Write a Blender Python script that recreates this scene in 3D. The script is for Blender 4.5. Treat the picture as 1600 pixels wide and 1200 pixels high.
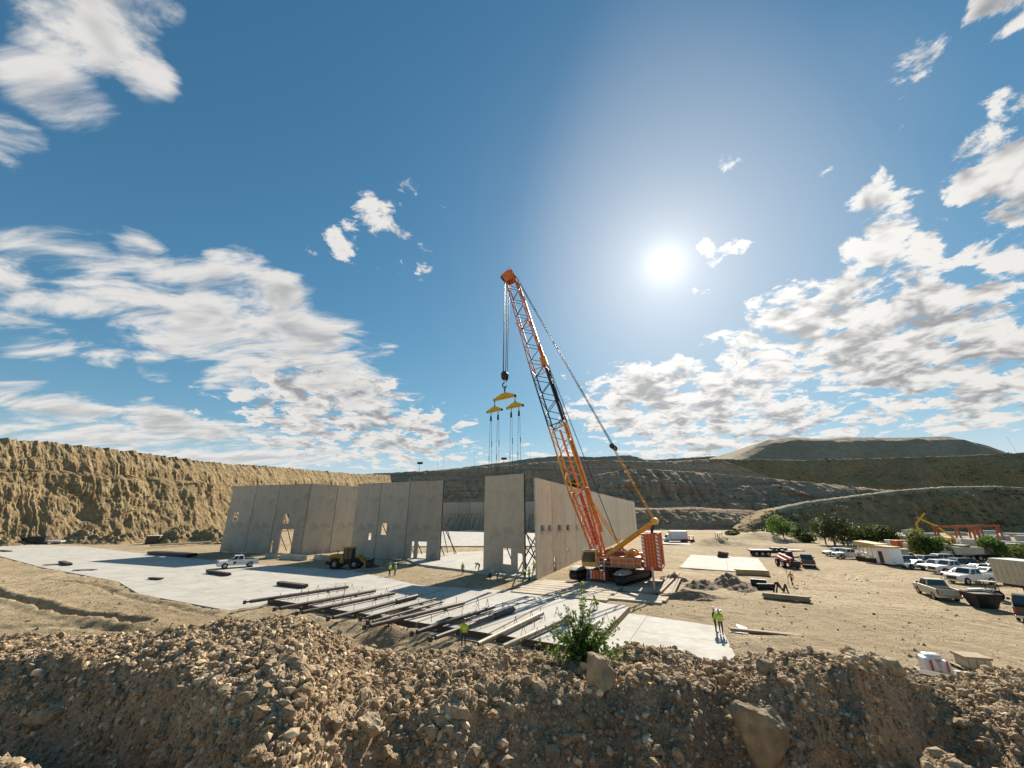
import bpy, math, random
import numpy as np
from mathutils import Vector, Matrix

random.seed(7)
RNG = np.random.default_rng(11)
R = math.radians
for o in list(bpy.data.objects):
    bpy.data.objects.remove(o)
SC = bpy.context.scene
COL = SC.collection

# ------------------------------------------------------------------ camera
CAM_H = 9.0
FPX = 601.0                      # focal length in photograph pixels (1600 wide)
HORIZON = 202.0                  # the horizon lies this far under the picture centre
PITCH = math.atan(HORIZON / FPX)
cam = bpy.data.cameras.new('camera')
cam.sensor_width = 36.0
cam.lens = FPX / 1600.0 * 36.0
cam.clip_start = 0.1
cam.clip_end = 20000.0
camo = bpy.data.objects.new('camera', cam)
COL.objects.link(camo)
camo.location = (0, 0, CAM_H)
camo.rotation_euler = (R(90) + PITCH, 0, 0)
SC.camera = camo
CP, SP = math.cos(PITCH), math.sin(PITCH)


def ray(px, py):
    """direction of a photograph pixel: (right, forward, up), forward not normalised"""
    x, v = px - 800.0, 600.0 - py
    return x, FPX * CP - v * SP, v * CP + FPX * SP


def G(px, py, z=0.0):
    """where the pixel's ray meets the level z"""
    x, f, u = ray(px, py)
    t = (z - CAM_H) / u
    return Vector((x * t, f * t, z))


def at(px, py, D):
    """the point of the pixel's ray at forward distance D"""
    x, f, u = ray(px, py)
    return Vector((x / f * D, D, CAM_H + u / f * D))


def XatD(px, py, D):
    return at(px, py, D).x


def azel(px, py):
    x, f, u = ray(px, py)
    return math.atan2(x, f), math.atan2(u, math.hypot(x, f))


# ------------------------------------------------------------------ sky, sun, exposure
SUN_AZ, SUN_EL = azel(1040, 412)
SUN_DIR = Vector((math.sin(SUN_AZ) * math.cos(SUN_EL), math.cos(SUN_AZ) * math.cos(SUN_EL), math.sin(SUN_EL)))
SUN_STRENGTH = 4.8
SKY_STRENGTH = 0.14
EXPOSURE = 0.82

sun = bpy.data.lights.new('sun', 'SUN')
sun.energy = SUN_STRENGTH
sun.angle = R(0.55)
sun.color = (1.0, 0.915, 0.78)
suno = bpy.data.objects.new('sun', sun)
COL.objects.link(suno)
suno.rotation_euler = (-SUN_DIR).to_track_quat('-Z', 'Y').to_euler()
suno.location = SUN_DIR * 200

W = bpy.data.worlds.new('World')
SC.world = W
W.use_nodes = True


def build_world():
    nt = W.node_tree
    N, L = nt.nodes, nt.links
    N.clear()

    def node(t, **kw):
        n = N.new(t)
        for k, v in kw.items():
            setattr(n, k, v)
        return n

    def plug(sock, v):
        if isinstance(v, bpy.types.NodeSocket):
            L.new(v, sock)
        else:
            sock.default_value = v

    def M(op, a, b=None, c=None, clamp=False):
        n = node('ShaderNodeMath', operation=op, use_clamp=clamp)
        plug(n.inputs[0], a)
        if b is not None:
            plug(n.inputs[1], b)
        if c is not None:
            plug(n.inputs[2], c)
        return n.outputs[0]

    def ramp(v, lo, hi, a=0.0, b=1.0, smooth=True):
        n = node('ShaderNodeMapRange', interpolation_type='SMOOTHSTEP' if smooth else 'LINEAR')
        plug(n.inputs['Value'], v)
        n.inputs['From Min'].default_value = lo
        n.inputs['From Max'].default_value = hi
        n.inputs['To Min'].default_value = a
        n.inputs['To Max'].default_value = b
        return n.outputs[0]

    def mixc(f, a, b, mode='MIX'):
        n = node('ShaderNodeMix', data_type='RGBA', blend_type=mode)
        plug(n.inputs['Factor'], f)
        plug(n.inputs['A'], a)
        plug(n.inputs['B'], b)
        return n.outputs['Result']

    sky = node('ShaderNodeTexSky', sky_type='NISHITA')
    sky.sun_disc = False
    sky.sun_elevation = SUN_EL
    sky.sun_rotation = SUN_AZ
    sky.altitude = 1300
    sky.air_density = 1.0
    sky.dust_density = 0.35
    sky.ozone_density = 3.0
    tc = node('ShaderNodeTexCoord')
    d = tc.outputs['Generated']
    nrm = node('ShaderNodeVectorMath', operation='NORMALIZE')
    L.new(d, nrm.inputs[0])
    d = nrm.outputs[0]
    sep = node('ShaderNodeSeparateXYZ')
    L.new(d, sep.inputs[0])
    x, y, z = sep.outputs
    zc = M('MAXIMUM', z, 0.0)
    h = M('ADD', zc, 0.22)
    u, v = M('DIVIDE', x, h), M('DIVIDE', y, h)
    az = M('ARCTAN2', x, y)
    el = M('ARCSINE', z)
    uv = node('ShaderNodeCombineXYZ')
    L.new(u, uv.inputs[0]); L.new(v, uv.inputs[1])

    def mapped(scale, rot, off):
        m = node('ShaderNodeMapping')
        L.new(uv.outputs[0], m.inputs['Vector'])
        m.inputs['Scale'].default_value = scale
        m.inputs['Rotation'].default_value = (0, 0, rot)
        m.inputs['Location'].default_value = off
        return m.outputs[0]

    def noise(vec, scale, detail, rough, dist=0.0):
        n = node('ShaderNodeTexNoise', noise_dimensions='3D')
        L.new(vec, n.inputs['Vector'])
        n.inputs['Scale'].default_value = scale
        n.inputs['Detail'].default_value = detail
        n.inputs['Roughness'].default_value = rough
        n.inputs['Distortion'].default_value = dist
        return n.outputs['Fac']

    def blob(cx, cy, mx, my, wpx, amp):
        """soft cloud bank between two sky points; returns amp * falloff"""
        a0, e0 = azel(cx, cy)
        a1, e1 = azel(mx, my)
        ca, ce = (a0 + a1) / 2, (e0 + e1) / 2
        dx, dy = (a1 - a0) / 2, (e1 - e0) / 2
        ln = math.hypot(dx, dy) + 1e-6
        ux, uy = dx / ln, dy / ln
        wr = wpx / FPX * math.cos(ca) * 1.45
        ln += wr * 0.6
        da, de = M('SUBTRACT', az, ca), M('SUBTRACT', el, ce)
        s = M('ADD', M('MULTIPLY', da, ux / ln), M('MULTIPLY', de, uy / ln))
        t = M('ADD', M('MULTIPLY', da, -uy / wr), M('MULTIPLY', de, ux / wr))
        r2 = M('ADD', M('MULTIPLY', s, s), M('MULTIPLY', t, t))
        return M('MULTIPLY', ramp(r2, 0.0, 1.6, 1.0, 0.0), amp)

    def total(bl):
        acc = None
        for b in bl:
            k = blob(*b)
            acc = k if acc is None else M('MAXIMUM', acc, k)
        return acc

    # where the cloud banks stand in the sky (each: two end points, half width, strength)
    cumulus = total([
        (1190, 510, 1660, 540, 95, 1.1), (900, 635, 1260, 610, 66, 1.06), (960, 690, 1400, 650, 48, 1.04),
        (1370, 310, 1440, 440, 62, 0.98), (1500, 270, 1700, 290, 85, 1.04), (1260, 425, 1420, 395, 36, 0.74),
        (1500, 380, 1660, 400, 50, 0.98), (1100, 560, 1300, 560, 50, 1.0),
        (1415, 110, 1455, 100, 55, 0.8), (1530, 20, 1640, -40, 55, 0.95), (1560, 170, 1640, 150, 48, 0.8),
        (1265, 300, 1310, 280, 30, 0.7), (1130, 270, 1165, 265, 26, 0.7), (1090, 400, 1165, 405, 30, 0.64),
        (1385, 200, 1410, 196, 14, 0.7), (1250, 470, 1290, 465, 20, 0.7), (1090, 455, 1115, 460, 20, 0.7),
        (560, 375, 690, 345, 60, 0.655), (480, 380, 570, 370, 40, 0.66), (540, 300, 590, 330, 26, 0.7),
        (340, 620, 740, 690, 56, 1.02), (380, 590, 640, 640, 48, 1.02), (1380, 650, 1700, 590, 46, 1.0),
        (560, 722, 780, 715, 26, 0.7), (980, 705, 1160, 690, 30, 1.0), (690, 712, 960, 700, 22, 0.7),
        (-300, 300, -700, 500, 200, 0.9), (2000, 300, 2600, 500, 200, 0.95),
    ])
    streak = total([
        (-60, 395, 230, 450, 62, 1.02), (170, 430, 620, 600, 72, 1.08), (320, 440, 470, 480, 46, 1.0),
        (200, 385, 260, 450, 40, 0.95), (-40, 510, 180, 555, 34, 0.9), (-80, 625, 560, 722, 36, 1.02),
        (-80, 680, 320, 715, 40, 1.0), (30, 10, 250, 30, 85, 1.04), (10, 110, 170, 185, 56, 1.0),
        (-20, 200, 70, 250, 46, 0.92), (310, 385, 425, 412, 20, 0.9), (220, 568, 270, 582, 18, 0.86), (180, 80, 260, 140, 40, 0.95),
        (-500, -300, -100, -200, 220, 0.85), (-900, 800, -700, 500, 120, 0.9),
    ])
    veil = total([(980, 400, 1180, 380, 210, 1.0), (900, 380, 1100, 330, 90, 0.8), (1200, 180, 1400, 160, 90, 0.3)])

    sdir = Vector((SUN_DIR.x, SUN_DIR.y)).normalized()

    def cum_field(off, det=8.0):
        a = mapped((1, 1, 1), 0.0, (3.1 + off[0], 1.7 + off[1], 0.0))
        return noise(a, 7.5, det, 0.62, 0.3)

    def str_field(off, det=8.0):
        a = mapped((1.0, 2.2, 1), R(-38), (0.4 + off[0], 5.2 + off[1], 0.0))
        return noise(a, 3.0, det, 0.60, 0.5)

    def dens(field, mask, k):
        return M('ADD', field, M('MULTIPLY', M('SUBTRACT', mask, 1.0), k))

    c0 = dens(cum_field((0, 0)), cumulus, 0.36)
    c1 = dens(cum_field((-sdir.x * 0.10, -sdir.y * 0.10), 3.0), cumulus, 0.36)
    s0 = dens(str_field((0, 0)), streak, 0.36)
    s1 = dens(str_field((-sdir.x * 0.12, -sdir.y * 0.12), 3.0), streak, 0.36)
    ca = ramp(c0, 0.400, 0.485)
    sa = ramp(s0, 0.35, 0.54)
    alpha = M('MAXIMUM', ca, M('MULTIPLY', sa, 0.95))
    # thicker cloud is greyer, the side towards the sun is white
    thick = M('MAXIMUM', ramp(c1, 0.43, 0.66), M('MULTIPLY', ramp(s1, 0.44, 0.70), 0.72))
    dotn = node('ShaderNodeVectorMath', operation='DOT_PRODUCT')
    L.new(d, dotn.inputs[0])
    dotn.inputs[1].default_value = SUN_DIR
    cs = M('MAXIMUM', dotn.outputs['Value'], 0.0)
    bright = M('ADD', 0.455, M('MULTIPLY', M('POWER', cs, 10.0), 0.14))
    lit = node('ShaderNodeCombineColor')
    L.new(bright, lit.inputs[0]); L.new(M('MULTIPLY', bright, 0.975), lit.inputs[1]); L.new(M('MULTIPLY', bright, 0.94), lit.inputs[2])
    ccol = mixc(M('MULTIPLY', thick, 0.92), lit.outputs[0], (0.165, 0.172, 0.185, 1))
    # the clear sky: Nishita, a little deeper, as the photograph's
    hs = node('ShaderNodeHueSaturation')
    L.new(sky.outputs[0], hs.inputs['Color'])
    hs.inputs['Hue'].default_value = SKY_HUE
    hs.inputs['Saturation'].default_value = SKY_SAT
    hs.inputs['Value'].default_value = SKY_VAL
    skym = node('ShaderNodeVectorMath', operation='SCALE')
    L.new(hs.outputs[0], skym.inputs[0])
    skym.inputs['Scale'].default_value = SKY_STRENGTH
    # soft shoulder so the band near the horizon keeps its colour
    den = node('ShaderNodeVectorMath', operation='MULTIPLY_ADD')
    L.new(skym.outputs[0], den.inputs[0])
    den.inputs[1].default_value = (SKY_K,) * 3; den.inputs[2].default_value = (1, 1, 1)
    dv = node('ShaderNodeVectorMath', operation='DIVIDE')
    L.new(skym.outputs[0], dv.inputs[0]); L.new(den.outputs[0], dv.inputs[1])
    col = mixc(alpha, dv.outputs[0], ccol)
    # pale haze low over the horizon
    col = mixc(ramp(el, 0.0, 0.20, 0.52, 0.0), col, (0.46, 0.47, 0.47, 1))
    # thin veil and glow round the sun
    col = mixc(M('MULTIPLY', veil, 0.16), col, (0.55, 0.56, 0.56, 1))
    glow = M('ADD', M('MULTIPLY', M('POWER', cs, 22.0), 0.085), M('MULTIPLY', M('POWER', cs, 130.0), 0.11))
    glow = M('ADD', glow, M('MULTIPLY', M('POWER', cs, 900.0), 0.20))
    glow = M('ADD', glow, M('MULTIPLY', M('POWER', cs, 9000.0), 1.6))
    gcol = node('ShaderNodeCombineColor')
    L.new(glow, gcol.inputs[0]); L.new(M('MULTIPLY', glow, 0.96), gcol.inputs[1]); L.new(M('MULTIPLY', glow, 0.86), gcol.inputs[2])
    col = mixc(1.0, col, gcol.outputs[0], 'ADD')
    bg = node('ShaderNodeBackground')
    L.new(col, bg.inputs['Color'])
    bg.inputs['Strength'].default_value = 1.0
    out = node('ShaderNodeOutputWorld')
    L.new(bg.outputs[0], out.inputs['Surface'])
    W.cycles.sampling_method = 'MANUAL'
    W.cycles.sample_map_resolution = 512


SKY_HUE, SKY_SAT, SKY_VAL, SKY_K = 0.487, 1.20, 0.66, 1.15
build_world()

vs = SC.view_settings
vs.view_transform = 'Standard'
vs.look = 'None'
vs.gamma = 1.0
vs.exposure = EXPOSURE
vs.use_curve_mapping = False
SC.render.engine = 'CYCLES'
SC.cycles.use_denoising = True
SC.cycles.use_adaptive_sampling = True
SC.cycles.adaptive_threshold = 0.015
SC.cycles.adaptive_min_samples = 12
SC.cycles.max_bounces = 6
SC.cycles.diffuse_bounces = 3
SC.cycles.glossy_bounces = 2
SC.cycles.transmission_bounces = 3
SC.cycles.transparent_max_bounces = 6
SC.cycles.caustics_reflective = False
SC.cycles.caustics_refractive = False

# ------------------------------------------------------------------ helpers
def perlin(x, y, seed=0):
    x = np.asarray(x, dtype=np.float64); y = np.asarray(y, dtype=np.float64)
    xi = np.floor(x).astype(np.int64); yi = np.floor(y).astype(np.int64)
    xf, yf = x - xi, y - yi

    def grad(ix, iy, dx, dy):
        h = (ix * 374761393 + iy * 668265263 + seed * 974711) & 0x7fffffff
        h = ((h ^ (h >> 13)) * 1274126177) & 0x7fffffff
        h = h ^ (h >> 16)
        a = (h & 1023) * (2 * math.pi / 1024.0)
        return np.cos(a) * dx + np.sin(a) * dy
    u = xf * xf * xf * (xf * (xf * 6 - 15) + 10)
    v = yf * yf * yf * (yf * (yf * 6 - 15) + 10)
    a = grad(xi, yi, xf, yf); b = grad(xi + 1, yi, xf - 1, yf)
    c = grad(xi, yi + 1, xf, yf - 1); d = grad(xi + 1, yi + 1, xf - 1, yf - 1)
    return (a + (b - a) * u) * (1 - v) + (c + (d - c) * u) * v


def fbm(x, y, octaves=5, seed=0, gain=0.5, ridged=False):
    t = 0.0; amp = 1.0; f = 1.0
    for o in range(octaves):
        n = perlin(np.asarray(x) * f, np.asarray(y) * f, seed + o * 17)
        if ridged:
            n = 0.5 - np.abs(n) * 1.6
        t = t + n * amp
        amp *= gain; f *= 2.03
    return t


class MB:
    """collects simple shapes into one mesh"""
    def __init__(self):
        self.v = []; self.f = []; self.m = []; self.s = []

    def add(self, verts, faces, mi=0, smooth=False):
        n = len(self.v)
        self.v.extend([tuple(p) for p in verts])
        for f in faces:
            self.f.append(tuple(i + n for i in f)); self.m.append(mi); self.s.append(smooth)
        return self

    def box(self, c, s, mi=0, rz=0.0, taper=None, rot=None):
        hx, hy, hz = s[0] / 2, s[1] / 2, s[2] / 2
        tx, ty = taper or (1, 1)
        pts = [(-hx, -hy, -hz), (hx, -hy, -hz), (hx, hy, -hz), (-hx, hy, -hz),
               (-hx * tx, -hy * ty, hz), (hx * tx, -hy * ty, hz), (hx * tx, hy * ty, hz), (-hx * tx, hy * ty, hz)]
        m = rot if rot is not None else Matrix.Rotation(rz, 3, 'Z')
        pts = [Vector(c) + m @ Vector(p) for p in pts]
        return self.add(pts, [(0, 3, 2, 1), (4, 5, 6, 7), (0, 1, 5, 4), (1, 2, 6, 5), (2, 3, 7, 6), (3, 0, 4, 7)], mi)

    def span(self, x0, y0, z0, x1, y1, z1, mi=0):
        return self.box(((x0 + x1) / 2, (y0 + y1) / 2, (z0 + z1) / 2), (abs(x1 - x0), abs(y1 - y0), abs(z1 - z0)), mi)

    def tube(self, p0, p1, r0, r1=None, n=8, mi=0, caps=True, smooth=True):
        p0, p1 = Vector(p0), Vector(p1)
        r1 = r0 if r1 is None else r1
        d = (p1 - p0)
        if d.length < 1e-6:
            return self
        q = d.to_track_quat('Z', 'Y').to_matrix()
        vs_ = []
        for p, r in ((p0, r0), (p1, r1)):
            for k in range(n):
                a = 2 * math.pi * k / n
                vs_.append(p + q @ Vector((math.cos(a) * r, math.sin(a) * r, 0)))
        self.add(vs_, [(k, (k + 1) % n, n + (k + 1) % n, n + k) for k in range(n)], mi, smooth)
        if caps:
            self.add(vs_[:n], [tuple(reversed(range(n)))], mi)
            self.add(vs_[n:], [tuple(range(n))], mi)
        return self

    def bar(self, p0, p1, w, h, mi=0, up=(0, 0, 1)):
        p0, p1 = Vector(p0), Vector(p1)
        d = (p1 - p0).normalized()
        s = d.cross(Vector(up))
        if s.length < 1e-3:
            s = d.cross(Vector((0, 1, 0)))
        s.normalize(); t = s.cross(d).normalized()
        pts = []
        for p in (p0, p1):
            for a, b in ((-1, -1), (1, -1), (1, 1), (-1, 1)):
                pts.append(p + s * (a * w / 2) + t * (b * h / 2))
        return self.add(pts, [(0, 1, 2, 3), (7, 6, 5, 4), (0, 4, 5, 1), (1, 5, 6, 2), (2, 6, 7, 3), (3, 7, 4, 0)], mi)

    def prism(self, prof, y0, y1, mi=0, axis='Y', inset=None):
        """profile in (x,z) extruded along y (or the given axis)"""
        n = len(prof)
        pts = []
        for yy in (y0, y1):
            for (a, b) in prof:
                pts.append((a, yy, b) if axis == 'Y' else ((yy, a, b) if axis == 'X' else (a, b, yy)))
        fs = [tuple(range(n)), tuple(reversed(range(n, 2 * n)))]
        fs += [(k, k + n, (k + 1) % n + n, (k + 1) % n) for k in range(n)]
        return self.add(pts, fs, mi)

    def loft(self, rings, mi=0, smooth=False, close=True, caps=True):
        n = len(rings[0])
        pts = [p for r in rings for p in r]
        fs = []
        for i in range(len(rings) - 1):
            for k in range(n if close else n - 1):
                a = i * n + k; b = i * n + (k + 1) % n
                fs.append((a, b, b + n, a + n))
        self.add(pts, fs, mi, smooth)
        if caps:
            self.add(rings[0], [tuple(reversed(range(n)))], mi)
            self.add(rings[-1], [tuple(range(n))], mi)
        return self

    def mesh(self, name='mesh', mats=()):
        me = bpy.data.meshes.new(name)
        me.from_pydata(self.v, [], self.f)
        for m in (mats if isinstance(mats, (list, tuple)) else [mats]):
            me.materials.append(m)
        me.polygons.foreach_set('material_index', self.m)
        me.polygons.foreach_set('use_smooth', self.s)
        me.update()
        return me

    def build(self, name, mats, parent=None, bevel=0.0):
        o = bpy.data.objects.new(name, self.mesh(name, mats))
        COL.objects.link(o)
        if parent is not None:
            o.parent = parent
        fix_normals(o.data)
        if bevel:
            b = o.modifiers.new('bevel', 'BEVEL')
            b.width = bevel; b.segments = 2; b.limit_method = 'ANGLE'; b.angle_limit = R(40)
        return o


def fix_normals(me):
    import bmesh
    bm = bmesh.new(); bm.from_mesh(me)
    bmesh.ops.recalc_face_normals(bm, faces=bm.faces)
    bm.to_mesh(me); bm.free()


def link_mesh(name, me, parent=None):
    o = bpy.data.objects.new(name, me)
    COL.objects.link(o)
    if parent is not None:
        o.parent = parent
    return o


def np_mesh(name, verts, faces, mat, smooth=True):
    """quads or triangles from numpy arrays"""
    me = bpy.data.meshes.new(name)
    verts = np.asarray(verts, dtype=np.float32); faces = np.asarray(faces, dtype=np.int32)
    k = faces.shape[1]
    me.vertices.add(len(verts)); me.vertices.foreach_set('co', verts.ravel())
    me.loops.add(faces.size); me.loops.foreach_set('vertex_index', faces.ravel())
    me.polygons.add(len(faces))
    me.polygons.foreach_set('loop_start', np.arange(0, faces.size, k, dtype=np.int32))
    me.polygons.foreach_set('loop_total', np.full(len(faces), k, dtype=np.int32))
    me.polygons.foreach_set('use_smooth', np.full(len(faces), smooth, dtype=bool))
    me.update(calc_edges=True)
    me.materials.append(mat)
    return me


def grid_faces(nr, nc):
    i = np.arange(nr - 1)[:, None] * nc + np.arange(nc - 1)[None, :]
    return np.stack([i, i + 1, i + nc + 1, i + nc], axis=-1).reshape(-1, 4)


def tag(o, label=None, cat=None, group=None, kind=None):
    if label: o['label'] = label
    if cat: o['category'] = cat
    if group: o['group'] = group
    if kind: o['kind'] = kind
    return o


def thing(name, label, cat, loc=(0, 0, 0), rz=0.0, group=None):
    o = bpy.data.objects.new(name, None)
    o.empty_display_size = 0.3
    COL.objects.link(o)
    o.location = loc
    o.rotation_euler = (0, 0, rz)
    return tag(o, label, cat, group)


def copy_tree(o, parent=None):
    c = o.copy()
    COL.objects.link(c)
    c.parent = parent
    for ch in list(o.children):
        copy_tree(ch, c)
    return c


def place(o, loc, rz, label=None, group=None):
    o.location = loc
    o.rotation_euler = (0, 0, rz)
    if label: o['label'] = label
    if group: o['group'] = group
    return o


# ------------------------------------------------------------------ materials
MATS = {}


def mat(name, col, rough=0.6, metal=0.0, var=0.0, scale=3.0, col2=None, bump=0.0, bscale=None, bdist=0.02,
        coat=0.0, trans=0.0, rand=0.0, island=0.0, coords='Object', spec=0.5, stretch=(1, 1, 1), lo=0.35, hi=0.65, detail=7.0):
    if name in MATS:
        return MATS[name]
    m = bpy.data.materials.new(name)
    m.use_nodes = True
    nt = m.node_tree; N, L = nt.nodes, nt.links
    b = N['Principled BSDF']
    b.inputs['Roughness'].default_value = rough
    b.inputs['Metallic'].default_value = metal
    b.inputs['Specular IOR Level'].default_value = spec
    if coat:
        b.inputs['Coat Weight'].default_value = coat
    c4 = (*col, 1.0)
    b.inputs['Base Color'].default_value = c4
    src = None
    tc = None
    if var or col2 or bump:
        if coords == 'World':
            g = N.new('ShaderNodeNewGeometry'); tc = g.outputs['Position']
        else:
            t = N.new('ShaderNodeTexCoord'); tc = t.outputs[coords]
        if stretch != (1, 1, 1):
            mp = N.new('ShaderNodeMapping'); L.new(tc, mp.inputs['Vector'])
            mp.inputs['Scale'].default_value = stretch; tc = mp.outputs[0]
    if var or col2:
        n = N.new('ShaderNodeTexNoise'); L.new(tc, n.inputs['Vector'])
        n.inputs['Scale'].default_value = scale; n.inputs['Detail'].default_value = detail
        n.inputs['Roughness'].default_value = 0.62
        mr = N.new('ShaderNodeMapRange'); L.new(n.outputs['Fac'], mr.inputs['Value'])
        mr.inputs['From Min'].default_value = lo; mr.inputs['From Max'].default_value = hi
        mx = N.new('ShaderNodeMix'); mx.data_type = 'RGBA'
        L.new(mr.outputs[0], mx.inputs['Factor'])
        if col2:
            mx.inputs['A'].default_value = c4; mx.inputs['B'].default_value = (*col2, 1)
        else:
            mx.inputs['A'].default_value = (*[c * (1 - var) for c in col], 1)
            mx.inputs['B'].default_value = (*[min(1, c * (1 + var)) for c in col], 1)
        src = mx.outputs['Result']
    if rand or island:
        if island:
            g = N.new('ShaderNodeNewGeometry'); rv = g.outputs['Random Per Island']; amt = island
        else:
            g = N.new('ShaderNodeObjectInfo'); rv = g.outputs['Random']; amt = rand
        mr = N.new('ShaderNodeMapRange'); L.new(rv, mr.inputs['Value'])
        mr.inputs['To Min'].default_value = 1 - amt; mr.inputs['To Max'].default_value = 1 + amt
        hs = N.new('ShaderNodeHueSaturation')
        if src: L.new(src, hs.inputs['Color'])
        else: hs.inputs['Color'].default_value = c4
        L.new(mr.outputs[0], hs.inputs['Value'])
        src = hs.outputs[0]
    if src:
        L.new(src, b.inputs['Base Color'])
    if bump:
        n2 = N.new('ShaderNodeTexNoise'); L.new(tc, n2.inputs['Vector'])
        n2.inputs['Scale'].default_value = bscale or scale * 4; n2.inputs['Detail'].default_value = 8
        n2.inputs['Roughness'].default_value = 0.65
        bp = N.new('ShaderNodeBump'); L.new(n2.outputs['Fac'], bp.inputs['Height'])
        bp.inputs['Strength'].default_value = bump; bp.inputs['Distance'].default_value = bdist
        L.new(bp.outputs[0], b.inputs['Normal'])
    if trans:
        tr = N.new('ShaderNodeBsdfTranslucent'); ms = N.new('ShaderNodeMixShader')
        if src: L.new(src, tr.inputs['Color'])
        else: tr.inputs['Color'].default_value = c4
        ms.inputs['Fac'].default_value = trans
        L.new(b.outputs[0], ms.inputs[1]); L.new(tr.outputs[0], ms.inputs[2])
        L.new(ms.outputs[0], N['Material Output'].inputs['Surface'])
    MATS[name] = m
    return m


class NT:
    """small helper for hand-made node materials"""
    def __init__(self, name):
        self.m = bpy.data.materials.new(name); self.m.use_nodes = True
        self.N, self.L = self.m.node_tree.nodes, self.m.node_tree.links
        self.b = self.N['Principled BSDF']
        self.pos = self.N.new('ShaderNodeNewGeometry').outputs['Position']
        self.obj = self.N.new('ShaderNodeTexCoord').outputs['Object']

    def plug(self, s, v):
        if isinstance(v, bpy.types.NodeSocket): self.L.new(v, s)
        else: s.default_value = v

    def noise(self, vec, scale, detail=6, rough=0.6, dist=0.0):
        n = self.N.new('ShaderNodeTexNoise'); self.L.new(vec, n.inputs['Vector'])
        n.inputs['Scale'].default_value = scale; n.inputs['Detail'].default_value = detail
        n.inputs['Roughness'].default_value = rough; n.inputs['Distortion'].default_value = dist
        return n.outputs['Fac']

    def vor(self, vec, scale, feature='F1', out='Distance', rnd=1.0):
        n = self.N.new('ShaderNodeTexVoronoi'); n.feature = feature
        self.L.new(vec, n.inputs['Vector']); n.inputs['Scale'].default_value = scale
        n.inputs['Randomness'].default_value = rnd
        return n.outputs[out]

    def ramp(self, v, lo, hi, a=0.0, b=1.0):
        n = self.N.new('ShaderNodeMapRange'); self.plug(n.inputs['Value'], v)
        n.inputs['From Min'].default_value = lo; n.inputs['From Max'].default_value = hi
        n.inputs['To Min'].default_value = a; n.inputs['To Max'].default_value = b
        return n.outputs[0]

    def math(self, op, a, b):
        n = self.N.new('ShaderNodeMath'); n.operation = op
        self.plug(n.inputs[0], a); self.plug(n.inputs[1], b)
        return n.outputs[0]

    def mix(self, f, a, b, mode='MIX'):
        n = self.N.new('ShaderNodeMix'); n.data_type = 'RGBA'; n.blend_type = mode
        self.plug(n.inputs['Factor'], f)
        self.plug(n.inputs['A'], a if isinstance(a, bpy.types.NodeSocket) else (*a, 1))
        self.plug(n.inputs['B'], b if isinstance(b, bpy.types.NodeSocket) else (*b, 1))
        return n.outputs['Result']

    def mapping(self, vec, scale=(1, 1, 1), rz=0.0, loc=(0, 0, 0)):
        n = self.N.new('ShaderNodeMapping'); self.L.new(vec, n.inputs['Vector'])
        n.inputs['Scale'].default_value = scale; n.inputs['Rotation'].default_value = (0, 0, rz)
        n.inputs['Location'].default_value = loc
        return n.outputs[0]

    def bump(self, h, strength, dist, prev=None):
        n = self.N.new('ShaderNodeBump'); self.L.new(h, n.inputs['Height'])
        n.inputs['Strength'].default_value = strength; n.inputs['Distance'].default_value = dist
        if prev is not None: self.L.new(prev, n.inputs['Normal'])
        return n.outputs[0]

    def done(self, col, rough=0.9, normal=None, spec=0.3):
        self.plug(self.b.inputs['Base Color'], col)
        self.b.inputs['Roughness'].default_value = rough
        self.b.inputs['Specular IOR Level'].default_value = spec
        if normal is not None: self.L.new(normal, self.b.inputs['Normal'])
        return self.m

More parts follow.
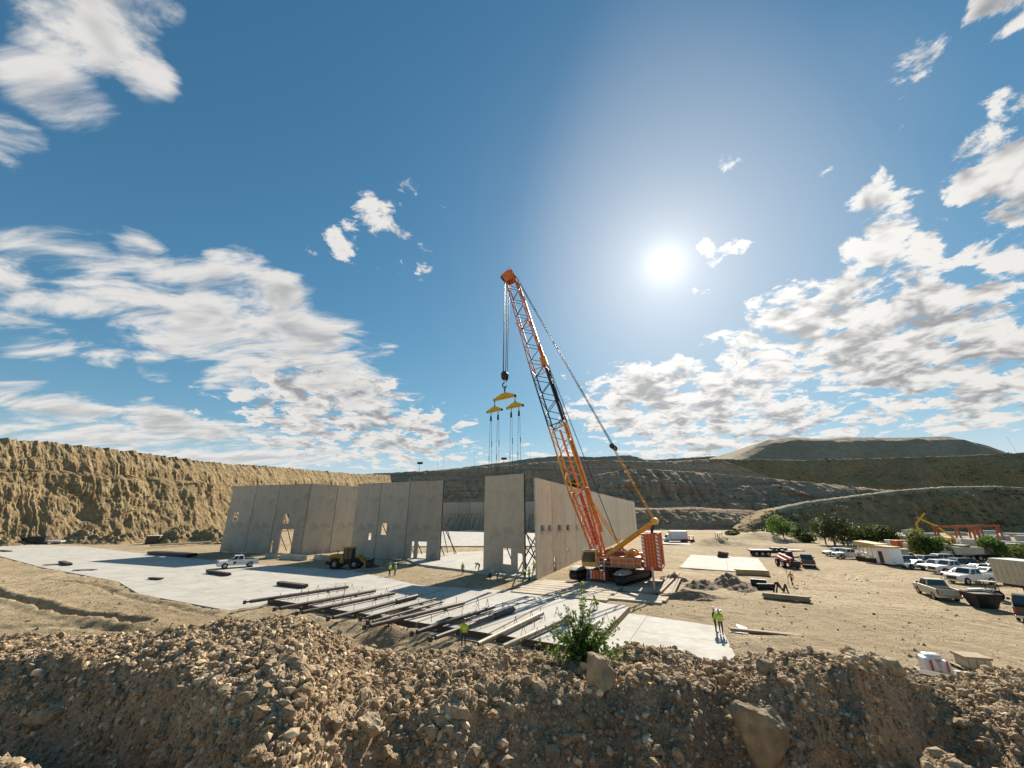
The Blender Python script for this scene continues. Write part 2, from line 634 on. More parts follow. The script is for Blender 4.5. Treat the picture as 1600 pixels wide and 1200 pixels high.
# ------------------------------------------------------------------ the setting: ground, hills, berm
def dirt_material(name, base, dark, light, gravel=1.0, tracks=True):
    t = NT(name)
    p = t.pos
    big = t.ramp(t.noise(p, 0.06, 6, 0.6), 0.36, 0.64)
    mid = t.ramp(t.noise(p, 0.7, 8, 0.65), 0.35, 0.65)
    fine = t.ramp(t.noise(p, 9.0, 6, 0.7), 0.3, 0.7)
    c = t.mix(big, base, light)
    c = t.mix(t.math('MULTIPLY', mid, 0.62), c, dark)
    c = t.mix(t.math('MULTIPLY', fine, 0.42), c, [k * 0.45 for k in dark])
    hgt = t.math('ADD', t.math('MULTIPLY', mid, 0.5), t.math('MULTIPLY', fine, 0.5))
    if tracks:
        # wheel tracks: pale and dark curved streaks of packed dust
        for rz, loc, sc in ((R(24), (3, 5, 0), 0.9), (R(-52), (11, 2, 0), 0.7)):
            q = t.mapping(p, (sc, sc * 0.05, 1), rz, loc)
            s = t.ramp(t.noise(q, 1.0, 5, 0.6, 0.6), 0.46, 0.62)
            gate = t.ramp(t.noise(p, 0.035, 2, 0.5), 0.42, 0.60)
            c = t.mix(t.math('MULTIPLY', t.math('MULTIPLY', s, gate), 0.5), c, light)
            s2 = t.ramp(t.noise(t.mapping(p, (sc * 1.7, sc * 0.06, 1), rz, (7, 1, 0)), 1.0, 4, 0.6, 0.4), 0.54, 0.66)
            c = t.mix(t.math('MULTIPLY', t.math('MULTIPLY', s2, gate), 0.38), c, dark)
    if tracks:
        # vehicles turn round the lot: tracks follow circles about its middle
        for (cx, cy, r0, r1, fr, sd) in ((75.0, 40.0, 22.0, 52.0, 0.95, 0.0), (60.0, 95.0, 30.0, 62.0, 0.8, 9.0)):
            dv = t.N.new('ShaderNodeVectorMath'); dv.operation = 'DISTANCE'
            t.L.new(p, dv.inputs[0]); dv.inputs[1].default_value = (cx, cy, 0.0)
            rad = dv.outputs['Value']
            wob = t.math('ADD', rad, t.math('MULTIPLY', t.noise(p, 0.05, 3, 0.5), 9.0))
            cmb = t.N.new('ShaderNodeCombineXYZ'); t.L.new(wob, cmb.inputs[0]); cmb.inputs[1].default_value = sd
            st = t.ramp(t.noise(cmb.outputs[0], fr, 5, 0.65), 0.44, 0.60)
            st2 = t.ramp(t.noise(cmb.outputs[0], fr * 2.3, 3, 0.6), 0.55, 0.66)
            gate = t.math('MULTIPLY', t.ramp(rad, r0, r0 + 8), t.ramp(rad, r1, r1 - 10))
            gate = t.math('MULTIPLY', gate, t.ramp(t.noise(p, 0.09, 3, 0.6), 0.36, 0.56))
            c = t.mix(t.math('MULTIPLY', t.math('MULTIPLY', st, gate), 0.95), c, light)
            c = t.mix(t.math('MULTIPLY', t.math('MULTIPLY', st2, gate), 0.80), c, dark)
            hgt = t.math('SUBTRACT', hgt, t.math('MULTIPLY', t.math('MULTIPLY', st2, gate), 0.5))
    peb = t.vor(p, 7.0, 'F1')
    pm = t.ramp(peb, 0.10, 0.24, 1.0, 0.0)
    pg = t.ramp(t.noise(p, 0.12, 4, 0.6), 0.40, 0.58)
    c = t.mix(t.math('MULTIPLY', t.math('MULTIPLY', pm, pg), 0.65 * gravel), c, [k * 0.5 for k in dark])
    n = t.bump(t.noise(p, 1.4, 8, 0.72), 0.9, 0.30)
    n = t.bump(hgt, 0.6, 0.12, n)
    n = t.bump(pm, 0.5 * gravel, 0.06, n)
    return t.done(c, 0.95, n, 0.15)


M_DIRT = dirt_material('dirt', (0.440, 0.330, 0.196), (0.280, 0.198, 0.110), (0.580, 0.460, 0.295))


def spaced(lo, hi, core_lo, core_hi, step, growth=1.13):
    a = list(np.arange(core_lo, core_hi + 1e-6, step))
    s = step
    while a[-1] < hi:
        s *= growth; a.append(a[-1] + s)
    s = step; left = []
    x = core_lo
    while x > lo:
        s *= growth; x -= s; left.append(x)
    return np.array(left[::-1] + a)


def poly_mask(X, Y, poly, soft=1.0):
    """1 inside the polygon"""
    inside = np.zeros(X.shape, dtype=bool)
    n = len(poly)
    for i in range(n):
        x0, y0 = poly[i]; x1, y1 = poly[(i + 1) % n]
        cond = ((y0 > Y) != (y1 > Y))
        with np.errstate(divide='ignore', invalid='ignore'):
            xx = (x1 - x0) * (Y - y0) / (y1 - y0 + 1e-12) + x0
        inside ^= cond & (X < xx)
    return inside


def px_poly(pts, z=0.0):
    return [tuple(G(a, b, z).xy) for a, b in pts]


SLAB_POLY = px_poly([(130, 854.5), (210, 864), (402, 884), (545, 892), (660, 917)]) + [(6.2, 50.5), (11.4, 42.6), (1.0, 30.9)] + \
    px_poly([(416, 947), (357, 956), (217, 930), (184, 910), (62, 887), (0, 870)]) + [(-150, 110), (-158, 128)]
BED_POLY = [(10.9, 41.2), (17.3, 36.6), (14.3, 28.6), (12.3, 27.6), (2.5, 29.6), (6.8, 33.0)]
MAT_POLY = [(2.6, 58.0), (11.5, 66.0), (19.5, 60.0), (10.0, 49.0), (4.0, 50.6)]
EAX = Vector((math.sin(R(22.5)), math.cos(R(22.5)), 0))        # along the long side wall
WALL_A = Vector((3.6, 60.6, 0))
WALL_B = WALL_A + EAX * 146
FLOOR_POLY = [(-16.6, 76.0), (2.0, 61.2), (WALL_A.x - 0.3, WALL_A.y + 0.8), (WALL_A.x + 22.7, WALL_A.y + 56), (-26.0, 93.5)]
FLOOR2_POLY = [(-34, 116), (WALL_A.x + 20.2, WALL_A.y + 50), (WALL_B.x - 1, WALL_B.y - 1), (-40, 215), (-62, 150)]
FLOOR2_POLY[1] = (WALL_A.x + 23.5, WALL_A.y + 58)


def ground_height(X, Y):
    X = np.asarray(X, dtype=float); Y = np.asarray(Y, dtype=float)
    near = np.exp(-((np.hypot(X, Y - 60)) / 170.0) ** 4)
    z = 0.10 * fbm(X / 9, Y / 9, 4, 3) + 0.05 * fbm(X / 1.7, Y / 1.7, 3, 9)
    # the rough dirt on the left and in front of the slab
    left = 1 / (1 + np.exp((X * 0.62 + Y - 42) / 2.0))
    z = z + left * (0.16 * fbm(X / 4.5, Y / 4.5, 4, 21) + 0.15 * fbm(X / 1.6, Y / 0.8, 4, 23, 0.65, True))
    z = z + 0.07 * fbm(X / 0.9, Y / 0.9, 3, 29, 0.6) * np.clip(fbm(X / 14, Y / 14, 3, 31) * 3, 0, 1)

    def bump(cx, cy, rx, ry, h, rot=0.0, rough=0.35, seed=0):
        c, s = math.cos(rot), math.sin(rot)
        u = ((X - cx) * c + (Y - cy) * s) / rx; v = (-(X - cx) * s + (Y - cy) * c) / ry
        return h * np.exp(-(u * u + v * v)) * (1 + rough * fbm(X / (rx * .5), Y / (rx * .5), 5, 40 + seed, 0.65))

    def trench(pts, w, depth, seed):
        """an eroded channel with a raised bank"""
        zz = np.zeros_like(X)
        best = np.full(X.shape, 1e9)
        for (x0, y0), (x1, y1) in zip(pts[:-1], pts[1:]):
            dx, dy = x1 - x0, y1 - y0
            t = np.clip(((X - x0) * dx + (Y - y0) * dy) / (dx * dx + dy * dy), 0, 1)
            best = np.minimum(best, np.hypot(X - x0 - t * dx, Y - y0 - t * dy))
        best = best + 0.9 * w * fbm(X / 1.3, Y / 1.3, 4, seed, 0.6)
        zz = -depth * np.exp(-(best / w) ** 2) + depth * 0.28 * np.exp(-((best - 2.0 * w) / w) ** 2)
        return zz

    g = lambda a, b: tuple(G(a, b).xy)
    z = z + trench([g(-30, 918), g(20, 938), g(60, 947), g(110, 962), g(165, 968), g(220, 976)], 0.42, 0.95, 71)
    z = z + trench([g(60, 905), g(150, 915), g(200, 935), g(330, 962)], 0.35, 0.22, 75)
    z = z + trench([g(-60, 985), g(90, 978), g(260, 990)], 0.5, 0.25, 78)
    a = g(585, 1003); z = z + bump(a[0], a[1], 2.3, 1.1, -0.9, 0.2, 0.5, 1)
    a = g(590, 985); z = z + bump(a[0], a[1], 3.2, 1.2, 0.55, -0.4, 0.5, 2)
    a = g(500, 975); z = z + bump(a[0], a[1], 2.5, 1.0, 0.4, -0.4, 0.5, 3)
    # spoil heaps by the crane
    for px, py, rx, ry, h, s in ((1190, 1005, 5.0, 1.0, 0.25, 14), (1110, 960, 4.0, 2.0, 0.18, 13)):
        a = g(px, py); z = z + bump(a[0], a[1], rx, ry, h, 0.3, 0.7, s)
    # heaps and low banks at the foot of the left cliff
    a = g(1180, 845); z = z + bump(a[0], a[1], 18, 6, 2.6, 0.1, 0.5, 20)
    a = g(1125, 852); z = z + bump(a[0], a[1], 7, 4, 2.0, 0.1, 0.8, 24)
    # level under everything that is poured or laid
    for poly, zz in ((SLAB_POLY, -0.06), (BED_POLY, -0.06), (FLOOR_POLY, 0.0), (FLOOR2_POLY, 0.0), (MAT_POLY, -0.02)):
        cx = sum(p[0] for p in poly) / len(poly); cy = sum(p[1] for p in poly) / len(poly)
        ins = poly_mask(X, Y, poly)
        z = np.where(ins, np.minimum(z, zz) * 0.2 + zz * 0.8, z)
    return np.clip(z, -1.2, 6) * np.where(near > 0.02, 1, 1)


def GZ(x, y):
    return float(ground_height(np.array([x]), np.array([y]))[0])


def make_ground():
    xs = spaced(-3200, 3200, -62, 62, 0.30, 1.035)
    ys = spaced(-600, 4200, 15, 70, 0.28, 1.035)
    X, Y = np.meshgrid(xs, ys)
    Z = ground_height(X, Y)
    V = np.stack([X, Y, Z], -1).reshape(-1, 3)
    me = np_mesh('ground', V, grid_faces(len(ys), len(xs)), M_DIRT)
    tag(link_mesh('ground', me), kind='structure')


make_ground()


def hill_material(name, base, dark, light, green=0.0, strata=0.0, scale=1.0, gully=0.0):
    t = NT(name)
    p = t.pos
    a = t.ramp(t.noise(p, 0.035 * scale, 8, 0.66), 0.36, 0.64)
    b = t.ramp(t.noise(p, 0.30 * scale, 8, 0.7), 0.34, 0.66)
    c = t.mix(a, base, light)
    c = t.mix(t.math('MULTIPLY', b, 0.6), c, dark)
    if gully:
        q = t.mapping(p, (0.5, 0.5, 0.05))
        c = t.mix(t.math('MULTIPLY', t.ramp(t.noise(q, 1.0, 6, 0.65, 0.3), 0.45, 0.62), gully), c, light)
    if strata:
        q = t.mapping(p, (0.02, 0.02, 0.55))
        c = t.mix(t.math('MULTIPLY', t.ramp(t.noise(q, 1.0, 5, 0.6, 0.4), 0.5, 0.66), strata), c, dark)
    if green:
        s = t.ramp(t.noise(p, 0.9 * scale, 6, 0.7), 0.52, 0.60)
        s2 = t.ramp(t.noise(p, 0.04 * scale, 4, 0.6), 0.40, 0.58)
        c = t.mix(t.math('MULTIPLY', t.math('MULTIPLY', s, s2), green), c, (0.055, 0.065, 0.030))
    n = t.bump(t.noise(p, 0.25 * scale, 9, 0.7), 0.9, 2.2 / scale)
    n = t.bump(t.noise(p, 1.6 * scale, 7, 0.7), 0.7, 0.5 / scale, n)
    return t.done(c, 0.97, n, 0.1)


M_CLIFF = hill_material('cliff_earth', (0.360, 0.255, 0.135), (0.190, 0.128, 0.064), (0.470, 0.350, 0.195), 0.35, 0.50, 1.0, 0.6)
M_PIT = hill_material('pit_rock', (0.490, 0.345, 0.220), (0.225, 0.150, 0.092), (0.600, 0.450, 0.300), 0.40, 0.60)
M_SCRUB = hill_material('scrub_slope', (0.370, 0.265, 0.130), (0.170, 0.118, 0.060), (0.470, 0.350, 0.180), 0.90)
M_FAR = hill_material('far_hill_earth', (0.400, 0.330, 0.225), (0.260, 0.215, 0.145), (0.480, 0.405, 0.285), 0.40, 0.0, 0.5)
M_EDGE = hill_material('graded_edge', (0.430, 0.355, 0.220), (0.260, 0.210, 0.130), (0.520, 0.440, 0.280), 0.30)


def hill(name, pts, m, ncol, rows, rough=1.0, rscale=18.0, gully=0.0, gscale=10.0, back=120.0, prof=None, seed=0, zb=-1.5,
         back_slope=-0.02, backrows=10, crag=0.35):
    """pts: (px, py of crest, crest distance, foot offset x, foot offset y)"""
    px = np.array([p[0] for p in pts], float)
    C = [at(p[0], p[1], p[2]) for p in pts]
    cx = np.array([c.x for c in C]); cy = np.array([c.y for c in C]); cz = np.array([c.z for c in C])
    ox = np.array([p[3] for p in pts], float); oy = np.array([p[4] for p in pts], float)
    q = np.linspace(px[0], px[-1], ncol)
    I = lambda a: np.interp(q, px, a)
    CX, CY, CZ, OX, OY = I(cx), I(cy), I(cz), I(ox), I(oy)
    lat = np.concatenate([[0], np.cumsum(np.hypot(np.diff(CX), np.diff(CY)))])
    s = np.linspace(0, 1, rows)
    P = prof or [(0, 0), (1, 1)]
    S = s[:, None]
    warp = 0.085 * fbm(lat[None, :] / (rscale * 3.2) + 0 * S, S * 1.5 + 0 * lat[None, :], 4, seed + 71, 0.6) * np.sin(S * math.pi)
    ZS = np.interp(np.clip(S + warp, 0, 1), [a for a, b in P], [b for a, b in P])
    off = np.hypot(OX, OY)[None, :] + 1e-6
    win = np.sin(np.clip(S, 0, 1) * math.pi) ** 0.6
    g = 0
    if gully:
        wob = 2.2 * fbm(lat[None, :] / 9 + 0 * S, S * 3 + 0 * lat[None, :], 3, seed + 5)
        calm = np.clip(0.75 + 1.5 * fbm(lat[None, :] / (gscale * 9) + 0 * S, S * 1.2 + 0 * lat[None, :], 3, seed + 77), 0.12, 1.5)
        g = gully * calm * fbm((lat[None, :] + wob) / gscale + 0 * S, S * 1.3 + 0 * lat[None, :], 5, seed + 3, 0.55, True)
    g = g + rough * 0.9 * fbm(lat[None, :] / (rscale * 0.35) + 0 * S, S * off / (rscale * 0.35), 5, seed + 31, 0.6)
    led = 0.5 * rough * np.sign(np.sin(S * 19 + 3 * fbm(lat[None, :] / (rscale * 3) + 0 * S, S * 2 + 0 * lat[None, :], 3, seed + 41))) * np.clip(fbm(lat[None, :] / (rscale * 1.5) + 0 * S, S * 4 + 0 * lat[None, :], 3, seed + 43) * 2, 0, 1)
    mv = 1 - S + ((g + led) / off) * win
    X = CX[None, :] + OX[None, :] * mv
    Y = CY[None, :] + OY[None, :] * mv
    Z = zb + (CZ[None, :] - zb) * ZS
    Z = Z + rough * fbm(lat[None, :] / rscale + 0 * S, S * off / rscale, 6, seed, 0.55) * (win * 0.9 + 0.10) + rough * crag * fbm(lat[None, :] / (rscale * 0.3) + 0 * S, S * 3 + 0 * lat[None, :], 4, seed + 83, 0.6) * S ** 4
    bs = np.linspace(0, 1, backrows + 1)[1:, None]
    BX = CX[None, :] - OX[None, :] / off * back * bs
    BY = CY[None, :] - OY[None, :] / off * back * bs
    BZ = Z[-1:, :] + back * back_slope * bs + 0.4 * rough * fbm(BX / rscale, BY / rscale, 4, seed + 9) * bs
    V = np.stack([np.vstack([X, BX]), np.vstack([Y, BY]), np.vstack([Z, BZ])], -1).reshape(-1, 3)
    me = np_mesh(name, V, grid_faces(rows + backrows, ncol), m)
    return tag(link_mesh(name, me), kind='structure')


# left wall of the pit, sunlit
hill('pit_cliff', [(-420, 655, 95, 34, -6), (-200, 672, 110, 34, -8), (0, 686, 132, 34, -10), (70, 690, 142, 34, -11), (140, 698, 152, 34, -12),
                   (210, 706, 166, 34, -14), (280, 716, 182, 34, -14), (340, 724, 200, 34, -15), (420, 729, 236, 36, -18),
                   (500, 736, 290, 36, -24), (560, 741, 335, 34, -30), (610, 742, 380, 20, -38)],
     M_CLIFF, 1100, 160, 0.95, 9.0, 1.0, 3.0, 150, [(0, 0), (0.16, 0.07), (0.30, 0.24), (0.62, 0.66), (0.72, 0.70), (0.78, 0.80), (1, 1)], 3, crag=1.3)
# the far wall of the pit, in shade, in benches
hill('far_hills', [(640, 738, 1050, 0, -160), (700, 733, 1050, 0, -160), (780, 723, 1050, 0, -160), (830, 716, 1050, 0, -160), (872, 712, 1050, 0, -160),
                   (930, 714, 1050, 0, -160), (985, 711, 1050, 0, -160), (1012, 719, 1050, 0, -160), (1060, 716, 1050, 0, -160),
                   (1110, 713, 1050, 0, -160), (1200, 712, 1050, 0, -160)], M_FAR, 260, 24, 4, 70, 0, 1, 200, None, 21)
hill('far_mound', [(1120, 722, 800, 0, -200), (1150, 714, 800, 0, -200), (1172, 702, 800, 0, -200), (1198, 688, 800, 0, -200), (1235, 683, 800, 0, -200), (1290, 686, 800, 0, -200),
                   (1330, 683, 800, 0, -200), (1390, 684, 800, 0, -200), (1480, 682, 800, 0, -200), (1515, 691, 800, 0, -200), (1560, 709, 800, 0, -200), (1620, 718, 800, 0, -200)],
     M_FAR, 300, 50, 5, 60, 3, 30, 250, [(0, 0), (0.55, 0.55), (0.85, 0.93), (1, 1)], 22)
hill('upper_bench', [(1000, 728, 560, 0, -70), (1060, 720, 560, 0, -70), (1110, 717, 560, 0, -70), (1180, 718, 540, 0, -70), (1260, 719, 520, 0, -70), (1330, 717, 500, 0, -70), (1400, 715, 480, 0, -70),
                     (1500, 712, 450, -10, -66), (1600, 707, 420, -20, -60), (1800, 700, 360, -40, -50), (2100, 690, 300, -60, -40)],
     M_SCRUB, 460, 50, 2.5, 26, 4, 16, 230, [(0, 0), (0.9, 0.93), (1, 1)], 23)
hill('pit_wall', [(520, 746, 420, 16, -50), (560, 741, 420, 10, -56), (640, 737, 420, 4, -56), (700, 734, 420, 0, -56), (760, 729, 420, 0, -56), (850, 722, 420, 0, -56), (920, 719, 420, 0, -56),
                  (1000, 721, 430, 0, -56), (1080, 722, 440, 0, -56), (1130, 720, 440, 0, -56), (1180, 738, 440, 0, -56), (1215, 752, 430, 0, -50)],
     M_PIT, 520, 90, 3.0, 20, 7, 14, 160, [(0, 0), (0.40, 0.42), (0.52, 0.45), (1, 1)], 24)
hill('middle_bench', [(900, 748, 330, 0, -48), (960, 737, 330, 0, -48), (1000, 732, 330, 0, -48), (1050, 735, 330, 0, -48), (1130, 741, 330, -4, -48), (1250, 752, 320, -8, -48),
                      (1330, 760, 312, -10, -46), (1400, 767, 300, -14, -44), (1480, 776, 290, -18, -40), (1560, 786, 280, -20, -40)],
     M_PIT, 480, 90, 2.6, 17, 6.5, 12, 90, [(0, 0), (0.35, 0.40), (0.45, 0.42), (1, 1)], 25)
hill('lower_bench', [(940, 800, 255, 0, -22), (985, 793, 255, 0, -22), (1030, 794, 255, 0, -22), (1080, 792, 255, 0, -22), (1130, 795, 255, 0, -22), (1175, 797, 255, 0, -22), (1230, 812, 250, 0, -16)],
     M_PIT, 260, 50, 0.9, 9, 2.2, 8, 30, [(0, 0), (0.85, 0.92), (1, 1)], 26)
hill('scrub_spur', [(1150, 826, 215, -6, -14), (1185, 808, 218, -4, -15), (1212, 798, 222, -4, -17), (1260, 787, 226, -5, -19), (1330, 778, 230, -6, -21), (1400, 769, 232, -8, -23), (1480, 763, 232, -9, -23),
                    (1560, 762, 230, -10, -23), (1640, 767, 226, -13, -21), (1800, 770, 215, -20, -18), (2100, 770, 190, -24, -14)],
     M_SCRUB, 560, 60, 1.5, 14, 2.6, 9, 40, [(0, 0), (0.15, 0.10), (0.93, 0.95), (1, 1)], 27)
# the pale graded track along the top of the spur
EDGE = [(1212, 797.2), (1240, 790.5), (1260, 786.2), (1300, 781), (1330, 777.2), (1365, 772.6), (1400, 768.2), (1440, 765), (1480, 762.2), (1560, 761.2), (1640, 766)]


def ridge_track():
    V = []
    n = 160
    px = np.linspace(EDGE[0][0], EDGE[-1][0], n)
    py = np.interp(px, [e[0] for e in EDGE], [e[1] for e in EDGE])
    dd = np.interp(px, [1185, 1212, 1260, 1330, 1400, 1480, 1560, 1640], [218, 222, 226, 230, 232, 232, 230, 226])
    for k in range(n):
        c = at(px[k], py[k], dd[k])
        w = 2.6 + 0.7 * math.sin(k * 0.7)
        j = 0.25 * math.sin(k * 1.9)
        for (dy, dz) in ((-w * 0.9, -1.7), (-w * 0.35, 0.25 + j * 0.3), (w * 0.8, 0.75 + j), (w * 3, 0.2)):
            V.append((c.x, c.y + dy, c.z + dz))
    me = np_mesh('ridge_track', V, grid_faces(n, 4), M_EDGE)
    tag(link_mesh('ridge_track', me), kind='structure')


ridge_track()

# ------------------------------------------------------------------ the gravel berm under the photographer
CREST = [(-900, 1010), (-200, 1008), (0, 1003), (120, 1001), (220, 996), (300, 985), (360, 976), (420, 971), (470, 978), (510, 995), (545, 1012), (600, 1030), (650, 1030), (700, 1026), (735, 1024),
         (800, 1026), (860, 1030), (930, 1030), (1000, 1016), (1060, 1024), (1110, 1040), (1150, 1040), (1190, 1026), (1260, 1026), (1300, 1034), (1340, 1022), (1375, 1034),
         (1410, 1055), (1450, 1066), (1500, 1062), (1550, 1054), (1620, 1052), (1800, 1050), (2500, 1040)]
LIP = [(-900, 1060), (-200, 1045), (0, 1032), (100, 1034), (200, 1050), (300, 1082), (420, 1105), (560, 1110), (700, 1108), (760, 1092), (840, 1082), (900, 1086), (960, 1072), (1050, 1078), (1130, 1082),
       (1230, 1078), (1300, 1054), (1345, 1034), (1390, 1052), (1440, 1078), (1500, 1112), (1560, 1146), (1640, 1170), (1800, 1180), (2500, 1180)]
CREST_D = [(-900, 9.5), (0, 10.5), (420, 9.6), (700, 9.2), (1100, 9.4), (1340, 8.6), (1420, 10.0), (1600, 11.5), (2500, 11)]


def interp(tab, x):
    return np.interp(x, [t[0] for t in tab], [t[1] for t in tab])


def slope_of(py):
    v = 600.0 - py
    return (v * CP + FPX * SP) / (FPX * CP - v * SP)


def berm_height(X, Y, detail=True):
    X = np.asarray(X, float); Y = np.asarray(Y, float)
    Yc = np.maximum(Y, 2.6)
    px = 800 + X / Yc * 715.0
    cd = interp(CREST_D, px)
    cz = CAM_H + cd * slope_of(interp(CREST, px))
    ls = slope_of(interp(LIP, px))
    # the lip lies on the gentle front of the crest, then a steep cut face drops towards the camera
    ld = np.clip(cd - 0.55 - (interp(LIP, px) - interp(CREST, px)) * 0.030, 4.9, 9.8)
    lz = CAM_H + ld * ls
    tz = lz - 1.15
    td = ld - 1.15
    near = 6.6
    z = np.where(Y >= cd, cz - 0.80 * np.maximum(Y - cd - 0.25, 0) - 0.25 * np.clip(Y - cd, 0, 0.25),
        np.where(Y >= ld, lz + (cz - lz) * np.clip((Y - ld) / np.maximum(cd - ld, 0.05), 0, 1),
        np.where(Y >= td, tz + (lz - tz) * np.clip((Y - td) / 1.15, 0, 1) ** 0.85,
                 tz + (np.maximum(near, tz) - tz) * np.clip((td - Y) / 3.2, 0, 1))))
    fade = np.clip((z + 0.6) / 1.0, 0.2, 1)
    z = z + fade * (0.16 * fbm(X / 1.5, Y / 1.5, 4, 51) * np.clip(np.abs(Y - cd) / 0.8, 0.25, 1))
    if detail:
        cl = fbm(X / 0.34, Y / 0.34, 2, 61, 0.6, True)
        z = z + fade * (0.13 * fbm(X / 0.55, Y / 0.55, 5, 57, 0.66) + 0.07 * fbm(X / 0.17, Y / 0.17, 3, 58, 0.6, True) + 0.09 * np.clip(cl, 0, 1) * np.clip(0.4 + fbm(X / 2, Y / 2, 2, 66), 0, 1))
    return np.maximum(z, -0.5)


def berm_material():
    t = NT('berm_earth')
    p = t.pos
    a = t.ramp(t.noise(p, 0.5, 6, 0.62), 0.36, 0.64)
    b = t.ramp(t.noise(p, 3.5, 8, 0.7), 0.34, 0.66)
    c = t.mix(a, (0.400, 0.282, 0.165), (0.530, 0.392, 0.245))
    c = t.mix(t.math('MULTIPLY', b, 0.55), c, (0.235, 0.158, 0.090))
    peb = t.vor(p, 26.0, 'F1')
    pm = t.ramp(peb, 0.12, 0.42, 1.0, 0.0)
    pc = t.vor(p, 26.0, 'F1', 'Color')
    c = t.mix(t.math('MULTIPLY', pm, 0.5), c, t.mix(0.12, (0.40, 0.33, 0.25), pc))
    n = t.bump(b, 0.7, 0.05)
    n = t.bump(pm, 0.8, 0.03, n)
    return t.done(c, 0.95, n, 0.15)


M_BERM = berm_material()


def make_berm():
    xs = spaced(-40, 40, -15, 15, 0.052, 1.06)
    ys = spaced(-14, 22, 4.2, 12.2, 0.045, 1.06)
    X, Y = np.meshgrid(xs, ys)
    V = np.stack([X, Y, berm_height(X, Y)], -1).reshape(-1, 3)
    me = np_mesh('gravel_berm', V, grid_faces(len(ys), len(xs)), M_BERM)
    tag(link_mesh('gravel_berm', me), kind='structure')


make_berm()

M_RUBBLE = mat('rubble_stone', (0.33, 0.255, 0.165), 0.92, var=0.25, scale=6, island=0.45, spec=0.2, coords='World')
M_STONE = mat('stone', (0.455, 0.340, 0.215), 0.9, var=0.3, scale=6, island=0.55, spec=0.2, coords='World')
M_BOULDER = mat('boulder_rock', (0.50, 0.395, 0.255), 0.92, scale=5, col2=(0.29, 0.215, 0.13), bump=0.9, bscale=16, bdist=0.05, rand=0.22, spec=0.2)
PHI = (1 + 5 ** 0.5) / 2
ICO_V = np.array([(-1, PHI, 0), (1, PHI, 0), (-1, -PHI, 0), (1, -PHI, 0), (0, -1, PHI), (0, 1, PHI), (0, -1, -PHI), (0, 1, -PHI),
                  (PHI, 0, -1), (PHI, 0, 1), (-PHI, 0, -1), (-PHI, 0, 1)], float) / math.hypot(1, PHI)
ICO_F = np.array([(0, 11, 5), (0, 5, 1), (0, 1, 7), (0, 7, 10), (0, 10, 11), (1, 5, 9), (5, 11, 4), (11, 10, 2), (10, 7, 6), (7, 1, 8),
                  (3, 9, 4), (3, 4, 2), (3, 2, 6), (3, 6, 8), (3, 8, 9), (4, 9, 5), (2, 4, 11), (6, 2, 10), (8, 6, 7), (9, 8, 1)])


OCT_V = np.array([(1, 0, 0), (-1, 0, 0), (0, 1, 0), (0, -1, 0), (0, 0, 1), (0, 0, -1)], float)
OCT_F = np.array([(0, 2, 4), (2, 1, 4), (1, 3, 4), (3, 0, 4), (2, 0, 5), (1, 2, 5), (3, 1, 5), (0, 3, 5)])


def scatter_stones(name, X, Y, Z, S, m, rng, fine=False):
    n = len(X)
    BV, BF = (OCT_V, OCT_F) if fine else (ICO_V, ICO_F)
    nb = len(BV)
    jit = 1 + rng.uniform(-0.32, 0.32, (n, nb, 1))
    v = BV[None] * jit * rng.uniform(0.55, 1.15, (n, 1, 3))
    ang = rng.uniform(0, 2 * math.pi, n)
    ca, sa = np.cos(ang), np.sin(ang)
    x = v[..., 0] * ca[:, None] - v[..., 1] * sa[:, None]
    y = v[..., 0] * sa[:, None] + v[..., 1] * ca[:, None]
    v = np.stack([x, y, v[..., 2] * 0.8], -1) * S[:, None, None]
    v[..., 0] += X[:, None]; v[..., 1] += Y[:, None]; v[..., 2] += (Z + S * 0.25)[:, None]
    f = (BF[None] + (np.arange(n) * nb)[:, None, None]).reshape(-1, 3)
    me = np_mesh(name, v.reshape(-1, 3), f, m, smooth=False)
    return link_mesh(name, me)


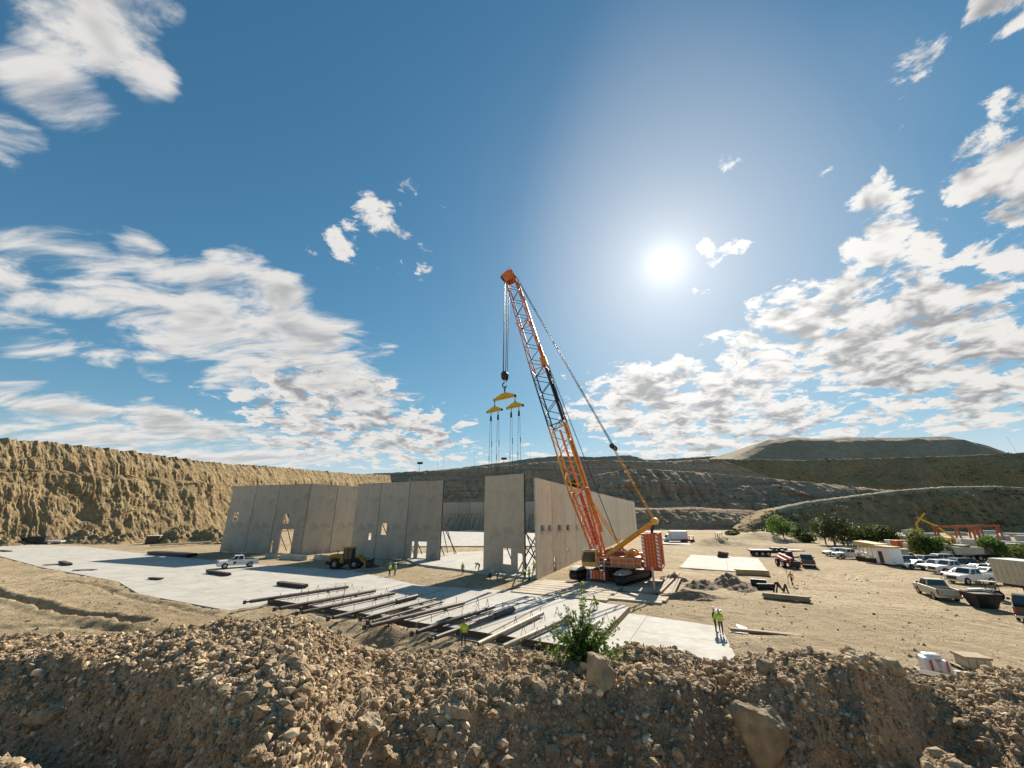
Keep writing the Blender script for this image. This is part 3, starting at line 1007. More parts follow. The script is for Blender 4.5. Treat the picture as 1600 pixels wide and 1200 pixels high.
def make_gravel():
    rng = np.random.default_rng(5)
    n = 88000
    Y = rng.uniform(4.6, 12.0, n)
    a = rng.uniform(-1.25, 1.25, n)
    X = a * Y
    keep = rng.uniform(0, 1, n) < np.clip(0.75 + 0.9 * fbm(X / 1.1, Y / 1.1, 3, 91), 0.3, 1)
    X, Y = X[keep], Y[keep]
    S = 0.012 + 0.015 * rng.pareto(2.3, len(X))
    S = np.minimum(S, 0.075)
    Z = berm_height(X, Y)
    sm = S < 0.022
    tag(scatter_stones('gravel', X[~sm], Y[~sm], Z[~sm], S[~sm], M_STONE, rng), 'loose grey and tan gravel covering the foreground berm', 'gravel', kind='stuff')
    tag(scatter_stones('fine_gravel', X[sm], Y[sm], Z[sm], S[sm], M_STONE, rng, True), 'fine grit between the gravel of the foreground berm', 'gravel', kind='stuff')
    # crumbly clods of the same earth
    n = 42000
    Y = 4.6 + 6.9 * rng.uniform(0, 1, n) ** 1.35; X = rng.uniform(-1.25, 1.25, n) * Y
    S = np.minimum(0.018 + 0.022 * rng.pareto(2.6, n), 0.11)
    Z = berm_height(X, Y); sm = S < 0.036
    tag(scatter_stones('earth_clods', X[~sm], Y[~sm], Z[~sm], S[~sm], M_BERM, rng), 'crumbled earth clods over the foreground berm', 'earth', kind='stuff')
    tag(scatter_stones('fine_earth', X[sm], Y[sm], Z[sm], S[sm], M_BERM, rng, True), 'small crumbs of earth over the foreground berm', 'earth', kind='stuff')
    # scattered rubble on the open ground further off
    n = 42000
    Y = 20 + 46 * rng.uniform(0, 1, n) ** 1.5; X = rng.uniform(-1.25, 1.3, n) * Y
    ok = np.ones(n, bool)
    for poly in (SLAB_POLY, BED_POLY, MAT_POLY, FLOOR_POLY):
        ok &= ~poly_mask(X, Y, poly)
    ok &= rng.uniform(0, 1, n) < np.clip(0.40 + 1.1 * fbm(X / 6, Y / 6, 3, 95) + 0.25 * (X < 0), 0.08, 1)
    X, Y = X[ok], Y[ok]
    S = np.minimum(0.022 + 0.022 * rng.pareto(2.6, len(X)), 0.17)
    tag(scatter_stones('rubble', X, Y, ground_height(X, Y), S, M_RUBBLE, rng, True), 'small stones strewn over the open dirt', 'rubble', kind='stuff')


make_gravel()


def rock_mesh(seed, sub=3, squash=(1, 1, 1), angular=0.35):
    import bmesh
    bm = bmesh.new()
    bmesh.ops.create_icosphere(bm, subdivisions=sub, radius=1.0)
    rng = np.random.default_rng(seed)
    planes = [(Vector(rng.normal(size=3)).normalized(), rng.uniform(0.42, 0.80)) for _ in range(14)] + [(Vector((0.15, -0.1, 1)).normalized(), 0.62), (Vector((0.1, -1, 0.25)).normalized(), 0.6)]
    P = np.array([v.co for v in bm.verts])
    for nrm, d in planes:
        nv = np.array(nrm); k = P @ nv
        P = P - np.outer(np.maximum(k - d, 0) * (0.6 + angular), nv)
    nz = fbm(P[:, 0] * 1.7 + seed, P[:, 1] * 1.7 + P[:, 2] * 1.3, 4, seed)
    nf = fbm(P[:, 0] * 6 + seed, P[:, 1] * 6 + P[:, 2] * 5, 3, seed + 5)
    P = P * (1 + 0.16 * nz + 0.07 * nf)[:, None] * np.array(squash)[None]
    for v, q in zip(bm.verts, P):
        v.co = q
    me = bpy.data.meshes.new('boulder')
    bm.to_mesh(me); bm.free()
    me.materials.append(M_BOULDER)
    me.polygons.foreach_set('use_smooth', [False] * len(me.polygons))
    return me


def on_berm(px, py):
    """nearest point of the berm surface seen at this pixel"""
    x, f, u = ray(px, py)
    d = np.linspace(4.0, 14.0, 2000)
    zs = CAM_H + u / f * d
    hb = berm_height(x / f * d, d)
    hit = np.nonzero(zs <= hb)[0]
    k = hit[0] if len(hit) else 1200
    return Vector((x / f * d[k], d[k], float(hb[k])))


BOULDERS = [  # px, py of the middle, width and height in photograph pixels, squash y, seed, label
    (937, 1054, 48, 66, 1, 'tall tan upright boulder in front of the green bush'),
    (1212, 1160, 80, 92, 12, 'largest tan boulder, half buried in the dark bank face at bottom right'),
    (714, 1112, 34, 20, 3, 'smooth pale rounded cobble on the gravel left of the tall upright boulder'),
    (565, 1138, 40, 40, 4, 'tan lump of earth and stone below the gravel mound'),
    (521, 1136, 26, 22, 5, 'pale angular stone beside the tan earth lump'),
    (70, 1118, 60, 30, 6, 'long pale slanting rock at the far left of the berm'),
    (1199, 1045, 26, 26, 7, 'grey egg-shaped boulder on the crest below the paired workers'),
    (1348, 1032, 34, 24, 8, 'flat slab-like rock tipped up on the highest right ridge'),
    (1398, 1046, 44, 30, 9, 'dark wedge of caked earth right of the tipped slab-like rock'),
    (1001, 1018, 14, 16, 10, 'small dark upright stone on the crest right of the bush'),
    (296, 1007, 26, 14, 11, 'dark flat stone on the left shoulder of the gravel mound'),
    (228, 1036, 14, 16, 12, 'pale cream cobble left of the gravel mound'),
    (447, 1102, 16, 16, 13, 'cream rounded stone on the face of the gravel mound'),
    (575, 1018, 16, 12, 14, 'brown stone at the right foot of the gravel mound'),
    (840, 1078, 34, 24, 15, 'squat tan rock left of the tall upright boulder'),
    (931, 1083, 18, 20, 16, 'small grey stone leaning at the foot of the tall upright boulder'),
    (1064, 1186, 22, 20, 17, 'rounded tan stone at the very bottom of the picture, left of the largest boulder'),
    (866, 1181, 22, 26, 18, 'grey cobble at the bottom edge of the bank'),
    (1120, 1125, 20, 16, 19, 'pale flat stone in the bank face left of the largest boulder'),
    (1510, 1085, 20, 14, 20, 'brown rock on the lit slope near the right edge'),
    (1268, 1042, 14, 12, 21, 'pale round stone on the crest between the egg-shaped and the tipped rock'),
    (790, 1112, 22, 26, 22, 'brown earthy boulder at the right end of the cobble row'),
]


def make_boulders():
    for (px, py, w, h, seed, label) in BOULDERS:
        p = on_berm(px, py + h * 0.42)
        sc = p.y * 0.95 / FPX
        hw, hh = w * sc / 2, h * sc / 2
        me = rock_mesh(seed, 4 if w > 25 else 3, (hw * 1.12, hw * 0.9, hh * 1.2))
        o = link_mesh('boulder' if w > 25 else 'stone', me)
        o.location = (p.x, p.y + hw * 0.35, p.z + hh * 0.50)
        o.rotation_euler = (0, 0, 0.4 * math.sin(seed))
        tag(o, label, 'rock')


make_boulders()
# ------------------------------------------------------------------ slabs, wall panels, braces
def proj(p):
    x, y, z = p[0], p[1], p[2] - CAM_H
    d = y * CP + z * SP
    return 800 + x / d * FPX, 600 - (-y * SP + z * CP) / d * FPX


def concrete_material(name, base, dark, light, scale=1.0, joints=None, streak=0.0, panel=False):
    t = NT(name)
    p = t.obj if panel else t.pos
    a = t.ramp(t.noise(p, 0.16 * scale, 7, 0.62), 0.36, 0.64)
    b = t.ramp(t.noise(p, 1.3 * scale, 8, 0.68), 0.36, 0.66)
    f = t.ramp(t.noise(p, 14 * scale, 5, 0.7), 0.3, 0.7)
    c = t.mix(a, base, light)
    c = t.mix(t.math('MULTIPLY', b, 0.45), c, dark)
    c = t.mix(t.math('MULTIPLY', f, 0.16), c, [k * 0.5 for k in dark])
    if streak:
        q = t.mapping(p, (0.55, 0.55, 0.10)) if panel else t.mapping(p, (0.5, 0.16, 1), R(20))
        c = t.mix(t.math('MULTIPLY', t.ramp(t.noise(q, 1.2, 6, 0.65, 0.2), 0.47, 0.66), streak), c, dark)
    bl = t.ramp(t.noise(p, 0.45 * scale, 5, 0.55, 0.5), 0.50, 0.66)
    c = t.mix(t.math('MULTIPLY', bl, 0.50), c, [k * 0.92 for k in dark])
    n = t.bump(b, 0.25, 0.02)
    n = t.bump(f, 0.15, 0.01, n)
    if joints:
        ang, w, l = joints
        br = t.N.new('ShaderNodeTexBrick')
        t.L.new(t.mapping(p, (1, 1, 1), ang), br.inputs['Vector'])
        br.offset = 0.0
        br.inputs['Scale'].default_value = 1.0
        br.inputs['Brick Width'].default_value = w; br.inputs['Row Height'].default_value = l
        br.inputs['Mortar Size'].default_value = 0.04; br.inputs['Mortar Smooth'].default_value = 0.1
        c = t.mix(t.math('MULTIPLY', br.outputs['Fac'], 0.75), c, [k * 0.45 for k in dark])
    if panel:
        # faint level form lines left by the pour
        sx = t.N.new('ShaderNodeSeparateXYZ'); t.L.new(p, sx.inputs[0])
        w = t.math('FRACT', t.math('MULTIPLY', sx.outputs[2], 0.405), 0.0)
        ln = t.ramp(w, 0.0, 0.014, 1.0, 0.0)
        c = t.mix(t.math('MULTIPLY', ln, 0.5), c, [k * 0.6 for k in dark])
        oi = t.N.new('ShaderNodeObjectInfo')
        hs = t.N.new('ShaderNodeHueSaturation'); t.L.new(c, hs.inputs['Color'])
        t.L.new(t.ramp(oi.outputs['Random'], 0, 1, 0.86, 1.10), hs.inputs['Value'])
        c = hs.outputs[0]
    return t.done(c, 0.85, n, 0.25)


M_SLAB = concrete_material('slab_concrete', (0.495, 0.465, 0.410), (0.350, 0.318, 0.260), (0.575, 0.55, 0.50), 1.0, (R(27.0), 7.2, 7.2), 0.30)
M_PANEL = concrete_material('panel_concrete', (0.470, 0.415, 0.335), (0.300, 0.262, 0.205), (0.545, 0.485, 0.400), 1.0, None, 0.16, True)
M_LIT_TANPANEL = concrete_material('lit_tan_panel_concrete', (0.560, 0.480, 0.365), (0.385, 0.322, 0.235), (0.620, 0.540, 0.425), 1.0, None, 0.18, True)  # panel concrete, lightened: bounced light and grazing sun put into the colour
M_CAST = concrete_material('cast_concrete', (0.49, 0.455, 0.395), (0.36, 0.33, 0.275), (0.56, 0.53, 0.475), 1.0, None, 0.25)
M_STEEL = mat('dark_brace_steel', (0.045, 0.042, 0.042), 0.5, 0.3, var=0.3, scale=2)
M_PIPE = mat('brown_brace_pipe', (0.085, 0.065, 0.052), 0.55, 0.2, var=0.35, scale=1.5, rand=0.25)
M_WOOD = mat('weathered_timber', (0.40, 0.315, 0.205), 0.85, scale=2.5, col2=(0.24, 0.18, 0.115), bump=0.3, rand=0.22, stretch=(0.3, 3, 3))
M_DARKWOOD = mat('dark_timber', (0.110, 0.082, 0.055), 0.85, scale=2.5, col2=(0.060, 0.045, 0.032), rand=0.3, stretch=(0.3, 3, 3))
M_MATWOOD = mat('pale_mat_timber', (0.53, 0.455, 0.335), 0.85, scale=1.2, col2=(0.40, 0.33, 0.235), rand=0.10, stretch=(0.4, 3, 3), bump=0.2)


def flat_slab(name, poly, z0, z1, m):
    b = MB()
    n = len(poly)
    area = sum(poly[i][0] * poly[(i + 1) % n][1] - poly[(i + 1) % n][0] * poly[i][1] for i in range(n))
    if area < 0: poly = poly[::-1]
    b.add([(x, y, z1) for x, y in poly] + [(x, y, z0) for x, y in poly],
          [tuple(range(n))] + [(k, n + k, n + (k + 1) % n, (k + 1) % n) for k in range(n)], 0)
    return b.build(name, [m])


tag(flat_slab('concrete_slab', SLAB_POLY, -0.3, 0.12, M_SLAB), kind='structure')
tag(flat_slab('building_floor', FLOOR_POLY, -0.3, 0.30, M_SLAB), kind='structure')
tag(flat_slab('rear_floor', FLOOR2_POLY, -0.3, 0.30, M_SLAB), kind='structure')
tag(flat_slab('casting_bed', [(10.9, 41.2), (17.3, 36.6), (14.3, 28.6), (12.3, 27.6), (2.5, 28.4), (6.8, 33.0)], -0.3, 0.10, M_SLAB), kind='structure')


def panel_mb(w, h, t, holes):
    xs = sorted(set([0.0, w] + [v for q in holes for v in (q[0], q[2])]))
    zs = sorted(set([0.0, h] + [v for q in holes for v in (q[1], q[3])]))
    solid = lambda i, j: 0 <= i < len(xs) - 1 and 0 <= j < len(zs) - 1 and not any(
        q[0] - 1e-6 <= xs[i] and xs[i + 1] <= q[2] + 1e-6 and q[1] - 1e-6 <= zs[j] and zs[j + 1] <= q[3] + 1e-6 for q in holes)
    b = MB()
    idx = {}

    def v(i, j, k):
        if (i, j, k) not in idx:
            idx[(i, j, k)] = len(b.v); b.v.append((xs[i], t * k, zs[j]))
        return idx[(i, j, k)]

    def face(*q):
        b.f.append(q); b.m.append(0); b.s.append(False)
    for i in range(len(xs) - 1):
        for j in range(len(zs) - 1):
            if not solid(i, j):
                continue
            face(v(i, j, 0), v(i + 1, j, 0), v(i + 1, j + 1, 0), v(i, j + 1, 0))
            face(v(i, j, 1), v(i, j + 1, 1), v(i + 1, j + 1, 1), v(i + 1, j, 1))
            if not solid(i - 1, j): face(v(i, j, 0), v(i, j + 1, 0), v(i, j + 1, 1), v(i, j, 1))
            if not solid(i + 1, j): face(v(i + 1, j, 0), v(i + 1, j, 1), v(i + 1, j + 1, 1), v(i + 1, j + 1, 0))
            if not solid(i, j - 1): face(v(i, j, 0), v(i, j, 1), v(i + 1, j, 1), v(i + 1, j, 0))
            if not solid(i, j + 1): face(v(i, j + 1, 0), v(i + 1, j + 1, 0), v(i + 1, j + 1, 1), v(i, j + 1, 1))
    return b


def wall_uv(px, py, A, dr):
    """pixel on the vertical plane through A along dr -> (distance along, height)"""
    x, f, u = ray(px, py)
    n = Vector((-dr.y, dr.x, 0))
    t = (A.x * n.x + A.y * n.y) / (x * n.x + f * n.y)
    q = Vector((x * t, f * t, CAM_H + u * t))
    return (q.x - A.x) * dr.x + (q.y - A.y) * dr.y, q.z


def line_at_px(A, dr, px):
    lo, hi = -45.0, 45.0
    g = lambda s: proj((A.x + dr.x * s, A.y + dr.y * s, 5.0))[0] - px
    up = g(hi) > g(lo)
    for _ in range(60):
        m = (lo + hi) / 2
        if (g(m) < 0) == up: lo = m
        else: hi = m
    return (lo + hi) / 2


PANEL_GROUP = 'tilt-up concrete wall panels standing on site'


def wall_panel(A, B, h, label, holes_px=(), t=0.28, z0=0.02, name='tilt_up_panel', gap=0.15, m=None):
    A, B = Vector(A), Vector(B)
    dr = (B - A); w = dr.length; dr.normalize()
    holes = []
    for (x0, y0, x1, y1) in holes_px:
        s0, za = wall_uv(x0, y1, A, dr); s1, zb = wall_uv(x1, y0, A, dr)
        s0 = max(s0 - gap / 2, 0.25); s1 = min(s1 - gap / 2, w - gap - 0.25)
        za = 0.0 if za < 0.25 else za - z0
        if s1 - s0 > 0.1 and zb - z0 - za > 0.1:
            holes.append((s0, za, s1, zb - z0))
    o = panel_mb(w - gap, h - z0, t, holes).build(name, [m or M_PANEL])
    o.location = A + dr * (gap / 2) + Vector((0, 0, z0))
    o.rotation_euler = (0, 0, math.atan2(dr.y, dr.x))
    MB().span(w - gap + 0.002, 0.17, 0.0, w - 0.002, 0.25, h - z0 - 0.02).build('joint_shade_strip', [M_STEEL], o)  # dark strip added behind the gap, stands for the shadow in the joint
    # proud steel frame round each opening
    for (a, b_, c, d) in holes:
        k = MB()
        k.span(a - .07, -0.02, d, c + .07, -0.004, d + .07)
        k.span(a - .07, -0.02, b_, a, -0.004, d); k.span(c, -0.02, b_, c + .07, -0.004, d)
        if b_ > 0.01: k.span(a - .07, -0.02, b_ - .07, c + .07, -0.004, b_)
        k.build('opening_frame', [M_PANEL], o)
    return tag(o, label, 'wall panel', PANEL_GROUP)


BRACES = []


def brace(top, bot, label, group, r=0.10):
    top, bot = Vector(top), Vector(bot)
    th = thing('wall_brace', label, 'brace', bot, 0.0, group)
    l = top - bot
    d = l.normalized()
    MB().tube(d * 0.25, l - d * 0.2, r, r, 8).build('pole', [M_STEEL], th)
    MB().tube(d * 0.02, d * (l.length * 0.18), r * 0.62, r * 0.62, 6).build('screw_end', [M_STEEL], th)
    MB().box((0, 0, 0.03), (0.3, 0.3, 0.06)).box((0, 0, 0.13), (0.06, 0.22, 0.2)).build('foot_plate', [M_STEEL], th)
    MB().box(l - d * 0.06, (0.24, 0.24, 0.24)).build('wall_shoe', [M_STEEL], th)
    return th


PLACES = {}
ORDN = ['first', 'second', 'third', 'fourth', 'fifth', 'sixth', 'seventh', 'eighth', 'ninth', 'tenth', 'eleventh', 'twelfth', 'thirteenth', 'fourteenth', 'fifteenth', 'sixteenth', 'seventeenth', 'eighteenth',
        'nineteenth', 'twentieth']


def braces_behind(A, B, fracs, label, group, height=9.5, reach=6.5, side=1, zf=0.0, t=0.28, cross=0.0, seen=None):
    A, B = Vector(A), Vector(B)
    dr = (B - A).normalized(); n = Vector((-dr.y, dr.x, 0)) * side
    for k, f in enumerate(fracs):
        q = A + (B - A) * f
        off = t if side > 0 else 0.0
        foot = q + n * (off + reach) + dr * cross * (1 if k % 2 else -1) + Vector((0, 0, zf))
        if seen and not any(a <= proj(foot)[0] <= b for a, b in seen):
            continue
        PLACES[group] = PLACES.get(group, -1) + 1
        brace(q + n * (off + 0.14) + Vector((0, 0, height)), foot, label % ORDN[PLACES[group]], group)


HT = 15.7
# the left block: three panels in line
LA, LB = G(342.5, 862), G(467.5, 868)
ld = (LB - LA).normalized()
s1, s2 = line_at_px(LA, ld, 388), line_at_px(LA, ld, 425)
L1, L2 = LA + ld * s1, LA + ld * s2
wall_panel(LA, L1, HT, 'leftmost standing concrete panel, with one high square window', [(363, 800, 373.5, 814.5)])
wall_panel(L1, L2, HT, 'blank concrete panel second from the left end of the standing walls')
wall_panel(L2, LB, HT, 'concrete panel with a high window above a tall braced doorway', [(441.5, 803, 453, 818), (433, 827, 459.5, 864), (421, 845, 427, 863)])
# two panels turning back into the recess
RA = LB + Vector((0.03, 0.02, 0))
rd = Vector((math.sin(R(31)), math.cos(R(31)), 0))
rs = line_at_px(RA, rd, 518); re_ = 15.0
wall_panel(RA, RA + rd * 7.4, HT, 'darker concrete panel receding just right of the braced doorway panel')
wall_panel(RA + rd * 7.4, RA + rd * re_, HT, 'darker concrete panel at the back of the recess, above the loader')
# the right front block
FB, FA0 = G(686, 878), G(628.7, 874.5)
fd = (FB - FA0).normalized()
f1 = FB + fd * line_at_px(FB, fd, 634.5)
f2 = FB + fd * line_at_px(FB, fd, 588.5)
f3 = FB + fd * line_at_px(FB, fd, 550.5)
wall_panel(f3, f2, HT - 0.2, 'concrete panel behind the wheel loader, with one very small low window', [(574, 833, 580.5, 843.5)])
wall_panel(f2, f1, HT - 0.2, 'concrete panel with a single mid-height window showing two slanting braces', [(594, 817.5, 605, 835.5)])
wall_panel(f1, FB, HT - 0.2, 'concrete panel with a wide low doorway, left of the open gap', [(641, 846, 647.5, 871.5), (650.5, 846.5, 667, 872)])
# the single panel hanging from the crane
CA, CB = G(754.3, 892.8), G(820.0, 900.5)
wall_panel(CA, CB, 15.15, 'lone tan concrete panel under the crane slings, with a low window and door', [(784.5, 857, 798.5, 881), (807.5, 865, 816.5, 893)], m=M_LIT_TANPANEL)
# the long right side wall
n_side = 18
step = (WALL_B - WALL_A).length / n_side
wins = [(845.5, 820.5, 851.5, 830.5), (857, 820.3, 862.5, 830.3), (872, 820, 877.5, 829.5), (885.5, 819.7, 890.5, 829), (898, 819.3, 902.5, 828.4),
        (886.5, 857.5, 890, 860.5), (865.8, 870, 869.2, 899)]
HS = 14.2
ORD = ['first', 'second', 'third', 'fourth', 'fifth', 'sixth', 'seventh', 'eighth', 'ninth', 'tenth', 'eleventh', 'twelfth', 'thirteenth', 'fourteenth',
       'fifteenth', 'sixteenth', 'seventeenth', 'last']
extra = {0: 'nearest panel of the long side wall, with two small square windows', 1: 'side wall panel with a tall door slot, next to the nearest one'}
for k in range(n_side):
    a, b = WALL_A + EAX * step * k, WALL_A + EAX * step * (k + 1)
    hp = []
    for q in wins:
        s = wall_uv((q[0] + q[2]) / 2, (q[1] + q[3]) / 2, WALL_A, EAX)[0]
        if step * k <= s < step * (k + 1): hp.append(q)
    lab = 'long sunlit side wall panel, %s from the near corner' % ORD[k]
    if hp: lab += ', with small square windows'
    wall_panel(a, b, HS, lab, hp, m=M_LIT_TANPANEL)
# the far wall seen through the gaps
PERP = Vector((-EAX.y, EAX.x, 0))
BW = WALL_B + Vector((-0.6, -0.2, 0))
for k in range(15):
    a, b = BW + PERP * 8.1 * (k + 1), BW + PERP * 8.1 * k
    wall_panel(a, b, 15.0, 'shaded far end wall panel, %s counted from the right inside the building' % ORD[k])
# braces
g = 'slanting steel braces behind the left panels'
braces_behind(LA, L1, (0.25, 0.75), 'dark slanting steel brace behind the left panels, %s from the left', g)
braces_behind(L1, L2, (0.25, 0.75), 'dark slanting steel brace behind the left panels, %s from the left', g)
braces_behind(L2, LB, (0.2, 0.42, 0.55, 0.72, 0.9), 'dark slanting steel brace behind the left panels, %s from the left', g, cross=1.8)
g = 'slanting steel braces behind the middle panels'
braces_behind(f3, f2, (0.4, 0.8), 'dark slanting steel brace behind the middle panels, %s from the left', g, 10, 8)
braces_behind(f2, f1, (0.38, 0.52, 0.8), 'dark slanting steel brace behind the middle panels, %s from the left', g, 10, 8)
braces_behind(f1, FB, (0.25, 0.5), 'dark slanting steel brace behind the middle panels, %s from the left', g, 10, 8)
for k, (tx, ty, bx, by) in enumerate(((690, 800, 711, 867), (692, 806, 700, 866), (700, 803, 714, 866.5))):
    q = FB + fd * (-0.5 - 0.45 * k); n = Vector((-fd.y, fd.x, 0))
    bp = G(bx, by)
    brace(q + n * 0.45 + Vector((0, 0, 9.6 - k * 0.3)), bp, 'dark steel brace at the left edge of the open gap, %s of three' % ORD[k], 'braces at the open gap')
g = 'crossing braces behind the lone panel'
braces_behind(CA, CB, (0.3, 0.5, 0.65, 0.8, 0.93), 'dark brace crossing behind the lone tan panel, %s from its left edge', g, 7.5, 7.5, zf=0.32, cross=2.2)
g = 'braces along the inside of the side wall'
for k in range(4):
    a, b = WALL_A + EAX * step * k, WALL_A + EAX * step * (k + 1)
    braces_behind(a, b, (0.2, 0.45, 0.75) if k > 1 else (0.85,) if k == 0 else (0.3, 0.7), 'dark brace inside the long side wall, %s from the near corner', g, 9, 5.0, zf=0.32, cross=0.8)
g = 'braces along the far end wall'
for k in range(1, 13):
    a, b = BW + PERP * 8.1 * (k + 1), BW + PERP * 8.1 * k
    braces_behind(a, b, (0.18, 0.4, 0.62, 0.85), 'thin dark brace propping the far end wall, %s from the right', g, 9, 6, side=-1, zf=0.31, cross=1.0, seen=((690, 757), (815, 842)))

# ------------------------------------------------------------------ panels cast flat on the slab
U = Vector((0.89, -0.456, 0)).normalized()
V_ = Vector((0.456, 0.89, 0)).normalized()
F0 = Vector((-25.3, 45.0, 0))
CAST_Z0, CAST_T = 0.124, 0.42
CAST_TOP = CAST_Z0 + CAST_T


def uv_at(px, py, z):
    q = G(px, py, z) - F0
    return q.dot(U), q.dot(V_)


cast_spec = [  # u0, u1, v0, v1, holes, label
    (0.0, 6.3, 0.0, 9.5, [], 'flat cast panel at the far left end of the row, under two pipes'),
    (6.5, 12.9, 0.0, 13.2, [], 'flat cast panel second from the left, under the crowded pipes'),
    (13.1, 19.6, 0.0, 13.6, [(2.2, 0.9, 5.4, 3.6)], 'flat cast panel with a square opening near the front edge'),
    (19.8, 26.4, 0.0, 13.8, [(1.2, 0.8, 3.6, 2.6)], 'flat cast panel behind the worker in the yellow vest'),
    (26.6, 34.0, 0.0, 14.0, [], 'broad flat cast panel at the right end of the row, behind the bush'),
]
M_LOOP = mat('rebar', (0.10, 0.07, 0.055), 0.7, 0.3)
loop_me = MB().bar((-0.22, 0, 0), (0, 0, 0.62), 0.03, 0.03).bar((0.22, 0, 0), (0, 0, 0.62), 0.03, 0.03).mesh('lifting_loop', [M_LOOP])
pin_me = MB().tube((0, 0, 0), (0, 0, 0.5), 0.025, 0.025, 5).mesh('rebar_pin', [M_LOOP])
for (u0, u1, v0, v1, holes, label) in cast_spec:
    b = panel_mb(u1 - u0, v1 - v0, CAST_T, holes)
    b.v = [(x, z, CAST_T - y) for (x, y, z) in b.v]           # lay it flat, face up
    o = b.build('cast_panel', [M_CAST])
    o.location = F0 + U * u0 + V_ * v0 + Vector((0, 0, CAST_Z0))
    o.rotation_euler = (0, 0, math.atan2(U.y, U.x))
    tag(o, label, 'cast panel', 'concrete panels cast flat on the slab')
    w, d = u1 - u0, v1 - v0
    fb = MB().span(0.02, -0.06, -0.02, w - 0.02, -0.004, CAST_T + 0.03)
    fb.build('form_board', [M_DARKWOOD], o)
    MB().span(-0.07, -0.02, -0.02, -0.01, d * 0.98, CAST_T + 0.02).build('form_board', [M_WOOD], o)
    MB().span(w + 0.005, -0.02, -0.02, w + 0.06, d * 0.98, CAST_T + 0.02).build('form_board', [M_WOOD], o)
    for q in holes:
        for (a, b2, c, d2) in ((q[0], q[1], q[2], q[1] + .05), (q[0], q[3] - .05, q[2], q[3]), (q[0], q[1] + .05, q[0] + .05, q[3] - .05), (q[2] - .05, q[1] + .05, q[2], q[3] - .05)):
            MB().span(a + .003, b2 + .003, 0.0, c - .003, d2 - .003, CAST_T + 0.05).build('form_board', [M_WOOD], o)
    k = 0
    for vv in np.arange(0.7, min(d, 8), 2.3):
        for uu in np.arange(0.8, w - 0.3, 1.45):
            if any(q[0] - .3 < uu < q[2] + .3 and q[1] - .3 < vv < q[3] + .3 for q in holes): continue
            c = link_mesh('lifting_loop' if k % 3 else 'rebar_pin', loop_me if k % 3 else pin_me, o)
            c.location = (uu + 0.2 * math.sin(k * 2.1), vv, CAST_T)
            c.rotation_euler = (0, 0, 0.5 * math.sin(k))
            k += 1
# narrow steps of formwork in front of the row
for k, (u0, u1) in enumerate(((0.3, 7.0), (7.4, 15.0), (15.3, 24.0), (24.2, 33.5))):
    o = MB().span(0, 0, 0, u1 - u0, 0.25, 0.14).build('edge_plank', [M_WOOD])
    o.location = F0 + U * u0 - V_ * 0.75 + Vector((0, 0, 0.02))
    o.rotation_euler = (0, 0, math.atan2(U.y, U.x))
    tag(o, 'timber plank along the front of the cast panels, %s from the left' % ORD[k], 'plank', 'edge planks')

# long brace pipes lying across the cast panels
PIPES = [((383, 941), (544, 917), 0), ((429.5, 952), (586, 923), 0), ((464, 958.5), (616, 927), 0), ((513, 967), (651, 931.5), 1), ((564, 967), (681, 935.6), 2),
         ((575, 973), (692, 940), 2), ((570, 980), (725, 942), 0), ((644, 990), (772, 948), 0), ((673, 999), (802, 952), 1), ((740, 1010), (847, 958.5), 3), ((779, 1014), (889, 964.5), 3), ((893, 1000), (935, 971), 3)]
M_TANPIPE = mat('tan_brace_pipe', (0.26, 0.215, 0.15), 0.6, 0.1, var=0.3, scale=1.5)
for k, (a, b, kind) in enumerate(PIPES):
    rr = (0.16, 0.15, 0.10, 0.17)[kind]
    zz = CAST_TOP + rr + 0.09
    p0, p1 = G(*a, zz), G(*b, zz)
    th = thing('brace_pipe', {0: 'long dark pipe across the flat cast panels, %s from the left', 1: 'dark pipe with a thick sleeved end, %s from left on the cast panels',
                              2: 'thin dark pipe, %s from the left, lying on the cast panels', 3: 'tan-topped steel pipe, %s from the left, lying on the cast panels'}[kind] % ORD[k], 'pipe', p0, 0.0, 'brace pipes laid on the cast panels')
    l = p1 - p0; d = l.normalized()
    pm = M_TANPIPE if kind == 3 else M_PIPE
    MB().tube(d * 0.45, l, rr, rr, 10).build('pipe', [pm], th)
    MB().tube((0, 0, 0), d * 0.5, rr * 0.5, rr * 0.5, 8).build('screw_end', [M_STEEL], th)
    MB().box(d * -0.05, (0.22, 0.22, 0.3), rz=math.atan2(d.y, d.x)).build('pipe_shoe', [M_STEEL], th)
    if kind == 1:
        MB().tube(l * 0.72, l * 1.0 + d * 0.02, rr * 1.45, rr * 1.45, 10).build('sleeve', [M_STEEL], th)
    for f in (0.22, 0.78):
        q = l * f
        MB().box((q.x, q.y, -rr - 0.045), (0.5, 0.12, 0.088), rz=math.atan2(d.y, d.x) + 1.57).build('timber_chock', [M_WOOD], th)

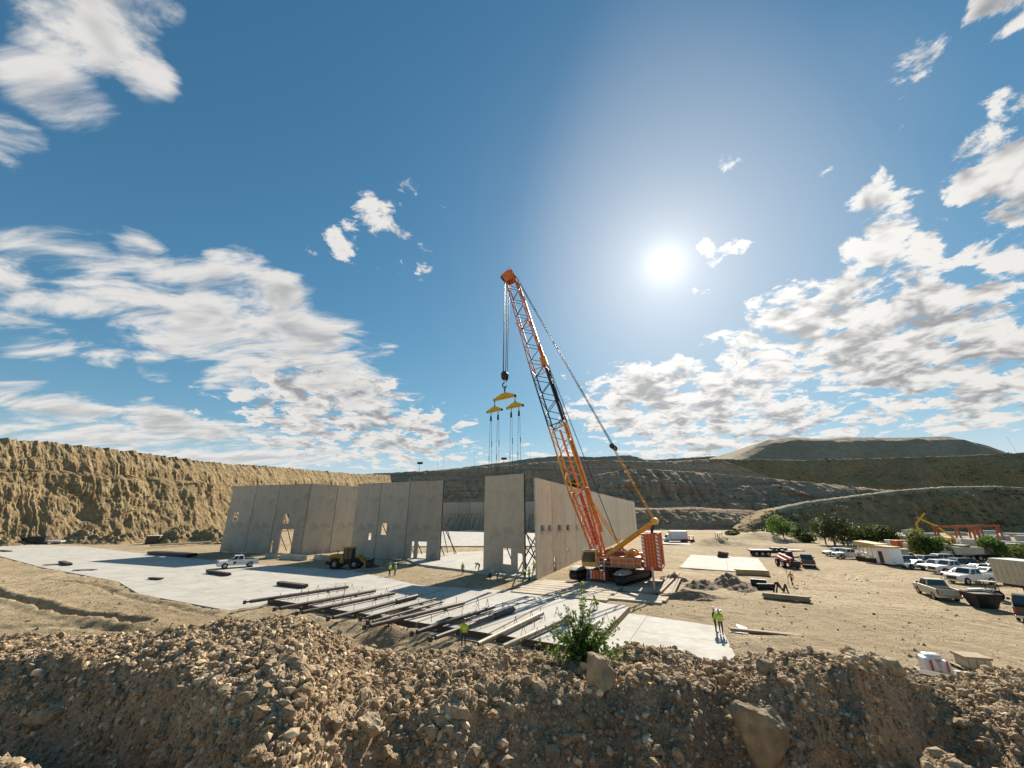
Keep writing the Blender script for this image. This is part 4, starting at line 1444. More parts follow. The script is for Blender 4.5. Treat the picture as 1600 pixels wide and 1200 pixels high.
# ------------------------------------------------------------------ timber mats under the crane
mo = Vector((-0.2, 51.2, 0))
board = MB().span(0, 0, 0, 5.5, 0.29, 0.2).mesh('board', [M_MATWOOD])
rows = 12
mk = 0
for c in range(3):
    for r in range(rows):
        if (c == 0 and r > 6) or (c == 2 and r in (0, 4)) or (c == 1 and r == 1 and False):
            continue
        q = mo + U * (5.75 * c + 0.25 * math.sin(r * 2.3 + c)) + V_ * (1.42 * r)
        if (q + U * 3 - WALL_A).dot(Vector((EAX.y, -EAX.x, 0))) < 0.4 and (q - WALL_A).dot(EAX) > -4:
            continue
        th = thing('timber_mat', 'pale timber crane mat, %s column, %s row from the cast panels' % (('left', 'middle', 'right')[c], ORD[r]), 'timber mat', q + Vector((0, 0, 0.03)), math.atan2(U.y, U.x) + 0.02 * math.sin(r * 5 + c), 'timber mats under the crane')
        for i in range(4):
            w = link_mesh('board', board, th)
            w.location = (0.05 * math.sin(i * 3 + r), i * 0.305, 0.004 * ((i + r) % 3))
        mk += 1
# ------------------------------------------------------------------ the crawler crane
M_ORANGE = mat('crane_orange', (0.66, 0.165, 0.018), 0.45, var=0.22, scale=1.4, coat=0.15)
M_YELLOW = mat('crane_yellow', (0.70, 0.33, 0.030), 0.45, var=0.2, scale=1.4, coat=0.15)
M_NAVY_BACKLIT = mat('boom_navy_backlit', (0.020, 0.026, 0.042), 0.5, var=0.3, scale=2)  # navy middle section; also the backlit dark of the upper lacing
M_RED = mat('crane_red', (0.42, 0.050, 0.025), 0.5, var=0.25, scale=1.5)
M_BLACK = mat('crawler_black', (0.028, 0.026, 0.025), 0.6, 0.2, var=0.4, scale=3)
M_DUSTY = mat('dusty_steel', (0.33, 0.30, 0.25), 0.7, 0.1, var=0.25, scale=3)
M_GLASS = mat('dark_glass', (0.020, 0.024, 0.024), 0.08, spec=0.7)
M_WHITE = mat('white_paint', (0.78, 0.77, 0.74), 0.4, var=0.06, scale=4)
M_ROPE = mat('steel_rope', (0.05, 0.05, 0.055), 0.5, 0.5)
M_RAIL = mat('grey_rail', (0.55, 0.54, 0.50), 0.5, 0.2)
M_SPREAD = mat('spreader_yellow', (0.68, 0.40, 0.015), 0.5, var=0.2, scale=2)

CR = Vector((14.0, 60.0, 0.25))
LOADP = (CA + CB) * 0.5 + Vector((0.1, 0.14, 0))
bd = (LOADP - CR); bd.z = 0
REACH = bd.length
crane = thing('crawler_crane', 'large orange crawler crane with a tall lattice boom and dark middle section', 'crane', CR, math.atan2(bd.y, bd.x))


def boom_frame(foot, tip):
    d = (tip - foot).normalized()
    s = Vector((0, 1, 0))
    n = s.cross(d).normalized()          # towards the back of the boom
    return d, s, n


FOOT, TIP = Vector((1.4, 0, 2.9)), Vector((REACH - 0.9, 0, 54.2))
bdir, bs, bn = boom_frame(FOOT, TIP)
if bn.z < 0: bn = -bn
BL = (TIP - FOOT).length


def boom_pt(l, a, b, w, h):
    return FOOT + bdir * l + bs * (a * w / 2) + bn * (b * h / 2)


def lattice(name, l0, l1, w0, h0, w1, h1, bays, cr, lr, m_ch, m_la, parent, ptf=boom_pt, faces=4):
    sec = MB()
    sec.tube(ptf(l0, -1, -1, w0, h0), ptf(l0, 1, -1, w0, h0), lr * 1.2, n=6).tube(ptf(l0, -1, 1, w0, h0), ptf(l0, 1, 1, w0, h0), lr * 1.2, n=6)
    sec.tube(ptf(l0, -1, -1, w0, h0), ptf(l0, -1, 1, w0, h0), lr * 1.2, n=6).tube(ptf(l0, 1, -1, w0, h0), ptf(l0, 1, 1, w0, h0), lr * 1.2, n=6)
    root = sec.build(name, [m_ch], parent)
    cor = [(-1, -1), (1, -1), (1, 1), (-1, 1)]
    for (a, b) in cor:
        MB().tube(ptf(l0, a, b, w0, h0), ptf(l1, a, b, w1, h1), cr, n=8).build('chord', [m_ch], root)
    for k in range(bays):
        t0, t1 = k / bays, (k + 1) / bays
        f = lambda t, c: ptf(l0 + (l1 - l0) * t, c[0], c[1], w0 + (w1 - w0) * t, h0 + (h1 - h0) * t)
        for i in range(4):
            c0, c1 = cor[i], cor[(i + 1) % 4]
            if (k + i) % 2: c0, c1 = c1, c0
            MB().tube(f(t0, c0), f(t1, c1), lr, n=5, caps=False).build('lacing_bar', [m_la], root)
    return root


WB = 2.6
lattice('boom_butt_section', 0.0, 9.6, 2.5, 1.1, WB, WB, 6, 0.15, 0.08, M_ORANGE, M_ORANGE, crane)
lattice('boom_section', 9.6, 20.5, WB, WB, WB, WB, 6, 0.14, 0.07, M_YELLOW, M_YELLOW, crane)
lattice('boom_section', 20.5, 31.0, WB, WB, WB, WB, 6, 0.13, 0.068, M_NAVY_BACKLIT, M_NAVY_BACKLIT, crane)
lattice('boom_section', 31.0, 41.2, WB, WB, 2.2, 2.2, 6, 0.12, 0.06, M_ORANGE, M_NAVY_BACKLIT, crane)  # orange section; the lacing's backlit darkness is put into its colour
lattice('boom_tip_section', 41.2, BL - 1.6, 2.2, 2.2, 1.75, 1.75, 6, 0.11, 0.058, M_ORANGE, M_NAVY_BACKLIT, crane)  # lacing coloured dark here too, for being seen against the light
# stay bars and service lines carried along the back of the boom
for l0, l1, m, w in ((3.0, 9.4, M_ORANGE, 0.55), (9.8, 13.0, M_ORANGE, 0.5), (13.2, 17.2, M_ORANGE, 0.62), (17.6, 20.3, M_ORANGE, 0.32), (20.8, 30.6, M_NAVY_BACKLIT, 0.26), (24.2, 27.4, M_NAVY_BACKLIT, 0.75),
                     (31.4, 35.6, M_ORANGE, 0.5), (36.0, 41.0, M_ORANGE, 0.32), (41.4, 46.0, M_ORANGE, 0.36), (46.2, 50.2, M_ORANGE, 0.22)):
    MB().bar(boom_pt(l0, 0.55, 1.12, WB, WB), boom_pt(l1, 0.55, 1.12, WB, WB), w, 0.22, 0, bs).build('stay_bar', [m], crane)
MB().bar(boom_pt(31.2, 0.5, 1.0, WB, WB), boom_pt(33.0, 0.5, 1.0, WB, WB), 1.1, 0.5, 0, bs).build('stay_bracket', [M_YELLOW], crane)
for l in (9.6, 20.5, 31.0, 41.2):
    MB().bar(boom_pt(l, -1.02, 0.4, WB, WB), boom_pt(l, 1.02, 0.4, WB, WB), 0.18, 0.18).bar(boom_pt(l + .15, -1.05, -1.0, WB, WB), boom_pt(l + .15, 1.05, -1.0, WB, WB), 0.14, 0.2).build('section_joint', [M_WHITE if l == 31.0 else M_ORANGE], crane)
MB().bar(boom_pt(10.2, -0.4, 0, WB, WB), boom_pt(19.8, -0.4, 0, WB, WB), 0.35, 0.1, 0, bs).build('catwalk', [M_ORANGE], crane)
MB().bar(boom_pt(1.5, -0.3, 0, WB, 1.2), boom_pt(9.2, -0.3, 0, WB, WB), 0.5, 0.12, 0, bs).build('catwalk', [M_RED], crane)
# boom head with its sheaves
hd = MB()
for a in (-1, 1):
    c = [boom_pt(BL - 1.6, a, -1, 1.75, 1.75), boom_pt(BL - 1.6, a, 1, 1.75, 1.75), boom_pt(BL + 0.2, a, 1.1, 1.5, 1.75), boom_pt(BL + 0.9, a, 0.2, 1.5, 1.75), boom_pt(BL + 0.5, a, -1.6, 1.5, 1.75), boom_pt(BL - 0.5, a, -1.5, 1.5, 1.75)]
    hd.add(c, [tuple(range(6))]); hd.add([p + bs * 0.12 * -a for p in c], [tuple(range(6))])
    hd.loft([c, [p + bs * 0.12 * -a for p in c]], caps=False)
hd.build('boom_head', [M_ORANGE], crane)
for k, (dl, db) in enumerate(((0.1, -1.5), (0.2, 0.7), (-0.6, 0.9))):
    c = boom_pt(BL + dl, 0, db, 1.5, 1.75)
    s = MB()
    for j in (-0.45, -0.15, 0.15, 0.45):
        s.tube(c + bs * (j - 0.05), c + bs * (j + 0.05), 0.48 if k == 0 else 0.36, n=16)
    s.build('sheave', [M_BLACK if k == 0 else M_ORANGE], crane)
rb = MB()
for a in (-1, 1):
    rb.tube(boom_pt(BL + 0.2, a, 1.1, 1.5, 1.75), boom_pt(BL + 1.2, a, 0.6, 1.5, 1.75), 0.04, n=5).tube(boom_pt(BL + 0.9, a, 0.2, 1.5, 1.75), boom_pt(BL + 1.2, a, 0.6, 1.5, 1.75), 0.04, n=5)
rb.tube(boom_pt(BL + 1.2, -1, 0.6, 1.5, 1.75), boom_pt(BL + 1.2, 1, 0.6, 1.5, 1.75), 0.04, n=5).build('head_rail', [M_ORANGE], crane)

# A-frame, hoist reeving, equaliser and pendants
AF = Vector((-6.6, 0, 7.7))
EQ = Vector((-1.9, 0, 18.2))
for a in (-1, 1):
    MB().tube((0.4, a * 1.15, 3.0), (AF.x, a * 1.05, AF.z), 0.32, 0.30, 10).build('a_frame_leg', [M_YELLOW], crane)
    MB().tube((-5.2, a * 1.15, 3.0), (AF.x + 0.2, a * 0.85, AF.z - 0.2), 0.12, 0.12, 8).build('a_frame_stay', [M_BLACK], crane)
    MB().tube((-2.4, a * 0.9, 3.0), boom_pt(7.6, a * 0.6, 1, WB, WB), 0.09, 0.09, 8).build('backstop_strut', [M_YELLOW], crane)
    for j in (-0.22, 0.0, 0.22):
        MB().tube(AF + Vector((0, a * 1.1 + j, 0.1)), EQ + Vector((0, a * 1.15 + j, -0.2)), 0.05, n=5).build('hoist_rope', [M_YELLOW], crane)
    MB().tube(EQ + Vector((0, a * 1.15, 0.1)), boom_pt(BL + 0.2, a * 1.55, 1.1, 1.5, 1.75), 0.06, n=8).build('pendant', [M_ROPE], crane)
    for f in (0.28, 0.52, 0.76):
        q = (EQ + Vector((0, a * 1.15, 0.1))).lerp(boom_pt(BL + 0.2, a * 1.55, 1.1, 1.5, 1.75), f)
        MB().tube(q - (TIP - EQ).normalized() * 0.35, q + (TIP - EQ).normalized() * 0.3, 0.085, n=6).build('pendant_link', [M_BLACK], crane)
MB().tube(AF + Vector((0, -1.5, 0)), AF + Vector((0, 1.5, 0)), 0.45, n=14).build('a_frame_head', [M_YELLOW], crane)
MB().box(EQ, (0.4, 2.5, 0.4)).tube(EQ + Vector((0.1, -1.4, 0.2)), EQ + Vector((0.1, -0.8, 0.2)), 0.4, n=12).tube(EQ + Vector((0.1, 0.8, 0.2)), EQ + Vector((0.1, 1.4, 0.2)), 0.4, n=12).build('equaliser', [M_BLACK], crane)
for k in range(3):
    c = AF.lerp(EQ, 0.25 + 0.25 * k)
    MB().tube(c + Vector((0, -1.35, 0)), c + Vector((0, 1.35, 0)), 0.07, n=6).build('reeving_spacer', [M_YELLOW], crane)
MB().box(Vector((-3.2, 0, 5.6)), (1.7, 1.3, 0.3), rot=Matrix.Rotation(R(33), 3, 'Y')).build('a_frame_walkway', [M_ORANGE], crane)
for j in (-0.25, 0.25):
    MB().tube(boom_pt(BL - 0.6, 0, 0.9, 1.5, 1.75) + bs * j, Vector((-1.6, j, 3.6)), 0.03, n=4).build('hoist_line', [M_ROPE], crane)

# upper works
MB().span(-6.2, -1.45, 1.75, 2.2, 1.45, 2.55).build('slewing_platform', [M_RED], crane, 0.04)
MB().span(-4.6, 1.5, 1.95, -0.5, 2.75, 3.2).build('engine_house', [M_ORANGE], crane, 0.05)
MB().span(-4.6, -2.75, 1.95, 0.8, -1.5, 3.4).build('engine_house', [M_ORANGE], crane, 0.05)
MB().span(-4.2, -1.2, 2.56, -0.2, 1.2, 3.1).build('machinery_deck', [M_ORANGE], crane, 0.04)
for x in (-3.2, -1.6, -0.2):
    MB().tube((x, -1.1, 3.25), (x, 1.1, 3.25), 0.55, n=18).tube((x, -1.2, 3.25), (x, -1.1, 3.25), 0.75, n=18).tube((x, 1.1, 3.25), (x, 1.2, 3.25), 0.75, n=18).build('winch_drum', [M_YELLOW if x < -2 else M_RED], crane)
for a in (-1, 1):
    MB().prism([(0.6, 2.5), (2.3, 2.5), (1.8, 3.3), (1.0, 3.3)], a * 1.2 - 0.12, a * 1.2 + 0.12).build('boom_foot_lug', [M_ORANGE], crane)
cab = MB().prism([(1.3, 1.75), (3.35, 1.75), (3.5, 2.6), (3.15, 3.75), (1.3, 3.85)], 1.55, 2.75).build('cab', [M_YELLOW], crane, 0.05)
MB().prism([(1.5, 2.35), (3.28, 2.35), (3.36, 2.62), (3.08, 3.6), (1.5, 3.66)], 2.752, 2.775).build('window', [M_GLASS], cab)
MB().add([(3.385, 1.65, 1.95), (3.385, 2.65, 1.95), (3.515, 2.65, 2.62), (3.515, 1.65, 2.62)], [(0, 1, 2, 3)]).add([(3.52, 1.65, 2.64), (3.52, 2.65, 2.64), (3.2, 2.65, 3.68), (3.2, 1.65, 3.68)], [(0, 1, 2, 3)]).build('windscreen', [M_GLASS], cab)
MB().span(1.2, 1.5, 3.86, 3.3, 2.8, 3.94).build('cab_roof', [M_WHITE], cab)
MB().tube((3.0, 2.2, 3.95), (3.0, 2.2, 4.3), 0.09, n=8).build('beacon', [M_WHITE], cab)
# walkway with rails and a ladder
MB().span(-4.7, 2.78, 1.92, 1.2, 3.35, 1.99).build('side_walkway', [M_DUSTY], crane)
rl = MB()
for x in np.arange(-4.6, 1.21, 0.95):
    rl.tube((x, 3.32, 2.0), (x, 3.32, 3.05), 0.03, n=5)
for z in (2.5, 3.05):
    rl.tube((-4.6, 3.32, z), (1.1, 3.32, z), 0.035, n=5)
rl.tube((-4.6, 2.7, 3.9), (-1.0, 2.7, 3.9), 0.035, n=5)
for x in (-4.6, -2.8, -1.0):
    rl.tube((x, 2.7, 3.2), (x, 2.7, 3.9), 0.03, n=5)
rl.build('handrail', [M_RAIL], crane)
ld_ = MB()
for x in (0.2, 0.85):
    ld_.tube((x, 3.45, 0.9), (x, 3.38, 2.9), 0.04, n=5)
for z in np.arange(1.0, 2.6, 0.3):
    ld_.tube((0.2, 3.43, z), (0.85, 3.43, z), 0.03, n=5)
ld_.build('ladder', [M_RAIL], crane)


def chevrons(parent, x, y0, y1, z0, z1, face, n, tw):
    """white slashes on a red board; face = +1/-1 along local x, or 'y' for the near side"""
    red = MB(); wh = MB()
    h = (z1 - z0) / n
    for k in range(n):
        za, zb = z0 + k * h, z0 + (k + 0.5) * h
        if face == 'y':
            wh.add([(y0, x, za), (y1, x, za + h * 0.35), (y1, x, zb + h * 0.35), (y0, x, zb)], [(0, 1, 2, 3)])
        else:
            wh.add([(x, y0, za), (x, y1, za + h * 0.35), (x, y1, zb + h * 0.35), (x, y0, zb)], [(0, 1, 2, 3)])
    return wh.build('chevron_stripe', [M_WHITE], parent)


# rear counterweight: two stacks of slabs on a base plate
MB().span(-7.1, -3.5, 1.75, -4.9, 3.5, 2.1).build('counterweight_base', [M_RED], crane, 0.03)
slab_me = MB().span(-1.05, -0.98, 0.0, 1.05, 0.98, 0.44).mesh('counterweight_slab', [M_ORANGE])
rib_x = MB().span(-1.09, -0.09, 0.03, -1.052, 0.09, 0.41).mesh('slab_rib', [M_RED])
rib_y = MB().span(-0.1, 0.982, 0.03, 0.1, 1.02, 0.41).mesh('slab_rib', [M_RED])
for a in (-1, 1):
    for k in range(9):
        s = link_mesh('counterweight_slab', slab_me, crane)
        s.location = (-6.0, a * 2.45, 2.11 + 0.455 * k)
        for q in (-0.6, -0.2, 0.2, 0.6):
            link_mesh('slab_rib', rib_x, s).location = (0, q, 0)
            link_mesh('slab_rib', rib_y, s).location = (q, 0, 0)
    for y0 in (a * 2.45 - 0.97, a * 2.45 + 0.67):
        chevrons(crane, -7.066, y0, y0 + 0.3, 2.15, 6.1, -1, 9, 0.2)
chevrons(crane, 3.444, -7.02, -6.72, 2.15, 6.1, 'y', 9, 0.2)
chevrons(crane, 3.444, -5.28, -4.98, 2.15, 6.1, 'y', 9, 0.2)

# lower works (turned against the upper works)
low_az = math.atan2(0.76, 0.65) - crane.rotation_euler.z
RL = Matrix.Rotation(low_az, 3, 'Z')


def turned(b):
    b.v = [tuple(RL @ Vector(p)) for p in b.v]
    return b


turned(MB().span(-2.6, -2.6, 0.55, 2.6, 2.6, 1.35).span(-1.2, -3.2, 0.7, 1.2, 3.2, 1.25)).build('carbody', [M_BLACK], crane, 0.05)
MB().tube((0, 0, 1.35), (0, 0, 1.75), 1.7, n=28).build('slewing_ring', [M_BLACK], crane)
cw = turned(MB().span(-3.9, -1.15, 0.35, -2.75, 1.15, 1.45)).build('carbody_counterweight', [M_RED], crane, 0.03)
for y0 in (-1.12, 0.82):
    w = MB()
    for k in range(5):
        za = 0.4 + k * 0.2
        w.add([(-3.91, y0, za), (-3.91, y0 + 0.3, za + .07), (-3.91, y0 + 0.3, za + .17), (-3.91, y0, za + 0.1)], [(0, 1, 2, 3)])
    turned(w).build('chevron_stripe', [M_WHITE], cw)
r2 = MB()
for yy in (-0.5, 0.0, 0.5):
    r2.span(-3.94, yy - 0.12, 0.4, -3.902, yy + 0.12, 1.4)
turned(r2).build('counterweight_rib', [M_ORANGE], cw)


def track(yc):
    L2, Rr = 4.0, 0.55
    fr = MB().prism([(-4.0, 0.35), (4.0, 0.35), (4.2, 0.6), (3.6, 0.95), (-3.6, 0.95), (-4.2, 0.6)], yc - 0.42, yc + 0.42)
    o = turned(fr).build('crawler', [M_BLACK], crane)
    pads = MB()
    path = []
    for k in range(26): path.append((-L2 + 2 * L2 * k / 26, 0.06, 0.0))
    for k in range(6): path.append((L2 + Rr * math.sin(math.pi * k / 6), 0.61 - Rr * math.cos(math.pi * k / 6), math.pi * k / 6))
    for k in range(26): path.append((L2 - 2 * L2 * k / 26, 1.16, math.pi))
    for k in range(6): path.append((-L2 - Rr * math.sin(math.pi * k / 6), 0.61 + Rr * math.cos(math.pi * k / 6), math.pi + math.pi * k / 6))
    padm = None
    for (x, z, a) in path:
        b = MB().box((0, 0, 0), (0.27, 1.2, 0.1))
        m = Matrix.Rotation(-a, 3, 'Y')
        b.v = [tuple(RL @ (m @ Vector(p) + Vector((x, yc, z)))) for p in b.v]
        b.build('track_pad', [M_BLACK], o)
    for x in (-L2, L2):
        turned(MB().tube((x, yc - 0.3, 0.61), (x, yc + 0.3, 0.61), 0.46, n=16)).build('sprocket', [M_BLACK], o)
    for x in np.arange(-3.2, 3.3, 0.8):
        turned(MB().tube((x, yc - 0.34, 0.28), (x, yc + 0.34, 0.28), 0.16, n=10)).build('roller', [M_BLACK], o)
    # dusty fender plate over the front end of the track
    turned(MB().prism([(-4.75, 1.24), (-2.0, 1.24), (-2.0, 1.40), (-2.7, 1.72), (-4.0, 1.58), (-4.75, 1.34)], yc - 0.62, yc + 0.62)).build('track_fender', [M_DUSTY], o)
    return o


track(3.45); track(-3.45)
st = MB()
for yy in (1.5, 2.1):
    st.tube(RL @ Vector((-3.2, yy, 0.1)), RL @ Vector((-2.7, yy, 1.5)), 0.045, n=5)
for k in range(5):
    q = k / 5 + 0.1
    st.tube(RL @ Vector((-3.2 + .5 * q, 1.5, 0.1 + 1.4 * q)), RL @ Vector((-3.2 + .5 * q, 2.1, 0.1 + 1.4 * q)), 0.04, n=5)
st.build('boarding_ladder', [M_RAIL], crane)

# hoist ropes, hook block (part of the crane; modelled in the crane's own frame)
hx = REACH
HB = 32.6
for (dx, dy) in ((-0.42, -0.25), (-0.30, 0.25), (0.42, -0.25), (0.30, 0.25)):
    MB().tube((hx - 0.35 + dx * 1.2, dy, 54.2), (hx + dx * 0.9, dy, HB + 0.5), 0.065, n=6).build('hoist_rope', [M_ROPE], crane)
hb = MB()
for j in (-0.3, 0.0, 0.3):
    hb.tube((hx, j - 0.08, HB + 0.45), (hx, j + 0.08, HB + 0.45), 0.62, n=18)
hbo = hb.build('hook_block', [M_BLACK], crane)
MB().prism([(hx - 0.55, HB + 0.5), (hx + 0.55, HB + 0.5), (hx + 0.5, HB - 0.3), (hx + 0.2, HB - 0.75), (hx - 0.2, HB - 0.75), (hx - 0.5, HB - 0.3)], -0.46, -0.40).prism(
    [(hx - 0.55, HB + 0.5), (hx + 0.55, HB + 0.5), (hx + 0.5, HB - 0.3), (hx + 0.2, HB - 0.75), (hx - 0.2, HB - 0.75), (hx - 0.5, HB - 0.3)], 0.40, 0.46).build('cheek_plate', [M_BLACK], hbo)
MB().tube((hx, 0, HB - 0.6), (hx, 0, HB - 1.1), 0.18, n=10).build('hook_shank', [M_WHITE], hbo)
hk = MB()
pts = [Vector((hx + 0.45 * math.sin(a) , 0, HB - 1.55 + 0.45 * math.cos(a))) for a in np.linspace(0, 4.3, 10)]
for a, b in zip(pts[:-1], pts[1:]): hk.tube(a, b, 0.12, n=8)
hk.build('hook', [M_BLACK], hbo)

# spreader beams and slings
cdv = (CB - CA).normalized()
rzc = math.atan2(cdv.y, cdv.x)
SPX = LOADP.xy


def spreader(center, length, z, h, label, lug_up, slings):
    th = thing('spreader_beam', label, 'spreader beam', (center.x, center.y, z), rzc, 'yellow spreader beams under the hook')
    L2 = length / 2
    MB().prism([(-L2, 0.0), (L2, 0.0), (L2, 0.38 * h), (0.12 * length, h), (-0.12 * length, h), (-L2, 0.38 * h)], -0.2, 0.2).build('beam', [M_SPREAD], th, 0.03)
    for x in (-L2 + 0.05, L2 - 0.05):
        MB().span(x - 0.08, -0.24, -0.04, x + 0.08, 0.24, 0.36 * h).build('end_plate', [M_BLACK], th)
    MB().span(-0.12, -0.06, h - 0.02, 0.12, 0.06, h + 0.28).build('lifting_lug', [M_BLACK], th)
    MB().span(-L2 * 0.7, -0.203, 0.12, L2 * 0.7, -0.2005, 0.20).build('beam_marking', [M_BLACK], th)
    for (x0, z0, x1, z1, r) in lug_up:
        MB().tube((x0, 0, z0), (x1, 0, z1), r, n=6).build('chain_link', [M_BLACK], th)
    for (x, top, bot, y0, y1) in slings:
        MB().tube((x, 0, -0.05), (x, 0, top), 0.07, n=6).tube((x, 0, top), (x, 0, top - 0.9), 0.16, 0.2, n=8).build('sling_block', [M_BLACK], th)
        for yy, sx in ((y0, -0.18), (y1, 0.18)):
            MB().tube((x + sx, 0, top - 0.7), (x + sx * 1.5, yy, bot), 0.028, n=4).build('sling_rope', [M_ROPE], th)
            MB().tube((x + sx * 1.4, yy * 0.8, bot + 2.6 + (2.5 if sx > 0 else 0)), (x + sx * 1.4, yy * 0.8, bot + 3.6 + (2.5 if sx > 0 else 0)), 0.06, n=5).build('sling_shackle', [M_BLACK], th)
    return th


ZM = 28.6
spreader(LOADP, 4.9, ZM, 1.15, 'largest yellow spreader beam hanging directly under the crane hook', [(0, 1.3, 0, 2.4, 0.07), (-0.25, 2.2, 0, 1.3, 0.06), (0.25, 2.2, 0, 1.3, 0.06)], [])
zt = 15.2 - (ZM - 2.0)
spreader(LOADP + cdv * -2.35, 3.5, ZM - 2.0, 0.95, 'smaller yellow spreader beam on the left, below the largest one', [(0, 1.2, 0, 2.0, 0.07)],
         [(-0.85, -0.7, zt, -0.05, 0.05), (0.85, -0.7, zt, -0.05, 0.05)])
spreader(LOADP + cdv * 2.35, 3.5, ZM - 2.0, 0.95, 'smaller yellow spreader beam on the right, nearest the boom', [(0, 1.2, 0, 2.0, 0.07)],
         [(-0.85, -0.7, zt, -0.05, 0.05), (0.85, -0.7, zt, -0.05, 0.05)])
# ------------------------------------------------------------------ vehicles
M_TYRE = mat('tyre_rubber', (0.022, 0.021, 0.020), 0.85, var=0.3, scale=5)
M_RIM = mat('wheel_rim', (0.42, 0.41, 0.39), 0.4, 0.6)
M_CHROME = mat('chrome', (0.55, 0.55, 0.55), 0.25, 0.9)
M_LAMP = mat('lamp_glass', (0.75, 0.75, 0.72), 0.15)
M_TAIL = mat('tail_lamp', (0.45, 0.02, 0.015), 0.25)
M_TRIM = mat('black_trim', (0.03, 0.03, 0.03), 0.55)
PAINT = {
    'white': mat('paint_white', (0.78, 0.77, 0.74), 0.35, coat=0.4, var=0.05, scale=2),
    'silver': mat('paint_silver', (0.50, 0.50, 0.49), 0.35, 0.3, coat=0.4, var=0.08, scale=2),
    'black': mat('paint_black', (0.020, 0.020, 0.022), 0.3, coat=0.5),
    'grey': mat('paint_grey', (0.12, 0.12, 0.125), 0.35, coat=0.4, var=0.1, scale=2),
    'red': mat('paint_red', (0.40, 0.035, 0.025), 0.35, coat=0.4, var=0.1, scale=2),
    'tan': mat('paint_tan', (0.50, 0.44, 0.33), 0.45, coat=0.2, var=0.1, scale=2),
    'blue': mat('paint_blue', (0.05, 0.08, 0.14), 0.35, coat=0.4),
}


def wheel(parent, x, y, r, w, side, m_rim=None, rim=0.6):
    o = MB()
    prof = [(r * 0.62, -w / 2), (r * 0.93, -w / 2), (r, -w * 0.32), (r, w * 0.32), (r * 0.93, w / 2), (r * 0.62, w / 2)]
    n = 20
    rings = [[(math.cos(2 * math.pi * k / n) * pr, py, math.sin(2 * math.pi * k / n) * pr) for pr, py in prof] for k in range(n)]
    rings.append(rings[0])
    o.loft(rings, 0, True, True, False)
    t = o.build('wheel', [M_TYRE], parent)
    t.location = (x, y, r)
    MB().tube((0, -w * 0.38, 0), (0, w * 0.38, 0), r * rim, n=16).tube((0, side * w * 0.38, 0), (0, side * w * 0.46, 0), r * 0.2, n=8).build('rim', [m_rim or M_RIM], t)
    return t


def arch(cx, r, n=8):
    return [(cx + r * math.cos(a), 0.42 + r * math.sin(a)) for a in np.linspace(0, math.pi, n)]


def quad(pts, off):
    n = (Vector(pts[1]) - Vector(pts[0])).cross(Vector(pts[2]) - Vector(pts[0])).normalized()
    return [Vector(p) + n * off for p in pts]


